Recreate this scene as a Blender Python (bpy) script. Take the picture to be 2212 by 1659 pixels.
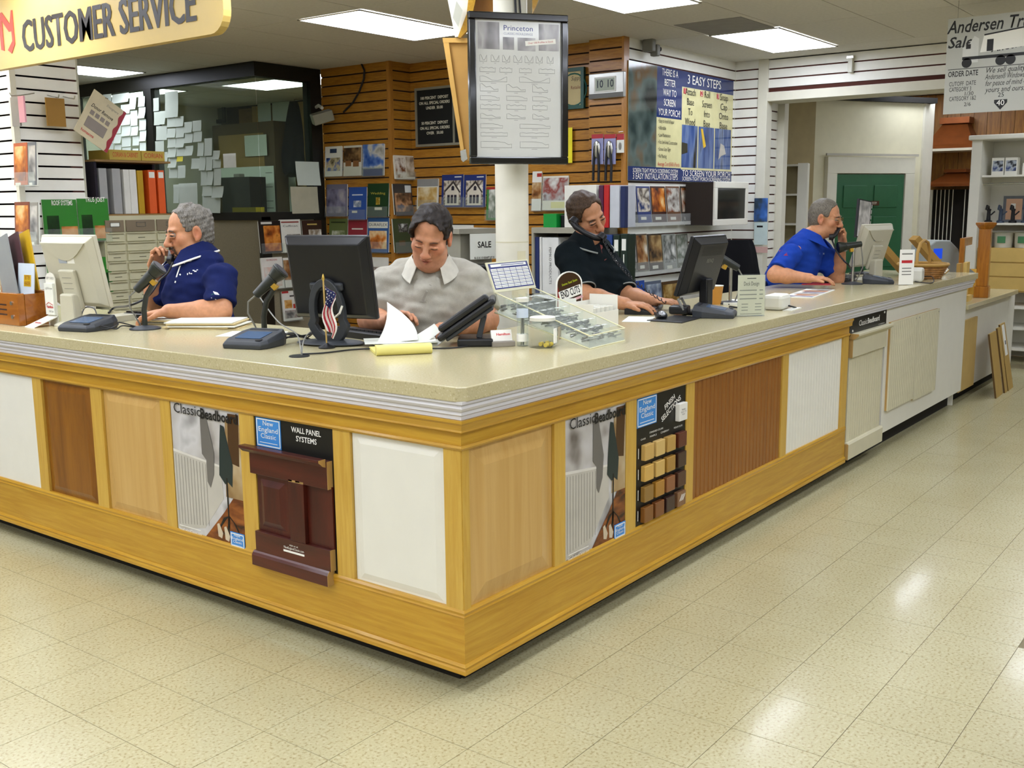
import bpy, math, random
import numpy as np
from mathutils import Matrix, Vector, Euler
random.seed(7)
for _o in list(bpy.data.objects): bpy.data.objects.remove(_o)
SC = bpy.context.scene
COL = SC.collection
PI = math.pi

# ---------------------------------------------------------------- camera
FPX, W, H = 2260.67, 2212.0, 1659.0
CAM = np.array([-2.6157, -2.1988, 1.684])
CR = np.array([[0.60272966, -0.79788757, -0.00961117],
               [0.78557579, 0.59545578, -0.16823522],
               [0.13995582, 0.09385006, 0.98570002]])      # right, forward, up
_cd = bpy.data.cameras.new('camera')
_cd.sensor_width = 36.0
_cd.lens = 36.0 * FPX / W
_cd.clip_start = 0.05
_cam = bpy.data.objects.new('camera', _cd)
_m = Matrix.Identity(4)
for _i in range(3):
    _m[_i][0] = CR[0][_i]; _m[_i][1] = CR[2][_i]; _m[_i][2] = -CR[1][_i]; _m[_i][3] = CAM[_i]
_cam.matrix_world = _m
COL.objects.link(_cam)
SC.camera = _cam

# ---------------------------------------------------------------- world and exposure
_w = bpy.data.worlds.new('world'); SC.world = _w
_w.use_nodes = True
_w.node_tree.nodes['Background'].inputs[0].default_value = (0.9, 0.95, 1.0, 1)
_w.node_tree.nodes['Background'].inputs[1].default_value = 0.04
SC.view_settings.view_transform = 'Standard'
SC.view_settings.look = 'None'
SC.view_settings.gamma = 1.0
SC.view_settings.use_curve_mapping = False
SC.view_settings.exposure = 0.0
LAMP = 11.5          # strength of every fluorescent troffer diffuser
LAMPC = (0.98, 1.045, 1.20)
CEIL = 3.0

# ---------------------------------------------------------------- measuring helpers
def ray(px, py):
    return CR.T @ np.array([(px - W / 2) / FPX, 1.0, -(py - H / 2) / FPX])
def P(px, py, **k):
    """world point seen at a pixel of the photograph on a real plane x=, y= or z= (metres)"""
    (a, v), = k.items(); i = 'xyz'.index(a); r = ray(px, py)
    return Vector(CAM + r * (v - CAM[i]) / r[i])
def J(px, py, d):
    """world point seen at a pixel at distance d along the view axis"""
    return Vector(CAM + ray(px, py) * d)

# ---------------------------------------------------------------- materials
def S(h):
    h = h.lstrip('#'); o = []
    for i in (0, 2, 4):
        c = int(h[i:i + 2], 16) / 255
        o.append(c / 12.92 if c <= 0.04045 else ((c + 0.055) / 1.055) ** 2.4)
    return tuple(o) + (1.0,)
MATS = {}
def _new(name):
    m = bpy.data.materials.new(name); m.use_nodes = True
    nt = m.node_tree; b = nt.nodes['Principled BSDF']
    return m, nt, b
def _set(b, rough=.5, metal=0, spec=.5, coat=0, trans=0, alpha=1, ior=1.45):
    b.inputs['Roughness'].default_value = rough
    b.inputs['Metallic'].default_value = metal
    b.inputs['Specular IOR Level'].default_value = spec
    b.inputs['Coat Weight'].default_value = coat
    b.inputs['Coat Roughness'].default_value = .08
    b.inputs['Transmission Weight'].default_value = trans
    b.inputs['Alpha'].default_value = alpha
    b.inputs['IOR'].default_value = ior
def _ramp(nt, stops):
    r = nt.nodes.new('ShaderNodeValToRGB'); e = r.color_ramp.elements
    while len(e) < len(stops): e.new(0.5)
    for i, (p, c) in enumerate(stops): e[i].position = p; e[i].color = c
    return r
def _coords(nt, scale, out='Object', rnd=False):
    tc = nt.nodes.new('ShaderNodeTexCoord'); mp = nt.nodes.new('ShaderNodeMapping')
    mp.inputs['Scale'].default_value = scale
    nt.links.new(tc.outputs[out], mp.inputs['Vector'])
    if rnd:
        oi = nt.nodes.new('ShaderNodeObjectInfo'); ml = nt.nodes.new('ShaderNodeMath'); ml.operation = 'MULTIPLY'
        ml.inputs[1].default_value = 1.7
        nt.links.new(oi.outputs['Random'], ml.inputs[0])
        cb = nt.nodes.new('ShaderNodeCombineXYZ')
        for i in range(3): nt.links.new(ml.outputs[0], cb.inputs[i])
        nt.links.new(cb.outputs[0], mp.inputs['Location'])
    return mp
def mat(name, col='#888888', rough=.5, metal=0, spec=.5, coat=0, trans=0, alpha=1, var=.06, nscale=9.0, bump=0, bscale=None, emit=0):
    if name in MATS: return MATS[name]
    m, nt, b = _new(name); _set(b, rough, metal, spec, coat, trans, alpha)
    c = S(col) if isinstance(col, str) else col
    lo = tuple(max(0, x * (1 - var)) for x in c[:3]) + (1,); hi = tuple(min(1, x * (1 + var)) for x in c[:3]) + (1,)
    mp = _coords(nt, (nscale,) * 3)
    n = nt.nodes.new('ShaderNodeTexNoise'); n.inputs['Scale'].default_value = 1.0; n.inputs['Detail'].default_value = 3
    nt.links.new(mp.outputs[0], n.inputs['Vector'])
    r = _ramp(nt, [(.3, lo), (.7, hi)]); nt.links.new(n.outputs['Fac'], r.inputs[0])
    nt.links.new(r.outputs[0], b.inputs['Base Color'])
    if emit:
        b.inputs['Emission Color'].default_value = c; b.inputs['Emission Strength'].default_value = emit
    if bump:
        n2 = nt.nodes.new('ShaderNodeTexNoise'); n2.inputs['Scale'].default_value = bscale or 60; n2.inputs['Detail'].default_value = 2
        tc = nt.nodes.new('ShaderNodeTexCoord'); nt.links.new(tc.outputs['Object'], n2.inputs['Vector'])
        bp = nt.nodes.new('ShaderNodeBump'); bp.inputs['Strength'].default_value = bump; bp.inputs['Distance'].default_value = .01
        nt.links.new(n2.outputs['Fac'], bp.inputs['Height']); nt.links.new(bp.outputs[0], b.inputs['Normal'])
    MATS[name] = m; return m
def wood(name, c1, c2, scale=(1.5, 14, 14), rough=.4, coat=.15, rnd=True, contrast=(.3, .7)):
    """wood grain: noise stretched along the grain (small number = along)"""
    if name in MATS: return MATS[name]
    m, nt, b = _new(name); _set(b, rough, coat=coat)
    mp = _coords(nt, scale, rnd=rnd)
    n = nt.nodes.new('ShaderNodeTexNoise'); n.inputs['Scale'].default_value = 1.5; n.inputs['Detail'].default_value = 6; n.inputs['Roughness'].default_value = .62
    n.inputs['Distortion'].default_value = .6
    nt.links.new(mp.outputs[0], n.inputs['Vector'])
    r = _ramp(nt, [(contrast[0], S(c1)), (contrast[1], S(c2))]); nt.links.new(n.outputs['Fac'], r.inputs[0])
    nt.links.new(r.outputs[0], b.inputs['Base Color'])
    bp = nt.nodes.new('ShaderNodeBump'); bp.inputs['Strength'].default_value = .06; bp.inputs['Distance'].default_value = .01
    nt.links.new(n.outputs['Fac'], bp.inputs['Height']); nt.links.new(bp.outputs[0], b.inputs['Normal'])
    MATS[name] = m; return m
def photo(name, cols, scale=6.0, rough=.25, seed=0, stretch=(1, 1, 1), spec=.5):
    """printed picture: blotches of a few colours"""
    if name in MATS: return MATS[name]
    m, nt, b = _new(name); _set(b, rough, spec=spec)
    mp = _coords(nt, tuple(scale * s for s in stretch)); mp.inputs['Location'].default_value = (seed * 3.7, seed * 1.3, seed * 2.1)
    n = nt.nodes.new('ShaderNodeTexNoise'); n.inputs['Scale'].default_value = 1.0; n.inputs['Detail'].default_value = 2.5
    nt.links.new(mp.outputs[0], n.inputs['Vector'])
    k = len(cols); st = [(.3 + .4 * i / max(1, k - 1), S(c)) for i, c in enumerate(cols)]
    r = _ramp(nt, st); nt.links.new(n.outputs['Fac'], r.inputs[0]); nt.links.new(r.outputs[0], b.inputs['Base Color'])
    MATS[name] = m; return m
def speckle(name, base, dark, light, scale=90.0, rough=.3, coat=0, big=None, thr=(.36, .44, .58, .66), world=False):
    if name in MATS: return MATS[name]
    m, nt, b = _new(name); _set(b, rough, coat=coat)
    mp = _coords(nt, (1, 1, 1))
    if world:
        ge = nt.nodes.new('ShaderNodeNewGeometry'); nt.links.new(ge.outputs['Position'], mp.inputs['Vector'])
    n = nt.nodes.new('ShaderNodeTexNoise'); n.inputs['Scale'].default_value = scale; n.inputs['Detail'].default_value = 2
    nt.links.new(mp.outputs[0], n.inputs['Vector'])
    r = _ramp(nt, [(thr[0], S(dark)), (thr[1], S(base)), (thr[2], S(base)), (thr[3], S(light))])
    nt.links.new(n.outputs['Fac'], r.inputs[0])
    if big:
        n2 = nt.nodes.new('ShaderNodeTexNoise'); n2.inputs['Scale'].default_value = 2.2; n2.inputs['Detail'].default_value = 3
        nt.links.new(mp.outputs[0], n2.inputs['Vector'])
        mx = nt.nodes.new('ShaderNodeMix'); mx.data_type = 'RGBA'; mx.blend_type = 'MULTIPLY'; mx.inputs[0].default_value = 1
        r2 = _ramp(nt, [(.15, S(big)), (.85, (1, 1, 1, 1))]); nt.links.new(n2.outputs['Fac'], r2.inputs[0])
        nt.links.new(r.outputs[0], mx.inputs[6]); nt.links.new(r2.outputs[0], mx.inputs[7]); nt.links.new(mx.outputs[2], b.inputs['Base Color'])
    else:
        nt.links.new(r.outputs[0], b.inputs['Base Color'])
    MATS[name] = m; return m
def glassmat(name, tint='#e8f2ec', alpha=.12, rough=.03, spec=.5):
    """thin clear sheet: mostly see-through with a mirror-like sheen"""
    if name in MATS: return MATS[name]
    m = bpy.data.materials.new(name); m.use_nodes = True; nt = m.node_tree
    for n in list(nt.nodes): nt.nodes.remove(n)
    out = nt.nodes.new('ShaderNodeOutputMaterial'); mx = nt.nodes.new('ShaderNodeMixShader')
    tr = nt.nodes.new('ShaderNodeBsdfTransparent'); tr.inputs[0].default_value = S(tint)
    pb = nt.nodes.new('ShaderNodeBsdfPrincipled'); pb.inputs['Base Color'].default_value = S(tint); _set(pb, rough, spec=spec)
    fr = nt.nodes.new('ShaderNodeLayerWeight'); fr.inputs[0].default_value = .5
    pw = nt.nodes.new('ShaderNodeMath'); pw.operation = 'POWER'; pw.inputs[1].default_value = 4.0
    nt.links.new(fr.outputs['Facing'], pw.inputs[0])
    mr = nt.nodes.new('ShaderNodeMath'); mr.operation = 'MULTIPLY_ADD'; mr.inputs[1].default_value = .6; mr.inputs[2].default_value = alpha; mr.use_clamp = True
    nt.links.new(pw.outputs[0], mr.inputs[0]); nt.links.new(mr.outputs[0], mx.inputs[0])
    nt.links.new(tr.outputs[0], mx.inputs[1]); nt.links.new(pb.outputs[0], mx.inputs[2]); nt.links.new(mx.outputs[0], out.inputs[0])
    MATS[name] = m; return m

# ---------------------------------------------------------------- mesh builder
class MB:
    def __init__(s): s.v = []; s.f = []; s.M = None
    def _add(s, vs, fs):
        o = len(s.v)
        if s.M is not None: vs = [s.M @ Vector(p) for p in vs]
        s.v += [tuple(p) for p in vs]; s.f += [tuple(i + o for i in f) for f in fs]
        return s
    def at(s, loc=(0, 0, 0), rot=(0, 0, 0)):
        s.M = Matrix.Translation(loc) @ Euler(rot).to_matrix().to_4x4(); return s
    def box(s, x0, x1, y0, y1, z0, z1):
        v = [(x, y, z) for z in (z0, z1) for y in (y0, y1) for x in (x0, x1)]
        return s._add(v, [(0, 2, 3, 1), (4, 5, 7, 6), (0, 1, 5, 4), (2, 6, 7, 3), (0, 4, 6, 2), (1, 3, 7, 5)])
    def cyl(s, p0, p1, r0, r1=None, n=16, cap=True):
        r1 = r0 if r1 is None else r1
        p0 = Vector(p0); p1 = Vector(p1); d = (p1 - p0).normalized()
        a = d.orthogonal().normalized(); b = d.cross(a); v = []
        for p, r in ((p0, r0), (p1, r1)):
            for i in range(n):
                t = 2 * PI * i / n; v.append(p + a * (r * math.cos(t)) + b * (r * math.sin(t)))
        f = [(i, (i + 1) % n, n + (i + 1) % n, n + i) for i in range(n)]
        if cap: f += [tuple(range(n - 1, -1, -1)), tuple(range(n, 2 * n))]
        return s._add(v, f)
    def tube(s, pts, r, n=6, cap=True):
        pts = [Vector(p) for p in pts]; v = []; f = []; a = None
        for i, p in enumerate(pts):
            d = (pts[min(i + 1, len(pts) - 1)] - pts[max(i - 1, 0)])
            d = d.normalized() if d.length > 1e-9 else Vector((0, 0, 1))
            if a is None: a = d.orthogonal().normalized()
            else:
                a = a - d * a.dot(d); a = a.normalized() if a.length > 1e-6 else d.orthogonal().normalized()
            b = d.cross(a); rr = r[i] if isinstance(r, (list, tuple)) else r
            for k in range(n):
                t = 2 * PI * k / n; v.append(p + a * (rr * math.cos(t)) + b * (rr * math.sin(t)))
        for i in range(len(pts) - 1):
            for k in range(n):
                f.append((i * n + k, i * n + (k + 1) % n, (i + 1) * n + (k + 1) % n, (i + 1) * n + k))
        if cap: f += [tuple(range(n - 1, -1, -1)), tuple((len(pts) - 1) * n + k for k in range(n))]
        return s._add(v, f)
    def lathe(s, prof, n=24, c=(0, 0, 0)):
        v = []; f = []
        for r, z in prof:
            for i in range(n):
                t = 2 * PI * i / n; v.append((c[0] + r * math.cos(t), c[1] + r * math.sin(t), c[2] + z))
        for j in range(len(prof) - 1):
            for i in range(n): f.append((j * n + i, j * n + (i + 1) % n, (j + 1) * n + (i + 1) % n, (j + 1) * n + i))
        f += [tuple(range(n - 1, -1, -1)), tuple((len(prof) - 1) * n + i for i in range(n))]
        return s._add(v, f)
    def prism(s, poly, axis, a0, a1):
        """poly = 2-D outline; axis 'x': (y,z), 'y': (x,z), 'z': (x,y)"""
        def mk(p, a): return {'x': (a, p[0], p[1]), 'y': (p[0], a, p[1]), 'z': (p[0], p[1], a)}[axis]
        n = len(poly); v = [mk(p, a0) for p in poly] + [mk(p, a1) for p in poly]
        f = [(i, (i + 1) % n, n + (i + 1) % n, n + i) for i in range(n)] + [tuple(range(n - 1, -1, -1)), tuple(range(n, 2 * n))]
        return s._add(v, f)
    def ell(s, c, r, nu=16, nv=10):
        v = [(c[0], c[1], c[2] - r[2])]; f = []
        for j in range(1, nv):
            t = -PI / 2 + PI * j / nv
            for i in range(nu):
                u = 2 * PI * i / nu
                v.append((c[0] + r[0] * math.cos(t) * math.cos(u), c[1] + r[1] * math.cos(t) * math.sin(u), c[2] + r[2] * math.sin(t)))
        v.append((c[0], c[1], c[2] + r[2])); L = len(v) - 1
        for i in range(nu):
            f.append((0, 1 + (i + 1) % nu, 1 + i)); f.append((L, L - nu + i, L - nu + (i + 1) % nu))
        for j in range(nv - 2):
            for i in range(nu):
                a = 1 + j * nu; f.append((a + i, a + (i + 1) % nu, a + nu + (i + 1) % nu, a + nu + i))
        return s._add(v, f)
    def sheet(s, fn, nu=8, nv=8, t=.0006):
        """thin curved sheet: fn(u,v)->point, closed with a small thickness along z"""
        v = []; f = []; n = (nu + 1) * (nv + 1)
        for o in (0, -t):
            for j in range(nv + 1):
                for i in range(nu + 1):
                    p = Vector(fn(i / nu, j / nv)); v.append((p.x, p.y + o * .5, p.z + o))
        for j in range(nv):
            for i in range(nu):
                a = j * (nu + 1) + i; b = a + nu + 1
                f.append((a, a + 1, b + 1, b)); f.append((n + a, n + b, n + b + 1, n + a + 1))
        ed = [i for i in range(nu + 1)] + [j * (nu + 1) + nu for j in range(1, nv + 1)] + [nv * (nu + 1) + i for i in range(nu - 1, -1, -1)] + [j * (nu + 1) for j in range(nv - 1, 0, -1)]
        for k in range(len(ed)):
            a, b = ed[k], ed[(k + 1) % len(ed)]; f.append((a, n + a, n + b, b))
        return s._add(v, f)
    def mesh(s, name):
        me = bpy.data.meshes.new(name); me.from_pydata(s.v, [], s.f); me.update(); return me
    def build(s, name, m, parent=None, bevel=0, smooth=False, seg=2, sub=0):
        me = s.mesh(name); me.materials.append(m)
        o = bpy.data.objects.new(name, me); COL.objects.link(o)
        if parent is not None: o.parent = parent
        finish(o, bevel, smooth, seg, sub)
        return o
def finish(o, bevel=0, smooth=False, seg=2, sub=0):
    me = o.data
    if smooth:
        for p in me.polygons: p.use_smooth = True
        me.set_sharp_from_angle(angle=math.radians(38 if smooth is True else smooth))
    if bevel:
        b = o.modifiers.new('bevel', 'BEVEL'); b.width = bevel; b.segments = seg; b.limit_method = 'ANGLE'; b.angle_limit = math.radians(40)
        b.harden_normals = False
    if sub:
        d = o.modifiers.new('sub', 'SUBSURF'); d.levels = sub; d.render_levels = sub
def tag(o, label, cat, group=None, kind=None):
    o['label'] = label; o['category'] = cat
    if group: o['group'] = group
    if kind: o['kind'] = kind
    return o
def thing(name, label, cat, loc=(0, 0, 0), rz=0.0, group=None, rot=None):
    o = bpy.data.objects.new(name, None); COL.objects.link(o); o.empty_display_size = .05
    o.location = loc; o.rotation_euler = rot if rot else (0, 0, rz)
    return tag(o, label, cat, group)
def struct(o):
    o['kind'] = 'structure'; return o
def bx(name, m, parent, x0, x1, y0, y1, z0, z1, bevel=0):
    return MB().box(min(x0, x1), max(x0, x1), min(y0, y1), max(y0, y1), min(z0, z1), max(z0, z1)).build(name, m, parent, bevel)
def copy_tree(o, parent=None):
    c = o.copy(); COL.objects.link(c); c.parent = parent
    for ch in list(o.children): copy_tree(ch, c)
    return c
_txt = {}
def text(body, size, m, parent, loc, name='lettering', w=None, align='CENTER', bold=0, shear=0, rot=(PI / 2, 0, 0), xs=1.0, space=1.0, lead=1.0, ext=0):
    """flat printed lettering; faces local -y; w = wanted width in metres"""
    cu = bpy.data.curves.new('t', 'FONT'); cu.body = body; cu.size = size; cu.align_x = align; cu.align_y = 'CENTER'
    cu.offset = bold; cu.shear = shear; cu.resolution_u = 2; cu.space_character = space; cu.space_line = lead; cu.extrude = ext
    to = bpy.data.objects.new('t', cu); COL.objects.link(to)
    dg = bpy.context.evaluated_depsgraph_get(); dg.update()
    me = bpy.data.meshes.new_from_object(to.evaluated_get(dg))
    bpy.data.objects.remove(to); bpy.data.curves.remove(cu)
    if w and len(me.vertices):
        xx = [v.co.x for v in me.vertices]; ww = max(xx) - min(xx)
        xs = w / ww if ww > 0 else 1
    R = Euler(rot).to_matrix().to_4x4(); me.transform(R @ Matrix.Diagonal((xs, 1, 1, 1)))
    me.materials.clear(); me.materials.append(m)
    o = bpy.data.objects.new(name, me); me.name = name; COL.objects.link(o)
    o.parent = parent; o.location = loc
    return o
RZL = -PI / 2       # local front (-y) turned to face the left wing's customers (-x)
# ================================================================ setting
def proj(p):
    q = CR @ (np.array(p, float) - CAM)
    return (W / 2 + FPX * q[0] / q[1], H / 2 - FPX * q[2] / q[1], q[1]) if q[1] > .1 else (-9999, -9999, q[1])
def seen(p, m=60):
    a, b, d = proj(p); return d > .1 and -m < a < W + m and -m < b < H + m

m_tile = speckle('vinyl floor tile', '#b8b18c', '#a1966f', '#c1b998', scale=95, rough=.26, coat=.15, big='#f0ece2', world=True)
m_floor = speckle('vinyl floor base', '#b8b18c', '#a1966f', '#c1b998', scale=95, rough=.26, coat=.15, big='#f0ece2', world=True)
m_joint = mat('floor joint grime', '#7a7052', .7)
m_ceil = mat('ceiling tile face', '#dedacf', .95, spec=.1, var=.04, nscale=40, bump=.15, bscale=160)
m_tbar = mat('ceiling grid bar', '#b5b0a2', .6)
m_white = mat('white painted wall', '#d9d5c3', .6, var=.03)
m_cream = mat('cream painted wall', '#d8d2b4', .7, var=.03)
m_tan = mat('tan fabric panel', '#8a8068', .95, spec=.1, var=.08, nscale=120)
m_slatw = mat('white slatwall laminate', '#eeece2', .45, var=.03)
m_groove = mat('slatwall groove brown', '#4a1f14', .8)
m_slato = wood('honey wood slatwall', '#8f5a12', '#b8822a', (5, 5, 60), .45, .1)
m_grooveo = mat('slatwall groove dark', '#2b1706', .9)
m_black = mat('black anodised frame', '#16150f', .45, var=.1)
m_lamp = None
def lampmat():
    m, nt, b = _new('fluorescent diffuser'); b.inputs['Base Color'].default_value = (.9, .9, .85, 1)
    b.inputs['Emission Color'].default_value = LAMPC + (1,); b.inputs['Emission Strength'].default_value = LAMP
    return m
m_lamp = lampmat()

# floor with single tiles
TS = .3048
fl = struct(MB().box(-9, 15, -10, 13, -.06, -.004).build('floor', m_floor))
jt = MB().box(-3, 9.2, -3.2, 6, -.0039, -.0022).build('joint_bed', m_joint, fl)
_tm = MB().box(.0011, TS - .0011, .0011, TS - .0011, -.0022, 0).mesh('floor_tile'); _tm.materials.append(m_tile)
cand = []
for i in range(-10, 32):
    for j in range(-12, 20):
        x = .03 + i * TS; y = -.235 + j * TS
        cx, cy = x + TS / 2, y + TS / 2
        if cx > .35 and cy > .35 and cx < 6.2: continue
        if not seen((cx, cy, 0), 90) or cx > 9 or cy > 5.8: continue
        d = proj((cx, cy, 0))[2]
        cand.append((d, x, y))
cand.sort()
for d, x, y in cand[:300]:
    o = bpy.data.objects.new('floor_tile', _tm); COL.objects.link(o); o.parent = fl; o.location = (x, y, random.uniform(-.0003, .0002))
_rest = MB()
for d, x, y in cand[300:]: _rest.box(x + .0007, x + TS - .0007, y + .0007, y + TS - .0007, -.0022, 0)
if _rest.v:
    o = _rest.build('floor_tile_far', m_tile, fl); o['kind'] = 'stuff'

# ceiling with single lay-in tiles
ce = struct(MB().box(-9, 15, -10, 13, CEIL + .006, CEIL + .08).build('ceiling', m_tbar))
CXP, CYP, CX0, CY0 = 1.26, .63, 2.67, 1.15
LIGHTS = []     # (x0,x1,y0,y1)
vis = {'l1': (2.67, 3.90, 3.07, 3.69), 'l2': (2.70, 3.95, 1.17, 1.77), 'l3': (5.24, 6.48, 1.17, 1.76), 'of': (4.85, 5.5, 5.82, 7.4),
       'lf': (2.44, 3.68, 7.02, 7.62), 'fr': (9.4, 10.66, 1.17, 1.78), 'of2': (4.35, 4.95, 8.1, 9.3)}
for i in range(-7, 9):
    for j in range(-9, 15):
        x = CX0 + i * CXP; y = CY0 + j * CYP
        if any(abs(x + CXP / 2 - (a + b) / 2) < .66 and abs(y + CYP / 2 - (c + d) / 2) < .34 for (a, b, c, d) in (vis['l1'], vis['l2'], vis['l3'])): continue
        if not seen((x + .6, y + .3, CEIL), 160) or x > 6.3: continue
        MB().box(x + .004, x + CXP - .004, y + .004, y + CYP - .004, CEIL - .0005, CEIL + .006).build('ceiling_tile', m_ceil, ce)
MB().box(-9, 2.67 - 2 * 1.26, -10, 13, CEIL, CEIL + .006).build('ceiling_field', m_ceil, ce)
MB().box(CX0 + 4 * CXP - 1.26 + .004, 15, -10, 13, CEIL, CEIL + .006).build('ceiling_field', m_ceil, ce)
MB().box(2.67 - 2 * 1.26, 6.45, -10, -1.5, CEIL, CEIL + .006).build('ceiling_field', m_ceil, ce)
MB().box(.15, 6.45, 9.5, 13, CEIL, CEIL + .006).build('ceiling_field', m_ceil, ce)
# one ceiling tile replaced by a grey filler next to the right lamp
MB().box(4.62, 5.22, 1.2, 1.74, CEIL - .004, CEIL - .0006).build('grey_ceiling_tile', mat('grey ceiling filler', '#96928a', .8), ce)

def troffer(x0, x1, y0, y1, label, z=CEIL, group=None):
    t = thing('ceiling_light', label, 'ceiling light', ((x0 + x1) / 2, (y0 + y1) / 2, z), 0, group)
    a, b = (x1 - x0) / 2, (y1 - y0) / 2
    MB().box(-a + .012, a - .012, -b + .012, b - .012, -.006, -.002).build('diffuser', m_lamp, t)
    f = MB(); f.box(-a, a, -b, -b + .012, -.008, 0).box(-a, a, b - .012, b, -.008, 0).box(-a, -a + .012, -b, b, -.008, 0).box(a - .012, a, -b, b, -.008, 0)
    f.build('frame', m_tbar, t)
    return t
troffer(*vis['l1'], 'long fluorescent ceiling light left of the hanging molding frame')
troffer(*vis['l2'], 'fluorescent ceiling light cut by the top edge right of the white pole')
troffer(*vis['l3'], 'fluorescent ceiling light above the porch screening poster')
troffer(*vis['of'], 'bright fluorescent light inside the glass office')
troffer(*vis['lf'], 'fluorescent light tip showing beside the white slatwall pillar')
troffer(*vis['fr'], 'far fluorescent light beyond the slatwall header')
troffer(*vis['of2'], 'fluorescent light deep in the office behind the taped papers')
for lx in (-7.41, -4.89, -2.37, .15, 2.67):
    for ly in (-6.38, -4.49, -2.60, -.71, 1.18, 3.07, 4.96):
        if lx > 2 and ly > -1: continue
        if lx > -.1 and ly < -6: continue
        troffer(lx, lx + 1.22, ly, ly + .6, 'unseen fluorescent ceiling light, in a set mostly added to brighten back and pillar', group='shop floor ceiling lights')
for (lx, ly) in ((2.67, -.71), (9.4, -2.6), (5.19, -2.6), (7.5, -.75), (9.4, -.75), (-1.11, 3.07), (-1.11, 4.96)):  # the last four are unseen lights added to brighten restroom area and left pillar
    troffer(lx, lx + 1.22, ly, ly + .6, 'unseen fluorescent ceiling light, in a set mostly added to brighten back and pillar', group='shop floor ceiling lights')

# outer shell of the shop
struct(MB().box(-9.1, -9, -10, 13, 0, CEIL).build('wall_front', m_white))
struct(MB().box(-9, 15, -10.1, -10, 0, CEIL).build('wall_right', m_white))
struct(MB().box(-9, 15, 13, 13.1, 0, CEIL).build('wall_left', m_white))
struct(MB().box(15, 15.1, -10, 13, 0, CEIL).build('wall_back', m_cream))

# slatwall sections
PITCH = .0878
def slatwall(name, axis, plane, a0, a1, z0, z1, white=True, thick=.25, pitch=PITCH):
    ms, mg = (m_slatw, m_groove) if white else (m_slato, m_grooveo)
    a0, a1 = min(a0, a1), max(a0, a1)
    def bxx(mb, p0, p1, u0, u1, w0, w1):
        return mb.box(p0, p1, u0, u1, w0, w1) if axis == 'x' else mb.box(u0, u1, p0, p1, w0, w1)
    b = struct(bxx(MB(), plane + .012, plane + thick, a0, a1, z0, z1).build(name, mg))
    z = z1; g = .013
    while z > z0 + .03:
        lo = max(z - pitch + g, z0)
        bxx(MB(), plane, plane + .0125, a0, a1, lo, z).build('slat', ms, b)
        z -= pitch
    return b
XW1, YR, XW2, YS, XH = 4.65, 4.68, 4.92, 2.30, 6.88
slatwall('wall_back_wood_1', 'x', XW1, YR + .001, 5.598, .05, CEIL, False, .9)
slatwall('wall_back_wood_2', 'y', YR, XW1 + .0005, XW2 + .3, .05, CEIL, False)
slatwall('wall_back_wood_3', 'x', XW2, 2.63, YR - .001, .05, CEIL, False)
slatwall('wall_back_wood_4', 'x', XW2 - .09, 2.31, 2.625, .05, CEIL, False, .3)
struct(bx('trim_1', wood('honey wood trim', '#9a6420', '#b98032', (30, 30, 3), .4), None, XW1 - .012, XW1 + .03, YR - .006, YR + .035, .05, CEIL))
struct(bx('trim_2', MATS['honey wood trim'], None, XW2 - .1, XW2 - .02, YS - .012, YS + .008, .05, CEIL))
slatwall('wall_back_white_1', 'y', YS, XW2 - .02, XH + .012, .05, CEIL, True)
slatwall('wall_back_white_2', 'x', XH, 2.06, YS - .0005, .05, CEIL, True, .12)
# slatwall header carried over the wide opening
hd = slatwall('wall_back_header', 'x', XH, -2.2, 2.0, 2.70, CEIL - .01, True, .35)
bx('fascia', m_white, hd, XH - .012, XH + .35, -2.2, 2.0, 2.62, 2.70)
struct(bx('trim_3', m_white, None, XH - .02, XH + .10, 1.965, 2.06, 0, CEIL, .004))
slatwall('wall_back_return', 'y', 2.05, XH + .11, 7.32, .05, 2.9, True, .15)
struct(bx('trim_4', m_white, None, 7.32, 7.42, 1.98, 2.2, 0, 2.72, .004))
struct(bx('trim_5', m_white, None, XH - .02, XH + .3, -2.35, -2.2, 0, CEIL, .004))
struct(bx('wall_back_inner', m_cream, None, 7.42, 15, 2.75, 2.9, 0, CEIL))

# stepped white slatwall pillar on the left
PX0, PX1, PY = 1.27, 1.76, 5.06
slatwall('wall_left_pillar_1', 'y', PY, PX0 + .012, PX1, .05, 2.95, True, .42)
slatwall('wall_left_pillar_2', 'x', PX0, PY + .012, 5.47, .05, 2.95, True, .4)
slatwall('wall_left_pillar_3', 'y', 5.47, -.6, PX0 - .001, .05, 2.95, True, .2)
struct(bx('trim_6', m_white, None, PX0 - .02, PX0 + .022, PY - .018, PY + .02, 0, 2.96))
struct(bx('trim_7', mat('pillar edge strip', '#b9b8a6', .5), None, PX1, PX1 + .012, PY - .004, PY + .43, 0, 2.96))

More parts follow.
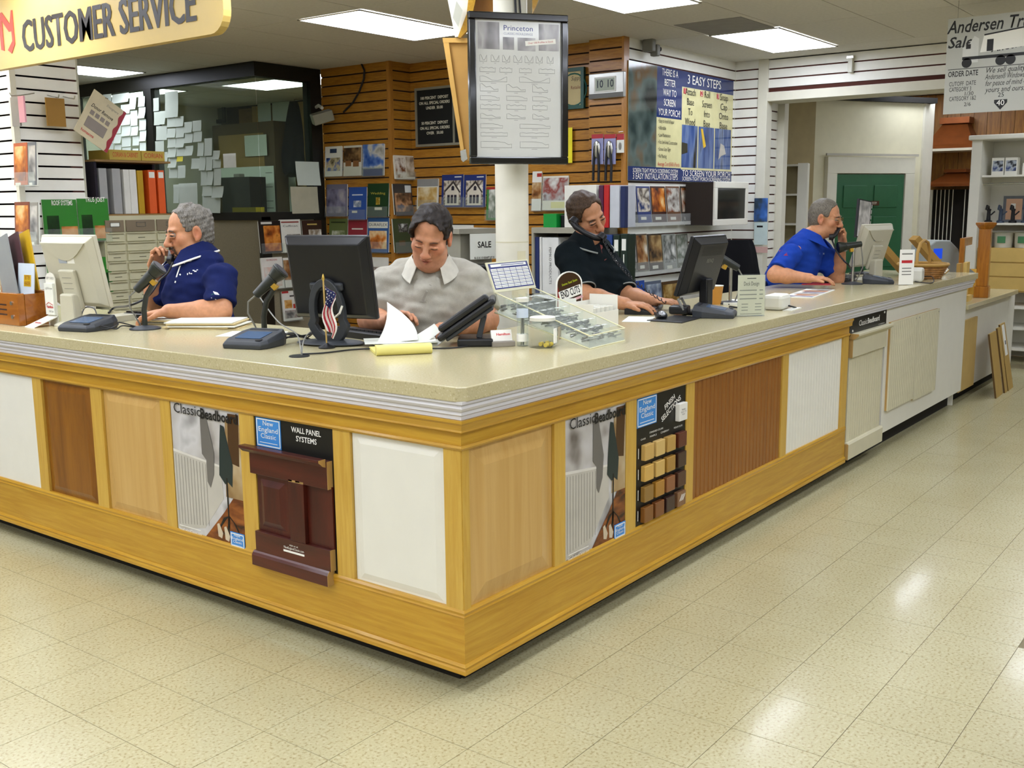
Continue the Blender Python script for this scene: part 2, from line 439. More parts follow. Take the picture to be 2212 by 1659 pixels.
# ---------------------------------------------------------------- glass office
OX, OY, SILL = 3.84, 5.6, 1.60
of = struct(bx('wall_office_front', m_tan, None, OX + .02, OX + .09, OY + .05, 9.6, .12, SILL - .03))
of2 = struct(bx('wall_office_side', m_tan, None, OX + .1, XW1 - .002, OY + .02, OY + .09, .12, SILL - .03))
for par, fr in ((of, 1), (of2, 0)):
    mb = MB()
    if fr:
        mb.box(OX, OX + .11, OY, 9.6, SILL - .03, SILL + .045).box(OX, OX + .11, OY, 9.6, 2.87, CEIL - .003).box(OX, OX + .11, OY, 9.6, 0, .12)
        for y in (5.6, 7.2, 8.6): mb.box(OX + .002, OX + .108, y, y + (.13 if y > 6 else .05), 0 if y > 6 else 0, (SILL if y < 6 else 2.9))
    else:
        mb.box(OX + .11, XW1 - .001, OY, OY + .11, SILL - .03, SILL + .045).box(OX + .11, XW1 - .001, OY, OY + .11, 2.87, CEIL - .003).box(OX + .11, XW1 - .001, OY, OY + .11, 0, .12)
        mb.box(XW1 - .14, XW1 - .001, OY + .001, OY + .109, 0, 2.9)
    mb.build('window_frame', m_black, par)
m_glass = glassmat('office window glass', '#cdd6ca', .03)
for n, (a, b, c, d) in enumerate(((OX + .04, OX + .046, OY + .045, 7.2), (OX + .04, OX + .046, 7.33, 8.6), (OX + .05, XW1 - .14, OY + .04, OY + .046))):
    g = struct(bx('window_%d' % (n + 1), m_glass, None, a, b, c, d, SILL + .045, 2.87))
# office interior: back wall in knotty boards, dim
m_obd = wood('office wall boards', '#6d4d20', '#94703a', (6, 6, 40), .6, 0)
ow = struct(bx('wall_office_back', m_grooveo, None, 6.55, 6.65, 2.6, 12.9, .02, CEIL))
for k in range(14):
    z = .1 + k * .205; bx('board', m_obd, ow, 6.53, 6.551, 4.9, 9.2, z, z + .198)
_pl = [P(548, 300, x=6.52).y, P(700, 300, x=6.52).y]
bx('plywood_sheet', mat('office plywood', '#b08d50', .7), ow, 6.515, 6.5295, min(_pl), max(_pl), .9, CEIL - .02)
struct(bx('wall_office_right', mat('office plywood', '#9a7c46', .7), None, 4.9, 6.5, 5.71, 5.78, 0, CEIL))
struct(bx('wall_office_left', m_white, None, 3.9, 6.6, 9.6, 9.7, 0, CEIL))

# ---------------------------------------------------------------- area behind the header
A = J(1755, 440, 11.5); B = J(1990, 440, 12.1); A2 = J(1681, 440, 11.35)
BT = 2.80
def vwall(name, p, q, z0, z1, m, t=.12, parent=None, off=0.0):
    """upright slab from p to q (plan), thickness t away from the camera"""
    d = Vector((q.x - p.x, q.y - p.y)).normalized(); n = Vector((-d.y, d.x))
    if (p.x - CAM[0]) * n.x + (p.y - CAM[1]) * n.y < 0: n = -n
    a, b = Vector((p.x, p.y)) + n * off, Vector((q.x, q.y)) + n * off
    return MB().prism([tuple(a), tuple(b), tuple(b + n * t), tuple(a + n * t)], 'z', z0, z1).build(name, m, parent)
bw = struct(vwall('wall_restroom_front', A, B, 0, BT, m_cream))
struct(vwall('wall_restroom_side', A2, A, 0, BT, mat('shaded side wall', '#a3936a', .7)))  # shade of this face, turned from the light, is painted as tan
Dv = (B - A); Dv.z = 0; DL = Dv.length; Du = Dv.normalized()
def onW(t, z=0, off=0):      # point along the restroom wall, t metres from its left corner, off towards the camera
    n = Vector((Du.y, -Du.x, 0))
    if n.dot(Vector(CAM) - A) < 0: n = -n
    p = A + Du * t + n * off; return Vector((p.x, p.y, z))
def tW(px):                  # distance along the wall of a photo column
    r = ray(px, 440); best = None
    M2 = np.array([[r[0], -Du.x], [r[1], -Du.y]]); s = np.linalg.solve(M2, np.array([A.x - CAM[0], A.y - CAM[1]])); return s[1]
def zW(px, py):
    t = tW(px); p = onW(t); d = CR[1] @ (np.array(p) - CAM); r = ray(px, py); k = (p.x - CAM[0]) / r[0]; return CAM[2] + r[2] * k
wang = math.atan2(Du.y, Du.x)
dr = thing('door', 'green panelled restroom door in white casing', 'door', onW(tW(1800), 0, .02), wang)
dr['kind'] = 'structure'; del dr['label']; del dr['category']; dr.name = 'door_1'
dw = tW(1945) - tW(1800); dh = zW(1870, 377)
m_green = mat('green door paint', '#2a5f3c', .5, var=.05)
bx('door_leaf', m_green, dr, 0, dw, -.02, .02, .01, dh, .003)
for (a, b) in ((.1, .44), (.55, .9)):
    for (z0, z1) in ((.12, .75), (.95, 1.52), (1.62, dh - .12)):
        p = bx('panel', m_green, dr, a * dw, b * dw, -.031, -.02, z0, z1, .008)
cs = MB().box(-.14, -.005, -.035, .02, 0, dh + .01).box(dw + .005, dw + .14, -.035, .02, 0, dh + .01).box(-.14, dw + .14, -.035, .02, dh + .01, dh + .19)
cs.build('casing', m_white, dr, .004)
bx('drip_rail', m_tbar, dr, -.17, dw + .17, -.05, -.03, dh + .2, dh + .225)
sg = bx('restroom_sign', mat('brown sign', '#4a2a12', .5), dr, .36 * dw, .62 * dw, -.04, -.034, zW(1880, 444), zW(1880, 434))
text('REST ROOM', .04, mat('sign white print', '#e8e4d4', .5), sg, (.52 * dw, -.0412, (zW(1880, 444) + zW(1880, 434)) / 2), w=.12 * dw)
# right-hand cornice return of the restroom box
vwall('return_panel', onW(tW(1985), 0, .02), onW(tW(1985), 0, .02) + Vector((.3, -.02, 0)), 0, BT, m_white, .05, bw)
cb = MB().box(-.05, DL + .1, -.06, .12, BT - .02, BT + .04); o = cb.build('dark_gap_strip', mat('dark gap board', '#15120c', .9), bw); o.location = onW(0); o.rotation_euler = (0, 0, wang)  # dark of the gap above the box, put in as a black board
# knotty pine panelling on the far wall
pw = struct(bx('wall_back_pine', m_grooveo, None, 11.35, 11.45, -3, 3, 0, CEIL))
m_pine = wood('amber pine boards', '#6e4312', '#9c6a24', (30, 30, 3), .45, .1)
for k in range(22):
    y = 2.0 - k * .155
    if y < -.2: break
    bx('board', m_pine, pw, 11.328, 11.35, y - .15, y, .02, CEIL - .01)
# ================================================================ L-shaped service counter
m_oakh = wood('golden oak rail', '#b07f1a', '#c69a30', (2.2, 40, 40), .38, .25)
m_oakv = wood('golden oak stile', '#bf9438', '#cfa94c', (40, 40, 2.5), .4, .2)
m_pinep = wood('pale pine panel', '#b8873c', '#c99c50', (14, 14, 1.2), .42, .15)
m_fir = wood('clear fir panel', '#be9550', '#cca664', (16, 16, .8), .4, .2)
m_stain = wood('dark stained panel', '#6e3f0a', '#925c14', (14, 14, 1.2), .32, .3)
m_mahog = wood('mahogany stain', '#34110a', '#521c10', (8, 8, 1.5), .36, .12)
m_mahoh = wood('mahogany stain rail', '#3a140b', '#561f12', (1.5, 14, 14), .34, .15)
m_raww = mat('raw wood end', '#b08c4e', .7)
m_wpan = mat('white primed panel', '#e3e0d2', .42, var=.015)
m_blk = mat('black display board', '#14130f', .4)
m_blue = mat('sign blue', '#3f88cf', .4, var=.03)
m_wprint = mat('white print', '#f0eee4', .5, var=0)
m_kprint = mat('black print', '#15130f', .5, var=0)
m_redpr = mat('red print', '#b9272b', .5, var=0)
m_count = speckle('counter laminate', '#bfb48c', '#a89b74', '#cfc6a4', scale=140, rough=.22, coat=.25, thr=(.30, .38, .6, .7))
m_mould = mat('white counter moulding', '#d3d0d0', .35, var=.02)
m_kick = mat('dark toe kick', '#1c1812', .9)

ZB, ZB1, ZF0, ZF1, ZM0, ZM1, ZT = .08, .29, .88, .965, 1.0, 1.055, 1.10
LEND, OAKEND, WEND = 4.3, 3.71, 6.47
CDEP = .86
# worktop: one continuous L
wt = thing('countertop', 'long beige L-shaped service countertop with white moulding under its edge', 'countertop', (0, 0, 0))
L = [(-.045, -.015), (-.015, -.045), (6.60, -.045), (6.60, CDEP), (CDEP, CDEP), (CDEP, LEND), (-.045, LEND)]
MB().prism(L, 'z', 1.05, ZT).build('top_slab', m_count, wt, .004)
def mould(prof, m, par, name, x_end, y_end):
    """sweep a profile (out, z) round the counter corner with a mitre"""
    v = []; f = []; n = len(prof)
    for (o, z) in prof: v.append((-o, y_end, z))
    for (o, z) in prof: v.append((-o, -o, z))
    for (o, z) in prof: v.append((x_end, -o, z))
    for s in (0, n):
        for i in range(n): f.append((s + i, s + (i + 1) % n, s + n + (i + 1) % n, s + n + i))
    f += [tuple(range(n)), tuple(range(3 * n - 1, 2 * n - 1, -1))]
    mb = MB(); mb._add(v, f); return mb.build(name, m, par)
mould([(-.02, 1.051), (.040, 1.051), (.040, 1.042), (.030, 1.036), (.034, 1.026), (.030, 1.018), (.022, 1.012), (.024, 1.002), (.018, .997), (.018, .985), (-.02, .985)], m_mould, wt, 'white_moulding', 6.56, LEND)
# grommet in the slab
MB().cyl((.16, .965, ZT - .002), (.16, .965, ZT + .004), .042, .040, 24).build('grommet', m_blk, wt)

def board_rail(par, x0, x1):
    """oak crown, frieze, base and cap in a wing's local frame (front = -y)"""
    pr = [(.02, .985), (-.034, .985), (-.034, .972), (-.026, .962), (-.020, .945), (-.022, .938), (-.012, .932), (.02, .932)]
    return pr
# -- oak front (both wings share the frame; built per wing)
def oak_front(label, L, group, rz, x0, x1):
    t = thing('oak_counter_front', label, 'counter front', (0, 0, 0), rz)
    s = 1 if x1 > x0 else -1
    lo, hi = min(x0, x1), max(x0, x1)
    return t
pr_crown = [(-.02, .984), (.026, .984), (.026, .974), (.020, .966), (.016, .948), (.018, .942), (.010, .936), (-.02, .936)]
pr_cap = [(-.02, .892), (.006, .892), (.009, .884), (.004, .876), (-.02, .876)]
pr_basecap = [(-.02, .312), (.0, .312), (.005, .303), (.003, .294), (.006, .288), (-.02, .288)]
pr_foot = [(-.02, .118), (.005, .118), (.011, .108), (.007, .1), (.011, .093), (.011, .08), (-.02, .08)]
def wing_profile(prof, m, name, par, x0, x1, mitre):
    """profile (out,z) along local x; mitred at x=0"""
    n = len(prof); sg = 1 if x1 > 0 else -1
    v = [((-sg * o) if mitre else 0, -o, z) for (o, z) in prof] + [(x1, -o, z) for (o, z) in prof]
    f = [(i, (i + 1) % n, n + (i + 1) % n, n + i) for i in range(n)] + [tuple(range(n - 1, -1, -1)), tuple(range(n, 2 * n))]
    mb = MB(); mb._add(v, f); return mb.build(name, m, par)
def raised(par, name, m, x0, x1, z0, z1, y=.012, top=None, bev=.05, hgt=.010):
    """panel with a bevelled raised field"""
    a, b = min(x0, x1), max(x0, x1); i = bev
    v = [(a, y, z0), (b, y, z0), (b, y, z1), (a, y, z1), (a + .02, y, z0 + .02), (b - .02, y, z0 + .02), (b - .02, y, z1 - .02), (a + .02, y, z1 - .02),
         (a + i, y - hgt, z0 + i), (b - i, y - hgt, z0 + i), (b - i, y - hgt, z1 - i), (a + i, y - hgt, z1 - i)]
    f = [(0, 1, 5, 4), (1, 2, 6, 5), (2, 3, 7, 6), (3, 0, 4, 7), (4, 5, 9, 8), (5, 6, 10, 9), (6, 7, 11, 10), (7, 4, 8, 11), (8, 9, 10, 11)]
    v += [(a, y + .01, z0), (b, y + .01, z0), (b, y + .01, z1), (a, y + .01, z1)]
    f += [(0, 12, 13, 1), (1, 13, 14, 2), (2, 14, 15, 3), (3, 15, 12, 0), (12, 15, 14, 13)]
    mb = MB(); mb._add(v, f); return mb.build(name, m, par)
def nec_logo(par, x0, x1, z0, z1, y):
    g = bx('brand_plate', m_blue, par, x0, x1, y, y + .002, z0, z1)
    w = x1 - x0; h = z1 - z0; cx = (x0 + x1) / 2
    fr = MB(); e = .004
    fr.box(x0 + e, x1 - e, y - .0006, y, z1 - 2 * e, z1 - e).box(x0 + e, x1 - e, y - .0006, y, z0 + e, z0 + 2 * e).box(x0 + e, x0 + 2 * e, y - .0006, y, z0 + e, z1 - e).box(x1 - 2 * e, x1 - e, y - .0006, y, z0 + e, z1 - e)
    fr.build('border', m_wprint, g)
    for s, f, ww in (('New', .82, .42), ('England', .60, .78), ('Classic', .38, .62)):
        text(s, h * .24, m_wprint, g, (cx, y - .0008, z0 + h * f), w=w * ww)
    bx('small_print', m_wprint, g, cx - w * .36, cx + w * .36, y - .0009, y - .0005, z0 + h * .145, z0 + h * .165)
    return g
def bead_poster(par, x0, x1, z0, z1):
    """Classic Beadboard poster: room corner with coat stand, printed flat"""
    w = x1 - x0; h = z1 - z0; y = .004
    p = bx('poster', photo('poster wall print', ['#6e665e', '#b5b0aa', '#c9c7c6', '#8d8a88'], 5, .22, 3), par, x0, x1, y, y + .006, z0, z1)
    X = lambda u: x0 + u * w; Z = lambda t: z0 + t * h
    def poly(name, pts, m, k):
        mb = MB(); mb.prism([(X(u), Z(t)) for u, t in pts], 'y', y - .0004 * k - .0003, y - .0004 * k); return mb.build(name, m, p)
    poly('wainscot_print', [(0, .02), (.30, .06), (.42, .08), (.72, .34), (.70, .58), (.0, .63)], mat('poster wainscot', '#bdb8ac', .25, var=.05), 1)
    poly('chair_rail_print', [(0, .615), (.70, .565), (.70, .58), (0, .635)], mat('poster rail', '#d6d2c8', .25), 2)
    for k in range(11):
        u = .03 + k * .045
        poly('bead_line_print', [(u, .06 + u * .1), (u + .006, .06 + u * .1), (u + .006, .60 - u * .07), (u, .60 - u * .07)], mat('poster bead line', '#8f8a80', .3), 3)
    poly('floor_print', [(.40, .0), (1, .0), (1, .36), (.86, .36), (.72, .24)], photo('poster floor', ['#3a1d0c', '#7a421b', '#9a5a26'], 9, .25, 5, (1, 1, 3)), 4)
    poly('far_wall_print', [(.76, .36), (1, .36), (1, .9), (.80, .93)], photo('poster far wall', ['#7a5a34', '#a58a60', '#c2b090'], 6, .25, 9), 4)
    poly('curtain_print', [(.82, .62), (.97, .60), (.99, .97), (.84, .97)], mat('poster dark frame', '#4a3018', .3), 5)
    poly('shadow_print', [(.44, .93), (.52, .95), (.62, .66), (.60, .50), (.54, .40), (.50, .44), (.50, .60), (.44, .64)], mat('poster shadow', '#6c6862', .3), 5)
    poly('coat_print', [(.73, .88), (.78, .87), (.88, .60), (.86, .44), (.80, .47), (.76, .45), (.68, .51), (.70, .70)], mat('poster coat', '#23302f', .35), 6)
    poly('stand_print', [(.775, .50), (.795, .50), (.79, .13), (.775, .13)], mat('poster iron', '#14110e', .4), 7)
    for (a, b, c, d) in ((.78, .22, .64, .12), (.78, .22, .92, .10), (.78, .22, .74, .06)):
        poly('stand_leg_print', [(a, b), (a + .02, b), ((a + c) / 2 + .03, d + .07), (c + .02, d), (c, d), ((a + c) / 2, d + .08)], MATS['poster iron'], 7)
    for (a, b) in ((.62, .05), (.72, .04)):
        poly('shoe_print', [(a, b), (a + .05, b - .01), (a + .07, b + .03), (a + .02, b + .10), (a - .01, b + .09)], mat('poster shoe', '#c9b89c', .4), 8)
    text('Classic', .062, m_kprint, p, (X(.26), y - .005, Z(.945)), w=w * .40)
    text('Beadboard', .060, m_kprint, p, (X(.72), y - .005, Z(.935)), w=w * .52, bold=.0016)
    bx('small_print', m_wprint, p, X(.04), X(.36), y - .0052, y - .0048, Z(.052), Z(.057))
    text('NewEnglandClassic.com', .018, m_wprint, p, (X(.2), y - .005, Z(.025)), w=w * .34)
    nec_logo(p, X(.80), X(.998), Z(.004), Z(.115), y - .0062)
    return p

PZ0, PZ1 = .30, .882
def wing(t, sg, stiles, L):
    """rails of one oak wing, local x runs sg*0..sg*L, front = -y"""
    wing_profile(pr_crown, m_oakh, 'crown', t, 0, sg * L, True)
    a, b = min(0, sg * L), max(0, sg * L)
    def sl(n, m, z0, z1, yb=.03, out=0):
        v = [(-sg * out, -out), (sg * L, -out), (sg * L, yb), (sg * yb, yb)]
        MB().prism(v, 'z', z0, z1).build(n, m, t)
    sl('frieze_rail', m_oakh, .885, .94)
    wing_profile(pr_cap, m_oakh, 'frieze_cap', t, 0, sg * L, True)
    sl('base_board', m_oakh, ZB, .292, .03, .002)
    wing_profile(pr_basecap, m_oakh, 'base_cap', t, 0, sg * L, True)
    wing_profile(pr_foot, m_oakh, 'foot_mould', t, 0, sg * L, True)
    for (s0, s1) in stiles:
        x0, x1 = sorted((sg * s0, sg * s1)); x0 += .0005; x1 -= .0005
        bx('stile', m_oakv, t, x0, x1, .0, .03, .2925, .8845)
    bx('carcass', m_kick, t, min(sg * .05, sg * L), max(sg * .05, sg * L), .034, .06, .09, 1.04)
    bx('toe_kick', m_kick, t, min(sg * .1, sg * L), max(sg * .1, sg * L), .09, .12, .001, .09)

lw = thing('oak_counter_front', 'golden oak counter front left of the corner with mahogany wall panel sample', 'counter front', (0, 0, 0), RZL)
wing(lw, -1, [(.003, .08), (.53, .62), (1.07, 1.16), (1.62, 1.69), (2.14, 2.23), (2.66, 2.74), (3.19, 3.28), (3.73, 3.82)], LEND)
raised(lw, 'white_panel', m_wpan, -.082, -.528, PZ0, PZ1, bev=.045, hgt=.006)
raised(lw, 'fir_panel', m_fir, -1.692, -2.138, PZ0, PZ1, bev=.055)
raised(lw, 'stained_panel', m_stain, -2.232, -2.658, PZ0, PZ1, bev=.05)
bx('white_panel', m_wpan, lw, -2.742, -3.188, .008, .02, PZ0, PZ1)
bx('fir_panel', m_fir, lw, -3.282, -3.728, .008, .02, PZ0, PZ1)
bx('white_panel', m_wpan, lw, -3.822, -4.28, .008, .02, PZ0, PZ1)
bead_poster(lw, -1.618, -1.162, PZ0, PZ1)
# mahogany wall-panel display
X0, X1 = -1.068, -.622
dp = bx('display_board', m_blk, lw, X0, X1, .004, .02, PZ0 - .03, PZ1)
nec_logo(dp, X0 + .01, X0 + .155, .755, .872, .002)
text('WALL PANEL', .03, m_wprint, dp, (X0 + .30, .0025, .845), w=.165, bold=.0004)
text('SYSTEMS', .03, m_wprint, dp, (X0 + .30, .0025, .812), w=.115, bold=.0004)
bx('rail_sample', m_mahoh, dp, X0 - .012, X1 - .012, -.022, .004, .645, .752, .002)
wpf = [(-.022, .762), (-.055, .762), (-.055, .752), (-.045, .744), (-.036, .735), (-.022, .73)]
mb = MB(); mb.prism(wpf, 'x', X0 - .035, X1 - .02); mb.build('cap_sample', m_mahoh, dp, .0015)
mb = MB(); mb.prism(wpf, 'x', X1 - .0199, X1 - .018); mb.box(X1 - .0119, X1 - .010, -.022, .004, .645, .752); mb.build('cut_end', m_raww, dp)
raised(dp, 'panel_sample', m_mahog, X0 + .01, X0 + .195, .41, .645, y=-.004, bev=.045)
bx('stile_sample', m_mahog, dp, X0 + .215, X0 + .30, -.024, .002, .41, .645, .002)
bx('cut_end', m_raww, dp, X0 + .215, X0 + .30, -.022, .001, .6451, .653)
bx('panel_sample', m_mahog, dp, X0 + .302, X1 - .006, -.006, .002, .41, .652)
bx('rail_sample', m_mahoh, dp, X0 - .0, X1 - .012, -.022, .003, .325, .409, .002)
bx('cut_end', m_raww, dp, X1 - .0119, X1 - .010, -.022, .003, .325, .409)
mb = MB(); mb.prism([(-.022, .268), (-.034, .268), (-.034, .31), (-.028, .32), (-.022, .326), (.003, .326), (.003, .268)], 'x', X0 - .012, X1 - .02); mb.build('base_sample', m_mahoh, dp)
mb = MB(); mb.prism([(-.022, .268), (-.034, .268), (-.034, .31), (-.028, .32), (-.022, .326), (.003, .326), (.003, .268)], 'x', X1 - .0199, X1 - .0185); mb.build('cut_end', m_raww, dp)
lb = bx('web_label', m_wprint, dp, X0 + .17, X0 + .29, -.0236, -.0228, .357, .365)
text('visit us at', .011, m_wprint, dp, (X0 + .23, -.0232, .388), w=.05)
text('NewEnglandClassic.com', .014, m_wprint, dp, (X0 + .23, -.0232, .375), w=.115)

rw = thing('oak_counter_front', 'golden oak counter front right of the corner with finish selection board', 'counter front', (0, 0, 0), 0)
wing(rw, 1, [(.003, .04), (.545, .62), (1.07, 1.155), (1.60, 1.68), (2.70, 2.78), (3.615, 3.71)], OAKEND)
raised(rw, 'fir_panel', m_fir, .042, .543, PZ0, PZ1, bev=.08, hgt=.012)
bead_poster(rw, .622, 1.068, PZ0, PZ1)
fb = bx('finish_board', m_blk, rw, 1.157, 1.598, .004, .02, PZ0, PZ1)
nec_logo(fb, 1.162, 1.33, .745, .872, .002)
text('FINISH\nSELECTIONS', .034, m_wprint, fb, (1.455, .0025, .80), w=.19, rot=(PI / 2, -.42, 0), bold=.0004)
o = bx('swatch_block', mat('white swatch', '#e5e2d8', .5), fb, 1.50, 1.575, -.02, .003, .72, .80, .002)
text('PRIMED\nREADY TO\nPAINT', .011, mat('grey print', '#777570', .6), o, (1.537, -.0206, .76), w=.05)
SW = [['#c9a35a', '#d2b06a', '#b9924a', '#5c2a18'], ['#cfa552', '#cda85c', '#a87e34', '#3c2418'], ['#8d6a2e', '#a8782a', '#8a5630', '#4a2a1a'], ['#7e4f1c', '#7a4820', '#38211a', '#7c5638']]
for r in range(4):
    for c in range(4):
        sx = 1.195 + c * .098 + (.006 if c == 3 else 0); sz = .595 - r * .092
        hh = .08; m = wood('swatch %d %d' % (r, c), SW[r][c], SW[r][c], (20, 20, 3), .35, .3)
        bx('swatch_block', m, fb, sx + .003, sx + .079, -.02, .003, sz + .004, sz + hh - .008, .003)
text('OAK      MAPLE      CHERRY', .011, m_wprint, fb, (1.32, .0025, .69), w=.25)
text('STANDARD COLORS', .011, m_wprint, fb, (1.33, .0025, .708), w=.12)
text('PREMIUM COLORS', .011, m_wprint, fb, (1.53, .0025, .69), w=.08)
for r in range(4): bx('small_print', m_wprint, fb, 1.176, 1.180, .0022, .0030, .61 - r * .092, .655 - r * .092)
for r in range(3): q = MB().at((1.525 + r * .014, -.0206, .362), (0, -.9, 0)); q.box(-.018, .018, -.0003, .0003, -.002, .002); q.build('small_print', m_wprint, fb)
# beadboard panels: single beads
m_beadb = wood('brown beadboard', '#855016', '#9a6220', (26, 26, 1.2), .4, .15)
def beads(par, m, x0, x1, z0, z1, pitch, y=.010, name='bead_board', d=.004):
    g = bx(name, m, par, x0, x1, y, y + .008, z0, z1)
    n = int(round((x1 - x0) / pitch)); p = (x1 - x0) / n
    for k in range(n):
        a = x0 + k * p
        mb = MB(); mb.prism([(a + .003, y), (a + .005, y - d), (a + p - .006, y - d), (a + p - .0035, y)], 'z', z0, z1); mb.build('bead', m, g)
    return g
beads(rw, m_beadb, 1.682, 2.698, PZ0, PZ1, .0415)
beads(rw, m_wpan, 2.782, 3.613, PZ0, PZ1, .0415, d=.002)

# white section: beadboard wainscot display
wd = thing('beadboard_display', 'white beadboard wainscot sample unit with black header beside the oak counter end', 'display', (3.715, 0, 0), 0)
DW = .70
bx('backer', m_kick, wd, .004, DW - .004, .014, .06, .10, .984)
bx('toe_kick', m_kick, wd, .0, .69, .09, .12, .001, .1)
hb = bx('header_board', m_blk, wd, .004, DW, -.0, .013, .872, .984)
text('Classic', .05, m_wprint, hb, (.24, -.0008, .935), w=.15)
text('Beadboard', .048, m_wprint, hb, (.44, -.0008, .936), w=.23, bold=.0014)
text('www.newenglandclassic.com', .012, m_wprint, hb, (.60, -.0008, .895), w=.12)
for sx in (.05, .65):
    o = MB().cyl((sx, -.004, .965 if sx > .3 else .9), (sx, .0, .965 if sx > .3 else .9), .007, n=10).build('screw', m_wprint, hb)
m_offw = mat('ivory beadboard paint', '#cdc6a8', .5, var=.03)
mb = MB(); mb.prism([(.01, .885), (-.05, .885), (-.05, .874), (-.038, .862), (-.02, .848), (.01, .845)], 'x', .03, DW + .01); mb.build('cap_rail', m_offw, wd)
mb = MB(); mb.prism([(.01, .885), (-.05, .885), (-.05, .874), (-.038, .862), (-.02, .848), (.01, .845)], 'x', .024, .0299); mb.build('cut_end', m_raww, wd)
bx('rail', m_offw, wd, .03, DW - .02, -.016, .012, .735, .85, .003)
bx('cut_end', m_raww, wd, .024, .0299, -.016, .012, .735, .85)
beads(wd, m_offw, .03, DW - .03, .18, .735, .0415, y=.004, d=.002)
mb = MB(); mb.prism([(.012, .09), (-.018, .09), (-.018, .185), (-.010, .197), (.012, .197)], 'x', .02, DW - .02); mb.build('baseboard_sample', m_offw, wd)
bx('cut_end', m_raww, wd, .014, .0199, -.018, .012, .09, .19)
wc = thing('white_cabinet_front', 'white painted counter front with two screwed-on beadboard sheets', 'counter front', (4.42, 0, 0), 0)
bx('panel', m_wpan, wc, .0, WEND - 4.42, .004, .06, .13, .984)
bx("toe_kick", m_kick, wc, .0, WEND - 4.42 - .05, .09, .12, .001, .13)
bx('joint', m_kick, wc, .636, .648, -.012, .0035, .28, .885)  # dark strip standing in for the shadow line between the two sheets
for (a, b, z0) in ((.06, .635, .28), (.649, 1.20, .265)):
    g = beads(wc, m_offw, a, b, z0, .887, .0415, y=-.018, name='beadboard_sheet', d=.0015)
    MB().box(a + .0005, b - .0005, -.0099, .0039, z0 + .001, .886).build('edge', m_raww, g)
    for sx in (a + .03, b - .03): MB().cyl((sx, -.0215, .865), (sx, -.016, .865), .006, n=8).build('screw', mat('steel screw', '#8a8a84', .3, .8), g)
bx('end_panel', m_wpan, wc, WEND - 4.42 - .02, WEND - 4.42, .061, CDEP - .05, .0, .984)

# lower counter beyond the end
lc = thing('low_cabinet', 'low white cabinet with tan top past the counter end', 'cabinet', (WEND + .02, .02, 0), 0)
bx('body', m_wpan, lc, 0, 1.75, .03, .62, .10, .80)
bx('top', m_count, lc, 0, 1.85, -.03, .65, .80, .84, .004)
bx('toe_kick', m_kick, lc, .02, 1.7, .1, .6, .001, .1)
bx('beadboard_sheet', mat('tan beadboard sheet', '#c3a566', .5, var=.05), lc, .02, .52, .012, .029, .10, .70)
MB().prism([(1.752, .03), (2.02, .03), (1.752, .33)], 'z', .0, .79).build('end_gusset', m_wpan, lc)
# ================================================================ things on the walls and behind the counter
m_paper = mat('white paper', '#dfe0d4', .7, var=.02)
m_paperg = mat('office paper', '#cfd8cc', .8, var=.03)
m_acryl = glassmat('clear acrylic', '#fafcfa', .05, .06)
m_steel = mat('chromed steel', '#b5b5ae', .25, .9)
m_plw = mat('white plastic', '#d8d6c8', .45, var=.02)
m_plk = mat('black plastic', '#17171a', .42, var=.1)
m_plg = mat('grey plastic', '#7d7c74', .5)

def wrect(plane, px0, py0, px1, py1, off=.02):
    """real rectangle on a wall plane: location of bottom centre, rotation, width, height"""
    ax, v = plane; v -= off; pc, py = (px0 + px1) / 2, (py0 + py1) / 2
    a = P(px0, py, **{ax: v}); b = P(px1, py, **{ax: v}); t = P(pc, py0, **{ax: v}); u = P(pc, py1, **{ax: v})
    w = (b - a).length; h = t.z - u.z; c = (a + b) / 2
    return Vector((c.x, c.y, u.z)), (RZL if ax == 'x' else 0.0), w, h
_ph = 0
def brochure(plane, box, label, base, pics, title=None, tcol='#f0eee4', tz=.88, tw=.7, ts=None, holder=True, off=.03, lean=.07, group=None, cat='brochure', name='brochure', bands=()):
    """booklet in a rack pocket: stack of pages, cover, printed picture areas, title, clear pocket"""
    global _ph
    loc, rz, w, h = wrect(plane, *box, off=off)
    t = thing(name, label, cat, loc, rz, group)
    t.rotation_euler = (-lean, 0, rz)
    cv = bx('cover', mat('cover ' + base, base, .3, var=.05), t, -w / 2, w / 2, -.004, 0, 0, h)
    bx('pages', m_paper, t, -w / 2 + .002, w / 2 - .002, .0002, .012, .002, h - .002)
    for (u0, v0, u1, v1, cols, sc) in pics:
        _ph += 1
        bx('picture', photo('print ' + '/'.join(cols) + str(sc), cols, sc, .25, _ph % 7), cv, -w / 2 + u0 * w, -w / 2 + u1 * w, -.0048, -.0041, v0 * h, v1 * h)
    for (u0, v0, u1, v1, c) in bands:
        bx('printed_band', mat('band ' + c, c, .35), cv, -w / 2 + u0 * w, -w / 2 + u1 * w, -.0054, -.0049, v0 * h, v1 * h)
    if title:
        text(title, (ts or .13) * h, mat('ink ' + tcol, tcol, .5, var=0), cv, (0, -.006, tz * h), w=tw * w)
    if holder:
        MB().box(-w / 2 - .004, w / 2 + .004, -.022, -.0195, -.008, .3 * h).box(-w / 2 - .004, w / 2 + .004, -.0195, .014, -.010, -.0085).build('pocket', m_acryl, t)
    return t
Wd1 = ('x', XW1); Ret = ('y', YR); Wd2 = ('x', XW2); Wh = ('y', YS); OfS = ('y', OY)
HOUSE = ['#20305e', '#3c5a9a', '#c9c2b4', '#6e675c', '#e2ddd0']
ROOM = ['#3a2418', '#8a5a30', '#b59468', '#d8d0bd']
WARM = ['#2e1608', '#8a4316', '#c97a2a', '#e8c080']
GREY = ['#4a4a48', '#8b8884', '#bdb8ae', '#dcd8cc']
GRN = ['#1e3a1c', '#4a6a3a', '#8a9a6a', '#cfd0b8']
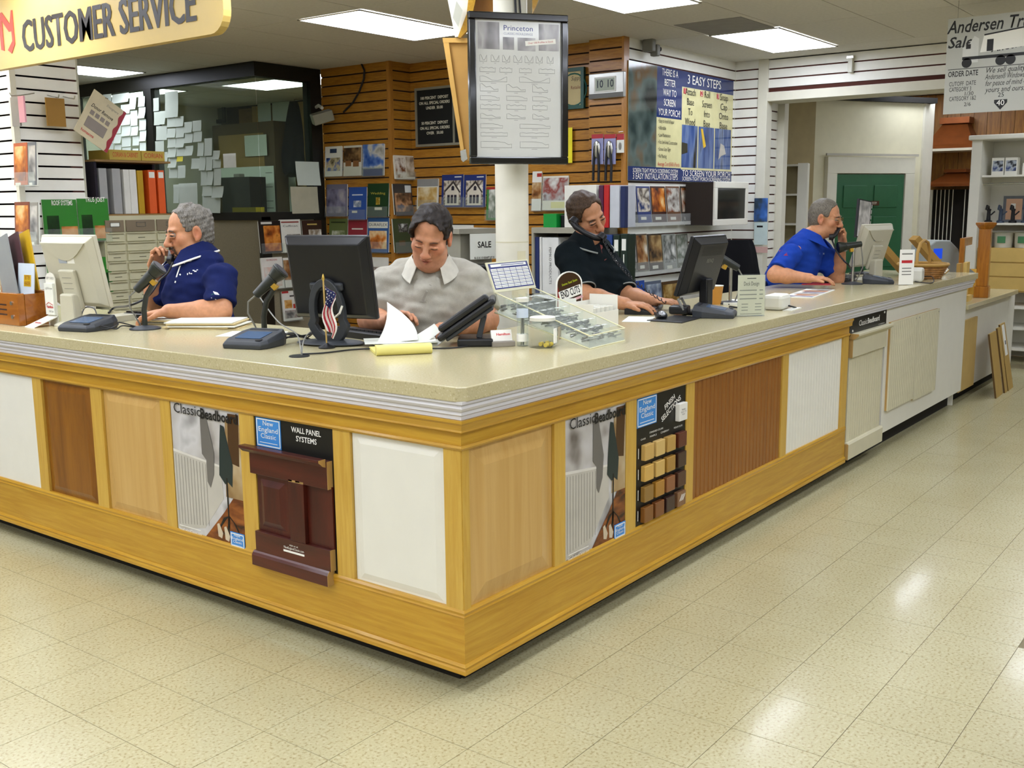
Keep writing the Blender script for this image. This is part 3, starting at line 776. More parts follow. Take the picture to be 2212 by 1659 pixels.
def house_print(t, h, w, zb=.05, zt=.82):
    cv = t.children[0]; Z = lambda v: (zb + v * (zt - zb)) * h; X_ = lambda u: (-.5 + u) * w
    def pg(n, m, pts, k): mb = MB(); mb.prism([(X_(u), Z(v)) for u, v in pts], 'y', -.0052 - .0004 * k, -.0049 - .0004 * k); mb.build(n, m, cv)
    pg('house_print', mat('house print cream', '#cfc6b4', .3), [(.18, .0), (.82, .0), (.82, .55), (.55, .95), (.18, .6)], 1)
    pg('roof_print', mat('house print roof', '#3a3230', .3), [(.12, .58), (.55, 1.0), (.9, .52), (.84, .50), (.55, .88), (.16, .52)], 2)
    for (u, v) in ((.28, .08), (.44, .08), (.60, .08)): pg('window_print', mat('house print window', '#2a2630', .3), [(u, v), (u + .12, v), (u + .12, v + .34), (u, v + .34)], 3)
    pg('window_print', MATS['house print window'], [(.47, .60), (.60, .60), (.60, .74), (.535, .80), (.47, .74)], 3)
def wh(plane, box, off=.03): return wrect(plane, *box, off=off)[3:1:-1]
# wood panel 1, three rows
brochure(Wd1, (701, 316, 737, 381), 'white brochure with a lit pavilion photo, first on the top rack of the wood wall', '#e4e1d4', [(.08, .18, .92, .62, ['#1c2c58', '#3a5aa0', '#c8b890', '#5a5038'], 14)], None, bands=[(.3, .78, .7, .92, '#2a3450')])
brochure(Wd1, (741, 314, 779, 380), 'brochure fading from dark brown to white beside the pavilion brochure', '#d8d2c2', [(.0, .45, 1, .93, ['#24160c', '#4a2e18', '#9a7448'], 10)], None, bands=[(.12, .32, .45, .5, '#8a5a30'), (.55, .3, .88, .5, '#8a5a30')])
brochure(Wd1, (782, 311, 828, 380), 'blue-sky house cover brochure at the right end of the top rack', '#8f948e', [(.0, .25, 1, 1, ['#2e4f96', '#5a7ab8', '#c9c6bc', '#8c877a'], 9)], None, bands=[(.05, .0, .95, .22, '#1e3468')])
brochure(Wd1, (704, 398, 748, 467), 'grey-violet glossy catalogue in the middle rack left of the blue booklet', '#6a6678', [(.05, .1, .95, .85, ['#3a3648', '#7c7890', '#a8a2a8'], 8)], None)
brochure(Wd1, (752, 404, 790, 474), 'royal blue booklet with a round seal in the middle rack', '#2b4f9c', [(.28, .38, .72, .58, ['#b8c0c8', '#7a8aa0', '#d8dce0'], 20)], None, bands=[(.2, .74, .8, .78, '#c8d0e0'), (.2, .2, .5, .27, '#d8d8d0')])
brochure(Wd1, (793, 396, 838, 468), 'dark green catalogue with a gold oval in the middle rack', '#1d3a1e', [(.40, .36, .60, .58, ['#caa83c', '#8a7020', '#e0cc70'], 20)], 'Wedding', tcol='#c9b84a', tz=.70, ts=.10, bands=[(.35, .2, .7, .28, '#d8d4c0')])
brochure(Wd1, (710, 472, 749, 540), 'olive brochure with white shapes low on the wood wall', '#5f6b3a', [(.15, .3, .85, .62, ['#e0e0d0', '#9aa07c', '#5f6b3a'], 16)], None, bands=[(.1, .86, .9, .9, '#2c3418')])
brochure(Wd1, (751, 474, 791, 542), 'red and white catalogue left of the white-arch brochure', '#8c2430', [(.0, .0, 1, .5, ['#e0d8c8', '#8a5c40', '#c9b8a0'], 10)], None, bands=[(.2, .68, .8, .72, '#e0dcd0')])
o = brochure(Wd1, (793, 470, 838, 545), 'blue brochure with orange picture and lettering on a white arch', '#31588f', [(.08, .1, .92, .62, ['#7a3a14', '#c9752c', '#e6c28c', '#d8d4c4'], 9)], 'DURAFLEX', tz=.79, ts=.12, tw=.86, tcol='#1d2440', bands=[(.04, .70, .96, .88, '#dcdacb')])
# return face
brochure(Ret, (853, 336, 896, 387), 'narrow brochure with a framed door picture on the wood return', '#cfc8b6', [(.05, .05, .55, .9, ['#6b4226', '#d8d2c4', '#8a6a4a'], 14), (.58, .1, .98, .95, ['#6a5848', '#a89880', '#d0c8b8'], 12)])
brochure(Ret, (852, 397, 892, 464), 'dark fireplace brochure in a clear pocket on the wood return', '#34302c', [(.05, .1, .95, .7, ['#1c1610', '#6a4a30', '#b88a60', '#4a4a58'], 10)], None, bands=[(.62, .72, .95, .95, '#c8ccc8')])
brochure(Ret, (852, 472, 891, 545), 'dark green brochure with a small window picture on the wood return', '#38462e', [(.28, .6, .8, .85, ['#d8dcd4', '#2a2a28', '#8a8c84'], 18)], None, bands=[(.25, .2, .6, .35, '#5a4a30')])
# office side below the sill
brochure(OfS, (562, 477, 609, 546), 'dark staircase catalogue below the office window sill', '#1d130c', [(.2, .05, .95, .85, ['#2c1408', '#a0521a', '#d88a34', '#3a1c0c'], 8)], None, bands=[(.1, .9, .6, .97, '#d8d4c8')])
brochure(OfS, (607, 474, 652, 545), 'white stair parts booklet below the office window sill', '#dedccf', [(.3, .1, .95, .55, ['#d0ccc0', '#7a7468', '#a8a298'], 18)], 'Coffman', tcol='#2a2a2a', tz=.8, ts=.08, bands=[(.08, .9, .92, .94, '#8c3a30')])
brochure(OfS, (656, 476, 698, 546), 'brown catalogue with white railing picture by the office corner post', '#3a2418', [(.3, .2, .95, .72, ['#d8d0c0', '#8a7860', '#e6e0d4'], 14)], None, bands=[(.25, .86, .75, .90, '#c9b060')])
brochure(OfS, (567, 556, 613, 624), 'white and pink price sheet curling in the lower office rack', '#dad6cc', [(.1, .08, .9, .7, ['#dad6cc', '#d8b8a8', '#e2ded4'], 10)], 'GORDON', tcol='#b03030', tz=.92, ts=.08, tw=.5)
brochure(OfS, (615, 556, 652, 620), 'brochure with an interior room photo in the lower office rack', '#e0ddd2', [(.0, .25, 1, .92, ROOM, 9)])
brochure(OfS, (612, 628, 652, 692), 'home magazine with red headline in the bottom office rack', '#d8d6cc', [(.08, .08, .9, .35, ['#7a3a30', '#a8a098', '#383430'], 12), (.1, .42, .5, .7, ['#b0782c', '#d8b070', '#6a5030'], 14)], None, bands=[(.4, .80, .95, .85, '#4a4440'), (.0, .93, .35, 1, '#a83030'), (.55, .4, .9, .55, '#b03a30')])
brochure(Wd1, (800, 556, 836, 625), 'white flyer with small photos partly behind the black monitor', '#dcdad0', [(.1, .35, .9, .7, ['#6a4a40', '#a89888', '#384048'], 16)])
# wood panel 2
brochure(Wd2, (900, 386, 945, 452), 'brochure with tan building photo above the seated man in grey', '#d8d4c6', [(.05, .1, .95, .72, ['#8a6428', '#c2a060', '#e0d4b0'], 10)], None, bands=[(.0, .75, 1, 1, '#8d8c88')])
hb1 = brochure(Wd2, (953, 377, 999, 447), 'navy house brochure, left of a matching pair on the wood wall', '#23306a', [(.1, .05, .9, .82, ['#2a2420', '#cfc4b0', '#5a4a40', '#e0d8c8'], 12)], None, bands=[(.6, .91, .92, .94, '#d8d8d0')])
hb2 = brochure(Wd2, (1001, 377, 1047, 447), 'navy house brochure, right of a matching pair on the wood wall', '#23306a', [(.1, .05, .9, .82, ['#2a2420', '#cfc4b0', '#5a4a40', '#e0d8c8'], 12)], None, bands=[(.6, .91, .92, .94, '#d8d8d0')])
house_print(hb1, *wh(Wd2, (953, 377, 999, 447))); house_print(hb2, *wh(Wd2, (1001, 377, 1047, 447)))
brochure(Wd2, (1050, 404, 1081, 475), 'green-edged brochure showing an attic window half behind the pole', '#3f7a3a', [(.15, .06, 1, .95, ['#d8d8cc', '#6a7460', '#a8a89c'], 10)], None, bands=[(0, .93, 1, 1, '#a03028')])
brochure(Wd2, (975, 486, 1020, 560), 'white folder with two small window photos above the SALE notice', '#dddbd0', [(.1, .18, .45, .38, ['#7a4a28', '#c8c0b0'], 20), (.1, .40, .45, .58, ['#7a4a28', '#30303a', '#c8c0b0'], 20)], None, bands=[(.6, .84, .9, .87, '#333333')])
brochure(Wd2, (1148, 370, 1168, 455), 'white brochure partly hidden behind the pole with a red band', '#d8d6cc', [(.0, .3, 1, .72, ROOM, 10)], None, bands=[(.5, .86, 1, .95, '#a02c28')])
brochure(Wd2, (1171, 380, 1226, 454), 'wide catalogue with disc and red interior behind the pole', '#d2cfbf', [(.02, .28, .98, .95, ['#5a2420', '#a8a8a4', '#8a4038', '#d0d0c8'], 8)], None, bands=[(.35, .06, .95, .24, '#cfca8e')])

# letter board with deposit rules
loc, rz, w, h = wrect(Wd2, 898, 186, 1005, 315, .03)
lb = thing('letter_board', 'black felt letter board with deposit rules in a grey frame', 'notice board', loc, rz)
mb = MB(); e = .022
mb.box(-w / 2, w / 2, -.01, .02, 0, e).box(-w / 2, w / 2, -.01, .02, h - e, h).box(-w / 2, -w / 2 + e, -.01, .02, e, h - e).box(w / 2 - e, w / 2, -.01, .02, e, h - e)
mb.build('frame', mat('grey alloy frame', '#8f8b78', .45, .3), lb)
bx('felt', mat('black felt', '#151613', .95), lb, -w / 2 + e, w / 2 - e, .0, .018, e, h - e)
m_let = mat('letter board letters', '#d9d6c0', .5, var=0)
bx('mid_bar', MATS['grey alloy frame'], lb, w * .26, w * .26 + .02, -.008, .001, e, h - e)
for k, (s, ww) in enumerate((('100 PERCENT  DEPOSIT', .56), ('ON ALL SPECIAL ORDERS', .62), ('UNDER  50.00', .34), None or ('', 0), ('', 0), ('50 PERCENT  DEPOSIT', .54), ('ON ALL SPECIAL ORDERS', .60), ('OVER   50.00', .34))):
    if s: text(s, .036, m_let, lb, (-w * .11, -.0015, h * .82 - k * h * .085), w=w * ww, bold=.0007)
# green framed picture, clock, yellow paper, clippers
loc, rz, w, h = wrect(Wd2, 1205, 147, 1262, 236, .03)
gp = thing('framed_picture', 'green framed print with cursive lettering behind the hanging frame', 'picture', loc, rz)
mb = MB(); e = .03
mb.box(-w / 2, w / 2, -.01, .02, 0, e).box(-w / 2, w / 2, -.01, .02, h - e, h).box(-w / 2, -w / 2 + e, -.01, .02, e, h - e).box(w / 2 - e, w / 2, -.01, .02, e, h - e)
mb.build('frame', mat('teal green frame', '#0f4a40', .4), gp); bx('print', mat('tan print', '#bfae7c', .5), gp, -w / 2 + e, w / 2 - e, 0, .015, e, h - e)
text('Supply', .05, m_kprint, gp, (w * .2, -.001, h * .74), w=w * .4, shear=.3); text('Retailer', .04, mat('rust print', '#7a3420', .5), gp, (w * .2, -.001, h * .52), w=w * .4)
mb = MB(); mb.tube([(w * .1 + .13 * math.cos(a * .3), -.0012, h * .47 + .13 * math.sin(a * .3)) for a in range(22)], .006, 6); mb.build('ring_print', mat('teal print', '#145a50', .5), gp)
W4 = ('x', XW2 - .09)
loc, rz, w, h = wrect(W4, 1273, 157, 1348, 212, .035)
ck = thing('wall_clock', 'silver digital wall clock showing 10 10 on the wood corner', 'clock', loc, rz)
bx('case', mat('silver clock case', '#a9aaa6', .3, .6), ck, -w / 2, w / 2, -.01, .03, 0, h, .006)
bx('lower_band', mat('dark clock band', '#55544f', .35), ck, -w / 2 + .002, w / 2 - .002, -.0115, -.0095, .004, h * .2)
bx('bezel', mat('clock bezel', '#cfcfc8', .3), ck, -w * .33, w * .29, -.014, -.0098, h * .24, h * .84, .003)
bx('display', mat('lcd grey green', '#8f9a86', .3), ck, -w * .29, w * .25, -.0155, -.0138, h * .30, h * .78)
for (dx, s) in ((-.17, '10'), (.13, '10')): text(s, h * .42, mat('lcd digits', '#1c2236', .5), ck, (dx * w, -.0162, h * .55), w=w * .17, bold=.001)
loc, rz, w, h = wrect(Wd2, 1216, 276, 1236, 352, .03)
o = bx('yellow_tag', mat('yellow card', '#e6d722', .5), None, -w / 2, w / 2, 0, .003, 0, h); o.location = loc; o.rotation_euler = (0, 0, rz); tag(o, 'bright yellow card peeking out right of the hanging frame', 'card')
for k, (px, py0, py1, lab) in enumerate(((1290, 290, 355, 'carded pliers with black handles, left on the wood corner hooks'), (1317, 290, 355, 'carded pliers with black handles, right on the wood corner hooks'))):
    loc, rz, w, h = wrect(W4, px - 12, py0, px + 13, py1, .06)
    t = thing('tool_card', lab, 'tool', loc, rz)
    cdd = bx('card', mat('lilac tool card', '#8f92b8', .4, var=.12), t, -w / 2, w / 2, 0, .002, 0, h)
    bx('red_header', mat('red header', '#a82430', .4), t, -w / 2, w / 2, -.001, -.0002, h * .86, h)
    pl = MB(); pl.tube([(-.01, -.012, h * .62), (-.022, -.014, h * .35), (-.03, -.012, -.02), (-.032, -.012, -.13)], .011, 8); pl.tube([(.01, -.012, h * .62), (.016, -.014, h * .35), (.022, -.012, -.02), (.02, -.012, -.14)], .011, 8)
    pl.build('handles', m_plk, t, 0, True); MB().ell((0, -.013, h * .5), (.034, .01, .07)).build('jaws', m_steel, t, 0, True)
    MB().tube([(0, .055, h + .02), (0, -.04, h + .012), (0, -.05, h + .02)], .003, 6).build('hook', m_steel, t)
loc, rz, w, h = wrect(W4, 1332, 289, 1348, 330, .05)
t = thing('tool_card', 'small red-topped hardware card right of the carded pliers', 'tool', loc, rz)
bx('card', m_paper, t, -w / 2, w / 2, 0, .002, 0, h); bx('red_header', MATS['red header'], t, -w / 2, w / 2, -.001, -.0002, h * .68, h); MB().ell((0, -.006, h * .35), (.012, .006, .03)).build('bit', m_plg, t)
MB().tube([(0, .045, h + .02), (0, -.03, h + .012)], .003, 6).build('hook', m_steel, t)
# speaker bracket and cable on the first wood panel
loc = P(700, 240, x=XW1 - .05)
sp = thing('wall_camera', 'small beige security camera with cable on the wood wall', 'camera', loc, RZL)
bx('mount', m_plw, sp, -.18, -.10, -.0, .05, -.02, .10, .005); MB().tube([(-.14, 0, .03), (-.02, -.05, .05), (.06, -.08, .02)], .016, 8).build('arm', m_plw, sp, 0, True)
MB().at((.10, -.12, -.07), (.3, .2, -.5)).box(-.06, .06, -.10, .10, -.05, .05).build('body', mat('aged plastic', '#8d8a76', .5), sp, .01)
pts = [P(742, 242, x=XW1 - .02), P(762, 222, x=XW1 - .02), P(776, 198, x=XW1 - .02), P(786, 170, x=XW1 - .02), P(787, 152, x=XW1 - .02), P(779, 134, x=XW1 - .01)]
l = MB(); l.tube(pts, .009, 8); o = l.build('cable', m_plk, None, 0, True); tag(o, 'black cable hanging from the ceiling to the wall camera', 'cable')
# camera bracket on white wall
loc = P(1405, 100, y=YS - .06)
sp = thing('wall_camera', 'grey security camera hanging above the porch poster', 'camera', loc, 0)
bx('mount', m_plg, sp, -.02, .03, -.02, .05, .0, .13, .004); bx('body', m_plg, sp, -.07, -.01, -.06, .04, -.05, .05, .012); bx('head', m_plg, sp, -.009, .045, -.07, .0, -.08, .01, .01)
MB().cyl((.046, -.04, -.02), (.075, -.05, -.02), .018).build('lens', m_plk, sp, 0, True)

# porch screen poster on the white slatwall
loc, rz, w, h = wrect(Wh, 1357, 152, 1582, 392, .02)
po = thing('porch_poster', 'large glossy porch screening poster with blue headings', 'poster', loc, rz)
cx = .62
bx('sheet', mat('poster cream sheet', '#d6cf9a', .12, coat=.3), po, -w / 2, w / 2, 0, .003, 0, h)
X = lambda u: -w / 2 + u * w
navy = mat('poster navy', '#1c2f66', .15, coat=.3)
def pr(n, m, u0, u1, v0, v1, k=1): return bx(n, m, po, X(u0), X(u1), -.0008 * k - .0002, -.0008 * k + .0004, v0 * h, v1 * h)
pr('porch_photo', photo('porch photo', ['#141c18', '#3a4844', '#5c6a64', '#6e5434', '#8d958c'], 3.0, .1, 2), 0, .24, .12, 1.0)
pr('navy_block', navy, .24, .47, .56, 1.0); pr('navy_block', navy, .47, 1, .86, 1.0); pr('navy_block', navy, 0, .47, -.0, .12, 2); pr('navy_block', navy, .47, 1, .0, .11, 2)
for k, (u0, u1) in enumerate(((.475, .63), (.64, .80), (.81, .985))):
    pr('step_photo', photo('step photo %d' % k, ['#1c2a50', '#3f5688', '#6a7ca0', '#2c2820'], 4 + k, .1, k, (2, 1, .4)), u0, u1, .13, .52)
    text('123'[k], .06, m_wprint, pr('step_disc', m_redpr, u0 + .01, u0 + .035, .80, .85, 2), (X(u0 + .022), -.003, h * .825))
    text(('Attach\nBase\nTo\nWood', 'Roll\nScreen\nInto\nBase', 'Snap\nCap\nOnto\nBase')[k], .085, m_kprint, po, (X((u0 + u1) / 2), -.003, h * .685), w=w * .10)
m_cone = mat('drill black yellow', '#2c2a18', .3)
mb = MB(); mb.prism([(X(.475), h * .36), (X(.53), h * .35), (X(.53), h * .27), (X(.475), h * .25)], 'y', -.0035, -.003); mb.build('drill_print', m_cone, po)
mb = MB(); mb.prism([(X(.66), h * .5), (X(.68), h * .5), (X(.715), h * .34), (X(.69), h * .32)], 'y', -.0035, -.003); mb.build('knife_print', mat('knife yellow', '#d8b020', .3), po)
mb = MB(); mb.prism([(X(.85), h * .22), (X(.87), h * .38), (X(.91), h * .36), (X(.93), h * .28), (X(.88), h * .26)], 'y', -.0035, -.003); mb.build('trowel_print', mat('trowel grey', '#b9b4a8', .3), po)
text('THERE IS A\nBETTER\nWAY TO\nSCREEN\nYOUR PORCH!', .082, m_wprint, po, (X(.355), -.003, h * .78), w=w * .20, lead=1.0)
text('3 EASY STEPS', .11, m_wprint, po, (X(.69), -.003, h * .93), w=w * .34)
for k, s in enumerate(('Easy to Install & Repair', 'Affordable', 'Low Maintenance', 'Fits 2x6 & 4x6 Construction', 'Screen Stays Tight', 'No Painting')):
    text('\u2022 ' + s, .045, m_kprint, po, (X(.255), -.003, h * (.53 - k * .062)), align='LEFT', xs=.62)
text('Average Cost $160 a Porch', .05, m_redpr, po, (X(.355), -.003, h * .15), w=w * .20)
text('SCREEN TIGHT PORCH SCREENING SYSTEM', .05, m_wprint, po, (X(.24), -.003, h * .085), w=w * .40)
text('3 EASY INSTALLATION STEPS', .07, m_wprint, po, (X(.24), -.003, h * .035), w=w * .40)
text('TO SCREEN YOUR PORCH', .075, m_wprint, po, (X(.735), -.003, h * .075), w=w * .5)
text('SCREEN-TIGHT PORCH SCREENING SYSTEM', .05, m_wprint, po, (X(.735), -.003, h * .025), w=w * .5)

# brochure rows on white slatwall
def ledge(plane, box, label):
    loc, rz, w, h = wrect(plane, *box, off=.07)
    t = thing('acrylic_shelf', label, 'shelf', loc, rz)
    MB().box(-w / 2, w / 2, -.012, .068, 0, .004).box(-w / 2, w / 2, -.014, -.012, 0, h).build('tray', m_acryl, t)
    MB().box(-w / 2, w / 2, -.016, -.0142, .0, .03).build('lip', mat('frosted lip', '#b9bab2', .4), t)
    return t
ledge(Wh, (1360, 462, 1516, 487), 'clear shelf holding the upper brochure row on the white slatwall')
ledge(Wh, (1360, 562, 1500, 590), 'clear shelf holding the lower brochure row on the white slatwall')
R1 = [(1365, 1378, '#262a30', GREY, 'narrow dark brochure'), (1379, 1408, '#24346a', ['#20305e', '#cfc4b0', '#4a4038', '#e0d8c8'], 'navy house brochure'), (1410, 1441, '#3a1a10', WARM, 'brown French-door brochure'),
      (1443, 1472, '#6a4a34', ['#4a2818', '#c8c4b8', '#7a4020'], 'red-framed window brochure'), (1474, 1500, '#3a3026', ['#d8d0bc', '#8a4a1c', '#d89038'], 'amber hallway brochure'), (1501, 1516, '#cfd0cc', ['#1f2c58', '#c8c8c0', '#6a7890'], 'slim white brochure')]
for (a, b, base, cols, nm) in R1:
    brochure(Wh, (a, 402, b, 481), nm + ' on the upper shelf of the white slatwall', base, [(.06, .3, .94, .95, cols, 9)], None, holder=False, bands=[(.2, .08, .6, .16, '#cfcabc')], lean=.1)
R2 = [(1366, 1377, '#55524c', GREY, 'thin grey brochure'), (1378, 1402, '#5a4a3a', ROOM, 'sunroom brochure'), (1404, 1434, '#3a2c1c', ['#2c1c10', '#8a6a40', '#c8a870'], 'dark wooden door brochure'), (1436, 1463, '#8a8a84', ['#c9c8c0', '#5a5e58', '#e0e0d8'], 'pale entryway brochure'), (1465, 1490, '#6a6a5a', ['#d8d8d0', '#707a6a', '#a8aaa0'], 'white window brochure')]
for (a, b, base, cols, nm) in R2:
    brochure(Wh, (a, 505, b, 584), nm + ' on the lower shelf of the white slatwall', base, [(.06, .22, .94, .96, cols, 9)], None, holder=False, bands=[(.2, .05, .6, .14, '#cfcabc')], lean=.1)
for (a, b, base, cols, nm) in ((1365, 1396, '#27489a', ['#27489a', '#3a62c0', '#8aa0d8'], 'blue brochure'), (1398, 1432, '#5a6478', ['#38445a', '#8a98b0', '#c8d0d8'], 'twilight harbour brochure'), (1434, 1470, '#4a3018', ['#2c1a0c', '#8a6428', '#d0b070'], 'brown staircase brochure')):
    brochure(Wh, (a, 607, b, 672), nm + ' in the bottom row above the keyboard', base, [(.05, .1, .95, .9, cols, 9)], None, holder=False, lean=.1)
# white display frame box with black window
loc, rz, w, h = wrect(Wh, 1540, 393, 1612, 486, .30)
tv = thing('display_frame', 'white framed cabinet door sample with dark glass on the slatwall', 'cabinet door', loc, rz)
mb = MB(); e = .055
mb.box(-w / 2, w / 2, -.02, .0, 0, e).box(-w / 2, w / 2, -.02, 0, h - e, h).box(-w / 2, -w / 2 + e, -.02, 0, e, h - e).box(w / 2 - e, w / 2, -.02, 0, e, h - e)
mb.build('frame', m_wpan, tv, .003); bx('glass', mat('dark glass', '#1d1f1c', .08), tv, -w / 2 + e, w / 2 - e, -.012, -.004, e, h - e)
bx('box', mat('dark cabinet box', '#2a2018', .6), tv, -w / 2 + .003, w / 2 - .05, .001, .27, .004, h - .004)
# calendar
CalP = ('x', XH)
loc, rz, w, h = wrect(CalP, 1629, 428, 1658, 479, .03)
ca = thing('calendar', 'wall calendar with blue sculpture photo hanging on the slatwall end', 'calendar', loc, rz)
bx('picture_page', photo('calendar photo', ['#2a3038', '#3a4a5a', '#3c68b0', '#5a88d0'], 7, .3, 4), ca, -w / 2, w / 2, 0, .003, 0, h)
o = bx('date_page', mat('calendar page', '#c4d4d0', .6), ca, -w / 2 + .01, w / 2 + .01, -.012, -.009, -h * .98, -.004); o.rotation_euler = (.03, 0, 0)
bx('month_print', m_kprint, o, -.03, .03, -.0126, -.0121, -h * .24, -h * .16)
loc, rz, w, h = wrect(CalP, 1630, 533, 1658, 546, .03)
o = bx('pink_note', mat('pink note', '#c9a49a', .6), None, -w / 2, w / 2, 0, .002, 0, h); o.location = loc; o.rotation_euler = (0, 0, rz); tag(o, 'small pinkish note under the wall calendar', 'note')
bxp = P(1612, 573, x=XH - .02)
o = bx('outlet_plate', m_plw, None, -.05, .05, -.01, .01, -.07, .07, .003); o.location = bxp; o.rotation_euler = (0, 0, RZL); tag(o, 'plain wall outlet plate low on the white slatwall corner', 'outlet')
# sprinkler / emergency lamp on the header
loc = P(1838, 134, x=XH - .03)
t = thing('header_hook', 'small clear sign hook on the slatwall header', 'hook', loc, RZL); bx('clip', m_plw, t, -.02, .02, -.02, .03, -.09, .06, .004); bx('lug', m_steel, t, -.03, .03, -.03, -.021, .03, .05)

# ---------------------------------------------------------------- left pillar goods
PF = ('y', PY); PS = ('x', PX0); PT = ('y', 5.47)
def hookrod(t, z, w=0):
    MB().tube([(w, .112, z + .03), (w, .02, z + .01), (w, -.05, z), (w, -.06, z + .02)], .004, 6).build('hook', m_steel, t)
loc, rz, w, h = wrect(PF, 100, 212, 140, 273, .09)
t = thing('hanging_swatch', 'plain brown card hanging on a slatwall hook', 'sample card', loc, rz); bx('card', mat('kraft brown card', '#9a7228', .6), t, -w / 2, w / 2, -.006, .006, 0, h); hookrod(t, h); hookrod(t, h, .12)
loc, rz, w, h = wrect(PS, 26, 208, 60, 272, .09)
t = thing('hanging_swatch', 'pink and grey card hanging on the pillar side', 'sample card', loc, rz); bx('card', mat('grey card', '#8b8680', .6), t, -w / 2, 0, -.006, .006, 0, h); bx('pink_half', mat('pink card', '#d69aa6', .6), t, 0, w * .35, -.008, .004, .02, h); hookrod(t, h)
c = P(217, 262, y=PY - .14)
t = thing('tilted_sample_card', 'tilted beige swatch card with red wavy edge lettered Donor Remove', 'sample card', c, 0, rot=(0, math.radians(32), 0))
hw, hh = .145, .175
bx('card', mat('beige sample card', '#cfc3a2', .55), t, -hw, hw, -.003, .003, -hh, hh)
pts = [(hw - .03 + .008 * math.sin(k * .9), -hh + k * 2 * hh / 24) for k in range(25)] + [(hw, hh), (hw, -hh)]
t2 = [(hh2[1], hh2[0]) for hh2 in pts]
mb = MB(); mb.prism(pts, 'y', -.005, -.0035); mb.build('wavy_edge', mat('wine red edge', '#9a2030', .5), t)
gsw = mat('grey laminate chip', '#8a8078', .5)
for k in range(4): bx('chip', gsw, t, -.10 + k * .045, -.068 + k * .045, -.006, -.0035, -.0, .032)
bx('chip', gsw, t, -.10, .07, -.006, -.0035, -.10, -.02)
text('Designers', .026, mat('grey print', '#777570', .6), t, (.04, -.004, .13), shear=.2); text('Donor Remove', .04, m_kprint, t, (-.02, -.004, .065), w=.19, shear=.3, bold=.0006); text('homasote', .032, m_redpr, t, (-.05, -.004, -.135), w=.11, bold=.0006)
MB().tube([(-.05, .11, hh + .03), (-.05, .02, hh + .0), (-.04, -.03, hh - .01)], .004, 6).build('hook', m_steel, t)
GC = [(94, 431, 168, 522, 'TRUS JOIST\nROOF SYSTEMS', 'green roofing flyer, left of the pair on the white pillar'), (170, 429, 236, 520, 'TRUS JOIST', 'green flyer with dark tool photo, right of the pair on the white pillar')]
for k, (a, b, c2, d2, s, lab) in enumerate(GC):
    t = brochure(PF, (a, b, c2, d2), lab, '#2f7a26', [(.1, .05, .45, .62, ['#12240e', '#1d4416', '#2f7a26'], 7), (.5, .05, .98, .36, ['#8a4a1c', '#c98a4c', '#e0b078'], 9)], None, lean=.03, holder=True)
    text(s, .05, m_wprint, t, (.02, -.0075, .30), bold=.0006, w=.16)
for k, (a, b, c2, d2, lab) in enumerate(((104, 562, 160, 640, 'lower green flyer showing leaves, left under the white pillar pair'), (205, 555, 242, 640, 'lower green flyer behind the beige monitor'))):
    t = brochure(PF, (a, b, c2, d2), lab, '#2f7a26', [(.1, .05, .9, .6, ['#12240e', '#1d4416', '#2f7a26'], 7)], None, lean=.03, holder=False)
BL = [(PS, (28, 308, 57, 400), '#b0562a', WARM, 'orange wood-tone brochure in the upper rack of the pillar side'), (PS, (59, 306, 76, 400), '#6a6c70', GREY, 'grey narrow brochure in the upper rack of the pillar side'), (PT, (-12, 310, 12, 398), '#d0d4d8', ['#2c4a8a', '#d8dade', '#a0522a'], 'white and blue brochure at the left picture edge'),
      (PS, (30, 436, 62, 528), '#7a3a22', WARM, 'dark red woodwork brochure in the lower rack of the pillar side'), (PS, (63, 437, 80, 528), '#8a867c', GREY, 'pale grey brochure in the lower rack of the pillar side'), (PT, (-10, 436, 20, 526), '#3c2a34', ['#2a1a20', '#7a3228', '#c8b0a0'], 'plum coloured brochure at the left picture edge')]
for (pl, box, base, cols, lab) in BL:
    brochure(pl, box, lab, base, [(.08, .1, .92, .92, cols, 8)], None, off=.05, bands=[(.1, .0, .5, .06, '#dcd8cc')])

# ---------------------------------------------------------------- card file cabinet with binders
YF = 5.02
cx0, cx1 = 1.87, 2.62
cab = thing('drawer_cabinet', 'cream steel cabinet with columns of small label drawers', 'cabinet', (cx0, YF, 0), 0)
m_cab = mat('cream steel', '#c2bd9c', .45, .1, var=.03); m_drw = mat('taupe drawer', '#7a6c56', .5)
CW = cx1 - cx0; CZ = 1.635
bx('body', m_cab, cab, 0, CW, .012, .45, 0, CZ)
cols = [(.01, .165), (.185, .435), (.455, .70)]
for ci, (a, b) in enumerate(cols):
    z = CZ - .025; k = 0
    while z > .2:
        hgt = .095 if k == 0 else .0735
        d = bx('drawer', m_drw if k == 0 else m_cab, cab, a, b, 0, .013, z - hgt, z - .008, .002)
        if k == 0:
            mb = MB(); c0 = (a + b) / 2; mb.box(c0 - .04, c0 + .04, -.004, 0, z - .058, z - .055).box(c0 - .04, c0 + .04, -.004, 0, z - .028, z - .025).box(c0 - .04, c0 - .037, -.004, 0, z - .058, z - .025).box(c0 + .037, c0 + .04, -.004, 0, z - .058, z - .025)
            mb.build('label_holder', m_steel, d); 
            if ci == 0: bx('label', m_paper, d, c0 - .036, c0 + .036, -.002, -.0005, z - .054, z - .029)
        else:
            bx('pull_lip', m_cab, d, a + .005, b - .005, -.012, 0, z - .014, z - .008)
            if k % 2: bx('label_print', mat('faint ink', '#6a6650', .6), d, (a + b) / 2 - .03, (a + b) / 2 + .03, -.0012, 0, z - .05, z - .044)
        z -= hgt; k += 1
sh = thing('binder_shelf', 'open shelf of cardboard boxes standing over the drawer cabinet', 'shelf', (cx0 - .01, YF + .03, CZ), 0)
m_dk = mat('dark shelf back', '#1c1420', .8)
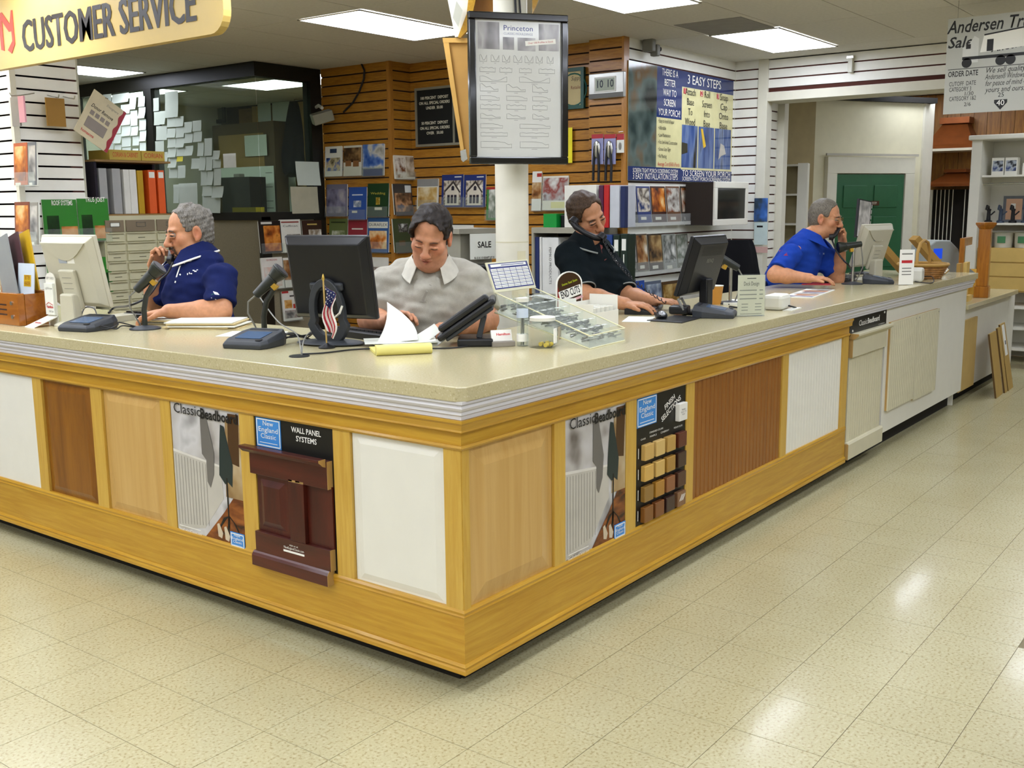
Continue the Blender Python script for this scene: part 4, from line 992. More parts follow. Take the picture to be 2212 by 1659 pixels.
bx('back', m_dk, sh, .0, CW - .12, .30, .32, .0, .40); bx('base', mat('shelf plank', '#8a6a3a', .6), sh, 0, CW - .1, 0, .3, .0005, .012)
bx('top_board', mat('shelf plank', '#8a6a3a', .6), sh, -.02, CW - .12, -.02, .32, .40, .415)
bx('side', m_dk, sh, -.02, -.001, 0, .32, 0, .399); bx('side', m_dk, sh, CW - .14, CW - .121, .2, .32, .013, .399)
for k, (a, b, s) in enumerate(((.10, .37, 'CORIAN & CABINET'), (.375, .58, 'CORIAN'))):
    o = thing('flat_carton', ('long yellow carton with red lettering on the binder shelf', 'short yellow carton with red lettering on the binder shelf')[k], 'box', (cx0 - .01 + a, YF + .01, CZ + .4155), 0)
    bx('carton', mat('yellow cardboard', '#b59a3c', .6), o, 0, b - a, 0, .28, 0, .075, .003); text(s, .05, mat('orange red print', '#b5542a', .6), o, ((b - a) / 2, -.0008, .038), w=(b - a) * .8, bold=.0008)
BN = [(.02, .085, '#9a9a98', .34, 'grey binder at the pillar end of the shelf', None), (.13, .20, '#9c9c9a', .34, 'second grey binder, left of the white pair', None), (.225, .275, '#d2d1c8', .335, 'white binder, left of a touching pair on the shelf', None), (.277, .335, '#d6d5cc', .335, 'white binder, right of a touching pair on the shelf', None),
      (.345, .395, '#b08a12', .33, 'mustard yellow binder between white and orange binders', None), (.44, .505, '#d4561c', .335, 'orange binder, left of two on the shelf', None), (.525, .585, '#d4561c', .335, 'orange binder at the right end of the shelf', None)]
for (a, b, c2, hh2, lab, s) in BN:
    t = thing('ring_binder', lab, 'binder', (cx0 - .01 + a, YF + .04, CZ + .0128), 0, 'binders on the cabinet shelf')
    bx('cover', mat('binder ' + c2, c2, .45), t, 0, b - a, 0, .24, 0, hh2, .003)
    if c2.startswith('#d4'): bx('spine_label', m_paper, t, .008, b - a - .008, -.001, -.0002, hh2 - .06, hh2 - .015)
    if s: text(s, .03, mat('grey print', '#777570', .6), t, ((b - a) / 2, -.001, hh2 * .45), rot=(PI / 2, PI / 2, 0))

# ---------------------------------------------------------------- papers taped to the office glass
ZS = 2212 / 520.0
LP = [(100,100,178,175),(185,95,340,180),(348,100,408,240),(425,120,485,215),(265,195,350,280),(430,220,492,322),(355,250,418,390),(268,285,355,385),(435,330,497,430),(275,390,358,485),(360,395,425,480),(205,385,265,462),(440,432,500,532),(150,470,195,550),(205,470,270,552),(275,488,358,582),(372,485,432,572),(120,555,200,640),(208,558,270,640),(278,590,358,660),(372,600,425,650),(440,545,497,665)]
RP = [(565,135,615,255),(675,75,795,315),(570,262,622,385),(622,255,675,378),(590,392,688,522),(690,318,762,402),(764,305,842,398),(692,415,768,500),(772,405,848,498),(845,355,922,455),(925,342,1005,440),(582,530,662,640),(697,505,772,590),(775,500,850,590),(852,455,928,548),(932,440,1012,538),(640,632,695,720),(700,597,775,680),(778,595,852,668),(855,575,932,665),(705,688,780,775),(972,540,1028,668),(1035,505,1105,665),(1112,618,1175,700),(915,690,990,785),(990,672,1045,800),(1050,675,1108,800),(1112,700,1185,778),(708,782,785,870),(790,755,860,870),(1000,805,1055,938),(1060,808,1115,935),(1120,782,1188,938),(750,930,800,1100),(800,918,970,1130),(1015,945,1105,1035),(1110,945,1210,1050),(1015,1038,1180,1190)]
def sheet_on(plane, z, off, label, group=None, m=None, curl=.02, lift=.0):
    box = (200 + z[0] / ZS, 180 + z[1] / ZS, 200 + z[2] / ZS, 180 + z[3] / ZS)
    loc, rz, w, h = wrect(plane, *box, off=off)
    c = random.uniform(.3, 1) * curl; k = random.uniform(-.02, .02)
    mb = MB(); mb.sheet(lambda u, v: ((u - .5) * w, -c * (1 - v) ** 2 - .004 - lift - c * .3 * (2 * u - 1) ** 2 * (1 - v), v * h), 4, 5)
    o = mb.build('paper_sheet', m or m_paperg, None, 0, True); o.location = loc; o.rotation_euler = (0, k, rz)
    return tag(o, label, 'paper', group)
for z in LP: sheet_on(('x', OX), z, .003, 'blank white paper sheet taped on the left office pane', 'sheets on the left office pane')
for z in RP: sheet_on(('x', OX), z, .003, 'blank white paper sheet taped on the wide office pane', 'sheets on the wide office pane', m=mat('shaded office paper', '#aeb6a8', .8, var=.04))  # darker copy of the paper: shade of the backlit sheets put into the colour
sheet_on(('y', OY), (1865, 720, 2080, 938), .004, 'upper large sheet taped to the office side pane', curl=.03)
sheet_on(('y', OY), (1820, 950, 2068, 1195), .004, 'lower shiny sheet taped to the office side pane', m=mat('laminated sheet', '#b9b49a', .12), curl=.03)
sheet_on(('x', OX), (778, 672, 835, 718), .006, 'small yellow note on the office glass', m=mat('yellow note', '#c9bd30', .6), curl=.01)
sheet_on(('x', OX), (1205, 645, 1322, 775), .006, 'small sign with an orange shield on the office glass', m=mat('sign card', '#dcdcd0', .5), curl=.002)
# inside the office
m_sh0 = mat('cabinet top grey', '#6f6a58', .5)
OB = ('x', 6.52)
def inoff(name, lab, cat, z, m, off=.02, d=.01, z0=None):
    box = (200 + z[0] / ZS, 180 + z[1] / ZS, 200 + z[2] / ZS, 180 + z[3] / ZS); loc, rz, w, h = wrect(OB, *box, off=off)
    if z0: h += loc.z - z0; loc.z = z0
    t = thing(name, lab, cat, loc, rz); bx('face', m, t, -w / 2, w / 2, 0, d, 0, h); return t, w, h
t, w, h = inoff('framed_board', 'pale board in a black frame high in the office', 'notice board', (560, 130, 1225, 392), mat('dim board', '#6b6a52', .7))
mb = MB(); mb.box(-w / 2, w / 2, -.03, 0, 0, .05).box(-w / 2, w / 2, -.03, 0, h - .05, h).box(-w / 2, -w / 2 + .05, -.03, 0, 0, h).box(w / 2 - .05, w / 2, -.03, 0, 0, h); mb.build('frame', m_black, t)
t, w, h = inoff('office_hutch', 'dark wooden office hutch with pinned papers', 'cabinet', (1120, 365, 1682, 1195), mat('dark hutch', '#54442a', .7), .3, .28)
bx('inner_back', mat('hutch cork', '#9a7e4a', .8), t, -w / 2 + .12, w / 2 - .2, -.005, 0, h * .30, h * .88)
t, w, h = inoff('drawing_sheet', 'large white plan sheet standing in the office', 'drawing', (1185, 768, 1672, 1180), m_paperg, .45, .003, 1.6205)
for k, f in enumerate((.1, .25, .55, .85)): bx('ruled_line', m_kprint, t, w * .35, w * .47, -.001, 0, h * f, h * f + .006)
t, w, h = inoff('black_printer', 'black office machine in front of the white plan sheet', 'printer', (1186, 862, 1446, 1150), m_plk, .8, .25, 1.6205)
bx('lid_handle', m_plg, t, -.05, .06, .02, .1, h, h + .04, .005)
t, w, h = inoff('paper_sheet', 'sheet pinned on the office board left of the black coat', 'paper', (1518, 180, 1638, 370), m_paperg, .06, .002)
t, w, h = inoff('paper_sheet', 'crumpled sheet half behind the black coat', 'paper', (1655, 170, 1815, 495), m_paperg, .05, .002)
t, w, h = inoff('paper_sheet', 'pair of joined sheets pinned in the office hutch', 'paper', (1398, 475, 1600, 668), m_paperg, .33, .002)
t, w, h = inoff('photo_print', 'blue photo print at the right of the office', 'photo', (1985, 225, 2045, 490), photo('blue print', ['#1d4a8a', '#4a80c0', '#c8c8b8'], 7, .3, 1), .08, .003)
t, w, h = inoff('paper_sheet', 'white bag shaped paper low beside the black coat', 'paper', (1700, 760, 1870, 1180), m_paperg, .1, .004)
t, w, h = inoff('yellow_carton', 'yellow box lying behind the office sill', 'box', (1285, 1140, 1500, 1200), mat('yellow box', '#b8a414', .5), 1.6, .12, 1.6205)
of_c = thing('office_cabinet', 'tall tan cabinet under the office machine behind the glass', 'cabinet', (4.7, 6.2, 0), 0); bx('body', m_tan, of_c, 0, 1.42, 0, 2.3, 0, 1.60); bx('top', m_sh0, of_c, -.02, 1.42, -.02, 2.32, 1.60, 1.62)
# hanging black coat
c = P(200 + 1860 / ZS, 180 + 500 / ZS, x=6.25)
ct = thing('hanging_coat', 'black coat hanging on a hook in the glass office', 'coat', (c.x, c.y, 0), RZL)
zt = P(200 + 1900 / ZS, 180 + 165 / ZS, x=6.25).z; zb = P(200 + 1850 / ZS, 180 + 840 / ZS, x=6.25).z
def coat_mb(zt, zb, wtop, wbot, dep, sk=0):
    mb = MB(); n = 28; rows = 14; v = []; f = []
    for j in range(rows + 1):
        t_ = j / rows; z = zt + (zb - zt) * t_; ww = wtop + (wbot - wtop) * min(1, t_ * 1.5) ** .7
        if t_ > .8: ww *= 1 - (t_ - .8) * .9
        for i in range(n):
            a = 2 * PI * i / n; rr = 1 + .12 * math.sin(5 * a + 3 * t_) + .05 * math.sin(9 * a)
            v.append((ww * rr * math.cos(a) + sk * t_, dep * rr * math.sin(a) * (.3 + .7 * t_), z + .03 * math.sin(4 * a) * t_))
    for j in range(rows):
        for i in range(n): f.append((j * n + i, j * n + (i + 1) % n, (j + 1) * n + (i + 1) % n, (j + 1) * n + i))
    f += [tuple(range(n - 1, -1, -1)), tuple(rows * n + i for i in range(n))]
    mb._add(v, f); return mb
m_coat = mat('black coat cloth', '#101013', .9, spec=.2)
coat_mb(zt, zb, .06, .17, .10, -.05).build('cloth', m_coat, ct, 0, 70)
MB().tube([(0, .25, zt + .04), (0, .02, zt + .03), (0, 0, zt - .02)], .006, 6).build('hook', m_steel, ct)

# ---------------------------------------------------------------- shelving behind the third man
SX = 4.45
z1 = P(1250, 492, x=SX).z
yA, yB = P(1148, 490, x=SX).y, 2.33
su = thing('back_shelf', 'grey shelf unit with binders along the wood wall', 'shelf', (SX, yA, 0), RZL)
LL = yA - yB
m_sh = mat('grey shelf board', '#9a9684', .5)
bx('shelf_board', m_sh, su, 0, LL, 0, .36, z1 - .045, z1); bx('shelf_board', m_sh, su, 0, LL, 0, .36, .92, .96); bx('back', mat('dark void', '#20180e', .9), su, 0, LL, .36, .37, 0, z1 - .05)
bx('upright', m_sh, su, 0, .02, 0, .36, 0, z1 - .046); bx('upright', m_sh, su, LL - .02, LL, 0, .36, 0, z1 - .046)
def binder_at(px0, px1, py0, py1, c2, lab, txt=None, x=SX + .02, z0=None, dep=.25, tc='#3a3a38', lean=0):
    a = P(px0, (py0 + py1) / 2, x=x); b = P(px1, (py0 + py1) / 2, x=x); z0 = z0 if z0 is not None else P((px0 + px1) / 2, py1, x=x).z; zt = P((px0 + px1) / 2, py0, x=x).z
    t = thing('ring_binder', lab, 'binder', (x, a.y, z0), RZL); t.rotation_euler = (0, lean, RZL); w = a.y - b.y
    bx('cover', mat('binder ' + c2, c2, .4), t, .001, w - .001, 0, dep, 0, zt - z0, .003)
    bx('pages', m_paper, t, .006, w - .006, .01, dep + .004, .006, zt - z0 - .008)
    if c2 == '#0f2418': bx('spine_tag', m_paper, t, w * .2, w * .8, -.0012, -.0002, (zt - z0) * .74, (zt - z0) * .92); bx('spine_print', m_paper, t, w * .42, w * .56, -.0012, -.0002, (zt - z0) * .25, (zt - z0) * .68)
    if txt: text(txt, min(.035, w * .5), mat('ink ' + tc, tc, .5, var=0), t, (w / 2, -.001, (zt - z0) * .5), rot=(PI / 2, PI / 2, 0))
    return t
binder_at(1219, 1288, 400, 488, '#d8d6ca', 'white binder lying open behind the dark-shirted man', z0=z1 + .0005, dep=.06, lean=0)
binder_at(1293, 1303, 400, 488, '#4a1838', 'thin purple binder on the back shelf', z0=z1 + .0005)
binder_at(1304, 1315, 399, 488, '#b01c1c', 'red binder on the back shelf', z0=z1 + .0005)
binder_at(1317, 1338, 400, 488, '#b9bcc0', 'white picture-spine binder beside the red one', None, z0=z1 + .0005)
binder_at(1340, 1350, 402, 488, '#16244e', 'navy binder at the right end of the back shelf', z0=z1 + .0005, dep=.05)
binder_at(1153, 1164, 512, 600, '#1c2a5a', 'navy catalogue at the left of the lower back shelf', None, z0=.9605, tc='#c8c8c0')
binder_at(1165, 1170, 512, 600, '#d4d4cc', 'thin white catalogue beside the navy one', z0=.9605)
binder_at(1171, 1206, 513, 600, '#d6d6d0', 'wide white binder with vertical lettering on the lower back shelf', 'PEMKO PRODUCTS', z0=.9605)
binder_at(1305, 1322, 507, 600, '#1c3a78', 'blue binder on the lower shelf by the white slatwall', z0=.9605)
binder_at(1324, 1338, 507, 600, '#0f2418', 'dark green binder, left of two with white tags', None, z0=.9605, tc='#c8ccc0')
binder_at(1340, 1355, 505, 600, '#0f2418', 'dark green binder, right of two with white tags', None, z0=.9605, dep=.04, tc='#c8ccc0')
o = bx('green_folder', mat('green folder', '#0c8a34', .45), None, 0, .13, 0, .22, 0, .11); a = P(1174, 480, x=SX + .05); o.location = (SX + .05, a.y, z1 + .0005); o.rotation_euler = (0, 0, RZL); tag(o, 'bright green folder box on the back shelf', 'folder')
o = bx('black_tray', m_plk, None, 0, .12, 0, .14, 0, .10, .005); a = P(1211, 480, x=SX + .1); o.location = (SX + .1, a.y, z1 + .0005); o.rotation_euler = (0, 0, RZL); tag(o, 'small black tray beside the green folder box', 'tray')

# ---------------------------------------------------------------- area behind the header
def at_d(px, d, z=0): p = J(px, 440, d); return Vector((p.x, p.y, z))
q0 = at_d(1683, 11.1); q1 = at_d(1742, 11.0)
bc = thing('white_bookcase', 'empty white bookcase beside the green door', 'bookcase', q0, math.atan2(q1.y - q0.y, q1.x - q0.x))
wB = (q1 - q0).length; zz = lambda py: CAM[2] + (440 - py) / FPX * 11.1
hB = zz(357)
bx('back', mat('bookcase back', '#b3a67e', .7), bc, 0, wB, .2, .22, 0, hB)
bx('side', m_wpan, bc, -.02, 0, 0, .21, 0, hB); bx('side', m_wpan, bc, wB - .10, wB, 0, .199, 0, hB)
for py in (359, 421, 484, 545): bx('shelf', m_wpan, bc, .0, wB - .10, .005, .199, zz(py) - .02, zz(py))
# copper hoods on the pine wall
XPW = 11.33
m_cop = mat('copper sheet', '#7c421a', .38, .6, var=.12)
def hood(px0, px1, pyt, pym, pyb, lab, topf=.55, lip=True):
    a = P(px0, pyb, x=XPW - .25); b = P(px1, pyb, x=XPW - .25); zb = a.z; zm = P((px0 + px1) / 2, pym, x=XPW - .1).z; zt = P((px0 + px1) / 2, pyt, x=XPW - .1).z
    w = a.y - b.y; t = thing('copper_hood', lab, 'range hood', (XPW, a.y, zb), RZL); h1 = zm - zb; h2 = zt - zb; i = w * (1 - topf) / 2
    rows = []
    for k in range(7):
        s = k / 6; ss = s ** .75; rows.append([(i * ss, -.5 + .32 * ss, .02 + s * (h1 - .02)), (w - i * ss, -.5 + .32 * ss, .02 + s * (h1 - .02)), (w - i * ss, -.003, .02 + s * (h1 - .02)), (i * ss, -.003, .02 + s * (h1 - .02))])
    mb = MB(); v = sum(rows, []); f = []
    for k in range(6):
        for e2 in range(4): f.append((k * 4 + e2, k * 4 + (e2 + 1) % 4, k * 4 + 4 + (e2 + 1) % 4, k * 4 + 4 + e2))
    f += [(3, 2, 1, 0), (24, 25, 26, 27)]; mb._add(v, f); mb.build('canopy', m_cop, t)
    if h2 > h1 + .01: bx('top_band', m_cop, t, i - .03, w - i + .03, -.22, -.003, h1, h2)
    bx('rim', mat('hood rim', '#b8b09a', .5) if lip else m_cop, t, -.01, w + .01, -.51, -.003, -.01, .02)
    return t
hood(1994, 2120, 255, 268, 328, 'large flared copper range hood on the pine wall', .42)
hood(2008, 2112, 366, 373, 402, 'smaller copper range hood below the large one', .35, False)
a = P(2015, 403, x=XPW - .1); b = P(2088, 520, x=XPW - .1)
rk = thing('rod_display', 'black display of thin white vertical rods under the copper hood', 'display', (XPW - .02, a.y, .3), RZL); w = a.y - b.y
RH = a.z - .34
bx('backing', m_kick, rk, 0, w, -.04, 0, 0, RH)
for k in range(9): 
    if k not in (5, 6): MB().cyl((.05 + k * w / 9.2, -.06, 0), (.05 + k * w / 9.2, -.06, RH), .006, n=6).build('rod', m_plw, rk)
bx('edge', m_plw, rk, -.03, 0, -.06, 0, 0, RH)
# white hutch display at the right edge
HX = 9.3
y0 = P(2095, 400, x=HX).y; y1 = y0 - 1.5
hu = thing('white_hutch', 'white display hutch with shelves at the right edge', 'hutch', (HX, y0, 0), RZL)
zt = P(2150, 295, x=HX).z; WH = y0 - y1
bx('back', m_wpan, hu, 0, WH, .5, .52, 0, zt); bx('side', m_wpan, hu, 0, .10, -.01, .499, 0, zt - .03); bx('side', m_wpan, hu, WH - .06, WH, 0, .499, 0, zt - .03); bx('top', m_wpan, hu, -.03, WH, -.05, .52, zt - .03, zt + .02, .01)
zsh = [P(2150, 378, x=HX).z, P(2150, 482, x=HX).z]
for z in zsh:
    s = bx('shelf', m_wpan, hu, .105, WH - .065, .04, .499, z - .02, z); MB().cyl((.12, .05, z - .09), (WH - .08, .05, z - .09), .012, n=8).build('towel_bar', m_steel, s, 0, True)
zd = P(2150, 536, x=HX).z
dc = thing('drawer_unit', 'pale wooden drawer unit standing in the white hutch', 'drawer unit', (HX, y0 - .105, 0), RZL)
m_lw = mat('pale maple', '#cfae62', .45, var=.05)
bx('body', m_lw, dc, .0, WH - .2, .05, .45, zd - .46, zd)
for k in range(3):
    d = bx('drawer', m_lw, dc, .01, WH - .21, .035, .049, zd - .145 - k * .15, zd - .01 - k * .15, .003)
    MB().tube([(.5, .034, zd - .08 - k * .15), (.5, .01, zd - .08 - k * .15), (.62, .01, zd - .08 - k * .15), (.62, .034, zd - .08 - k * .15)], .006, 6).build('handle', m_steel, d)
for k in range(3): bx('shelf', m_wpan, hu, .101, WH - .061, .02, .499, .12 + k * .22, .15 + k * .22)
for k, dy in enumerate((.17, .30)):
    t = thing('faucet_box', ('white box with faucet picture, left on the hutch top shelf', 'white box with faucet picture, right on the hutch top shelf')[k], 'box', (HX + .15, y0 - dy, zsh[0] + .0005), RZL)
    bx('carton', m_wpan, t, 0, .12, 0, .12, 0, .18); bx('picture', photo('faucet photo', ['#14203c', '#3a4a78', '#a8b0b8', '#20242c'], 16, .3, 2), t, .01, .11, -.002, -.0003, .04, .15)
t = thing('white_box', 'small white carton beside the faucet boxes', 'box', (HX + .2, y0 - .46, zsh[0] + .0005), RZL + .3); bx('carton', m_wpan, t, 0, .14, 0, .12, 0, .12, .004)
t = thing('picture_panel', 'grey board with two small figure photos on the hutch shelf', 'display', (HX + .42, y0 - .25, zsh[1] + .0005), RZL); bx('board', mat('slate board', '#6c7076', .5), t, 0, .6, 0, .02, 0, .28)
for k in range(2):
    p = bx('photo', mat('peach photo', '#d6a886', .4), t, .03 + k * .2, .19 + k * .2, -.002, -.0003, .03, .25); bx('figure_print', mat('figure dark', '#3a3430', .5), p, .09 + k * .2, .12 + k * .2, -.004, -.0025, .05, .14); bx('figure_print', m_wprint, p, .08 + k * .2, .125 + k * .2, -.004, -.0025, .14, .2)
for k in range(4):
    t = thing('faucet', ('black faucet nearest the hutch side', 'second dark faucet on the hutch shelf', 'third dark faucet on the hutch shelf', 'fourth dark faucet on the hutch shelf')[k], 'faucet', (HX + .2, y0 - .16 - k * .12, zsh[1] + .0005), RZL)
    m = m_plk if k % 2 == 0 else mat('blue grey metal', '#4a5568', .3, .5)
    MB().lathe([(.04, 0), (.04, .02), (.022, .03), (.018, .12), (.026, .14), (.01, .15)], 12).build('body', m, t, 0, True); MB().tube([(0, 0, .12), (0, -.02, .17), (0, -.09, .18), (0, -.12, .14)], .011, 8).build('spout', m, t, 0, True); MB().tube([(.02, 0, .08), (.06, 0, .12)], .008, 6).build('lever', m, t, 0, True)
for k in range(3):
    t = thing('paint_pot', ('white pot with green print, left in the hutch', 'white pot with green print, middle in the hutch', 'white pot with green print, right in the hutch')[k], 'pot', (HX + .22, y0 - .32 - k * .2, zd + .0005), RZL); MB().lathe([(.085, 0), (.095, .16), (.1, .165), (.1, .175), (.09, .178)], 20).build('body', m_plw, t, 0, True); bx('label', mat('green label', '#4a8a5a', .5), t, -.04, .04, -.1, -.094, .05, .12)
# ================================================================ pole, hanging signs
PC = Vector((1.625, 1.005, 0))
pl = thing('support_pole', 'round white support pole with taped scraps behind the counter corner', 'pole', PC)
MB().cyl((0, 0, 0), (0, 0, CEIL - .012), .083, n=40).build('shaft', mat('chipped white paint', '#d8d4c2', .5, var=.05, nscale=7), pl, 0, True)
MB().cyl((0, 0, 1.50), (0, 0, 1.506), .0838, n=40).build('tape_band', mat('old tape', '#c9c3a4', .5), pl, 0, True)
for (a, z0, z1, w) in ((-2.55, 1.22, 1.34, .09), (-2.2, 1.40, 1.46, .05), (-2.7, 1.28, 1.33, .05)):
    mb = MB(); mb.prism([(.0842 * math.cos(a + k * .12), .0842 * math.sin(a + k * .12)) for k in range(int(w / .0101) + 2)] + [(.0848 * math.cos(a + k * .12), .0848 * math.sin(a + k * .12)) for k in range(int(w / .0101) + 1, -1, -1)], 'z', z0, z1)
    mb.build('paper_scrap', mat('old paper', '#d6cfae', .7), pl)
MB().tube([(-.06, -.078, 2.98), (-.062, -.075, 2.7), (-.055, -.08, 2.5)], .006, 6).build('wire', m_plk, pl)
MB().tube([(-.04, -.09, 2.98), (-.05, -.085, 2.75), (-.03, -.092, 2.5)], .005, 6).build('wire', m_plk, pl)
# framed molding chart
a = J(1012, 190, 4.88); b = J(1225, 197, 5.02)
zt, zb = J(1118, 34, 4.95).z, J(1118, 354, 4.95).z
ang = math.atan2(b.y - a.y, b.x - a.x); w = (Vector((b.x, b.y)) - Vector((a.x, a.y))).length; h = zt - zb
fr = thing('molding_chart', 'black framed molding profile chart hung on the white pole', 'framed chart', ((a.x + b.x) / 2, (a.y + b.y) / 2, zb), ang)
m_bfr = mat('glossy black frame', '#0c0c0d', .15, coat=.6); e = .034
mb = MB(); mb.box(-w / 2, w / 2, -.02, .012, 0, e).box(-w / 2, w / 2, -.02, .012, h - e, h).box(-w / 2, -w / 2 + e, -.02, .012, e, h - e).box(w / 2 - e, w / 2, -.02, .012, e, h - e); mb.build('frame', m_bfr, fr, .005)
sh = bx('chart_sheet', mat('chart paper', '#cfcfc8', .12, coat=.5, var=.02), fr, -w / 2 + e, w / 2 - e, -.004, .008, e, h - e)
bx('hanger', m_steel, fr, -.03, .03, .0125, .10, h * .5, h * .5 + .06)
iw, ih = w - 2 * e, h - 2 * e
def CP(u, v): return (-iw / 2 + u * iw, e + v * ih)
text('Princeton', .034, mat('princeton blue', '#2a3a7c', .5), sh, (*CP(.5, .945)[:1], -.0046, CP(.5, .945)[1]), w=iw * .34)
text('CLASSIC MOULDINGS', .016, mat('grey blue print', '#8890a8', .5), sh, (0, -.0046, CP(.5, .905)[1]), w=iw * .34)
for k, (u0, v0, u1, v1) in enumerate(((.03, .79, .28, .985), (.74, .79, .98, .985), (.32, .79, .45, .88), (.49, .785, .70, .88))):
    p0 = CP(u0, v0); p1 = CP(u1, v1); bx('photo', photo('grey photo %d' % k, ['#4e4a4a', '#8a8686', '#b5b2b0', '#6a6666'], 9, .12, k, (1, 1, .5)), sh, p0[0], p1[0], -.0048, -.0041, p0[1], p1[1])
o = text('Over 100 Profiles in Stock', .012, m_redpr, sh, (CP(.76, .85)[0], -.0062, CP(.76, .85)[1]), w=iw * .3, rot=(PI / 2, -.1, 0))
st = MB().at((CP(.76, .85)[0], -.0055, CP(.76, .85)[1]), (0, -.1, 0)).box(-iw * .18, iw * .18, -.0003, .0003, -.011, .011).build('sticker', m_wprint, sh)
m_line = mat('profile ink', '#8d8a88', .5)
rnd = random.Random(3)
def profile(u, v, wu, hv, kind):
    pts = []; n = 9
    for k in range(n + 1):
        t = k / n
        y = {0: .55 + .45 * math.sin(t * PI * 2 + 1), 1: 1 - .8 * t + .15 * math.sin(t * 14), 2: .85 + .12 * math.sin(t * 19), 3: .9 if t < .6 else .9 - .5 * (t - .6) / .4 * (1 + .3 * math.sin(t * 30))}[kind]
        pts.append((u + wu * t, v + hv * max(.2, y)))
    pts = [(u, v)] + pts + [(u + wu, v)]
    q = [(CP(*p)[0], -.0046, CP(*p)[1]) for p in pts + [pts[0]]]
    MB().tube(q, .0008, 4).build('profile_print', m_line, sh)
    bx('caption_print', m_line, sh, CP(u + wu * .4, 0)[0], CP(u + wu * .6, 0)[0], -.0046, -.0042, CP(0, v - .013)[1], CP(0, v - .010)[1])
rows = [(.70, 7, .05, 0), (.625, 4, .035, 2), (.555, 2, .04, 0), (.485, 3, .05, 1), (.42, 3, .035, 3), (.355, 3, .035, 2), (.285, 3, .035, 1), (.215, 2, .035, 3), (.155, 2, .03, 2), (.07, 2, .05, 3)]
for (v, n, hv, kd) in rows:
    for k in range(n):
        u = .05 + k * .92 / n; profile(u, v, .92 / n * rnd.uniform(.55, .82), hv, kd)
# cork board and boxes round the pole
def hpoly(pts, d, name, m, par, t=.02):
    """board seen as an outline, stood at its own distance with thickness t"""
    c0 = J(pts[0][0], pts[0][1], d); q = []
    f = Vector((CR[1][0], CR[1][1], 0)).normalized()
    for (px, py) in pts:
        r = ray(px, py); k = (Vector((c0.x, c0.y)).dot(f.xy) - Vector(CAM[:2]).dot(f.xy)) / (r[0] * f.x + r[1] * f.y); q.append(Vector(CAM + r * k))
    n = len(q); v = [tuple(p - PC) for p in q] + [tuple(p + f * t - PC) for p in q]
    mb = MB(); mb._add(v, [tuple(range(n - 1, -1, -1)), tuple(range(n, 2 * n))] + [(i, (i + 1) % n, n + (i + 1) % n, n + i) for i in range(n)]); return mb.build(name, m, par)
kb = thing('cork_board', 'tilted cork board with light wood frame left of the molding chart', 'notice board', PC)
m_lwf = mat('light maple frame', '#cfa254', .45)
hpoly([(958, 84), (1010, 84), (1075, 88), (1079, 350), (1001, 346)], 5.30, 'panel', mat('cork tan', '#b58a48', .8), kb)
hpoly([(956, 82), (968, 82), (1005, 344), (998, 345)], 5.285, 'frame_side', m_lwf, kb, .03)
hpoly([(956, 82), (1050, 82), (1050, 92), (957, 92)], 5.284, 'frame_top', m_lwf, kb, .03)
hpoly([(994, 326), (1006, 322), (1010, 343), (1000, 350), (996, 345)], 5.27, 'foil_corner', m_steel, kb, .04)
ub = thing('overhead_box', 'white panel with oak edge fixed high on the pole', 'sign box', PC)
hpoly([(955, -60), (1018, -60), (1008, 30), (990, 79), (983, 80)], 5.22, 'white_face', m_wpan, ub)
hpoly([(978, 38), (986, 2), (999, 22), (990, 58)], 5.215, 'inset', mat('grey inset', '#b9b8a8', .5), ub, .004)
hpoly([(1018, -60), (1040, -60), (1014, 60), (994, 82), (989, 80), (1008, 30)], 5.21, 'oak_edge', m_oakh, ub, .06)
hpoly([(1040, -60), (1078, -60), (1076, 30), (1012, 70)], 5.26, 'inner_side', wood('dark oak', '#8a5a20', '#9c6a2a', (8, 8, 2), .4), ub)
hpoly([(1150, -60), (1185, -60), (1160, 8), (1150, 30)], 5.26, 'oak_edge', m_oakh, ub, .06)

# CUSTOMER SERVICE sign
SXX = .62
yr = P(482, 10, x=SXX).y; zb = P(300, 100, x=SXX).z
cs = thing('customer_service_sign', 'big tan hanging CUSTOMER SERVICE sign with red logo', 'sign', (SXX, yr, zb), RZL)
Ls = 3.6; hs = .42; r = .10
pts = [(0 - Ls, 0), (-r, 0)] + [(-r + r * math.sin(t * PI / 12), r - r * math.cos(t * PI / 12)) for t in range(1, 7)] + [(0, hs - r)] + [(-r + r * math.cos(t * PI / 12), hs - r + r * math.sin(t * PI / 12)) for t in range(1, 7)] + [(-Ls, hs)]
MB().prism(pts, 'y', 0, .045).build('board', mat('tan sign board', '#d0b264', .45, var=.02), cs)
yl, yrr = P(48, 82, x=SXX), P(424, 14, x=SXX)
zc = (P(62, 52, x=SXX).z + P(62, 113, x=SXX).z) / 2
capz = P(62, 52, x=SXX).z - P(62, 113, x=SXX).z
for _k, _dx in enumerate((-.007, -.0035, 0, .0035, .007)): text('CUSTOMER SERVICE', capz / .62, mat('sign dark brown', '#231a12', .5), cs, (yr - (yl.y + yrr.y) / 2 + _dx, -.002 - .0003 * _k, zc - zb + .004), w=abs(yl.y - yrr.y) - .012, bold=.0012)
m_slr = mat('sign red orange', '#c33d16', .5)
lx = yr - P(20, 70, x=SXX).y; lz = P(20, 75, x=SXX).z - zb
mb = MB(); s = capz * .9
mb.prism([(lx + a_ * s, lz + b_ * s) for (a_, b_) in ((.30, .95), (.12, .42), (-.45, .95), (-.75, .95), (-.75, -.55), (-.5, -.62), (-.5, .6), (.0, .12), (.22, .12), (.22, -.28), (-.2, -.62), (.1, -.78), (.42, -.42), (.42, .95))], 'y', -.003, -.001); mb.build('logo', m_slr, cs)
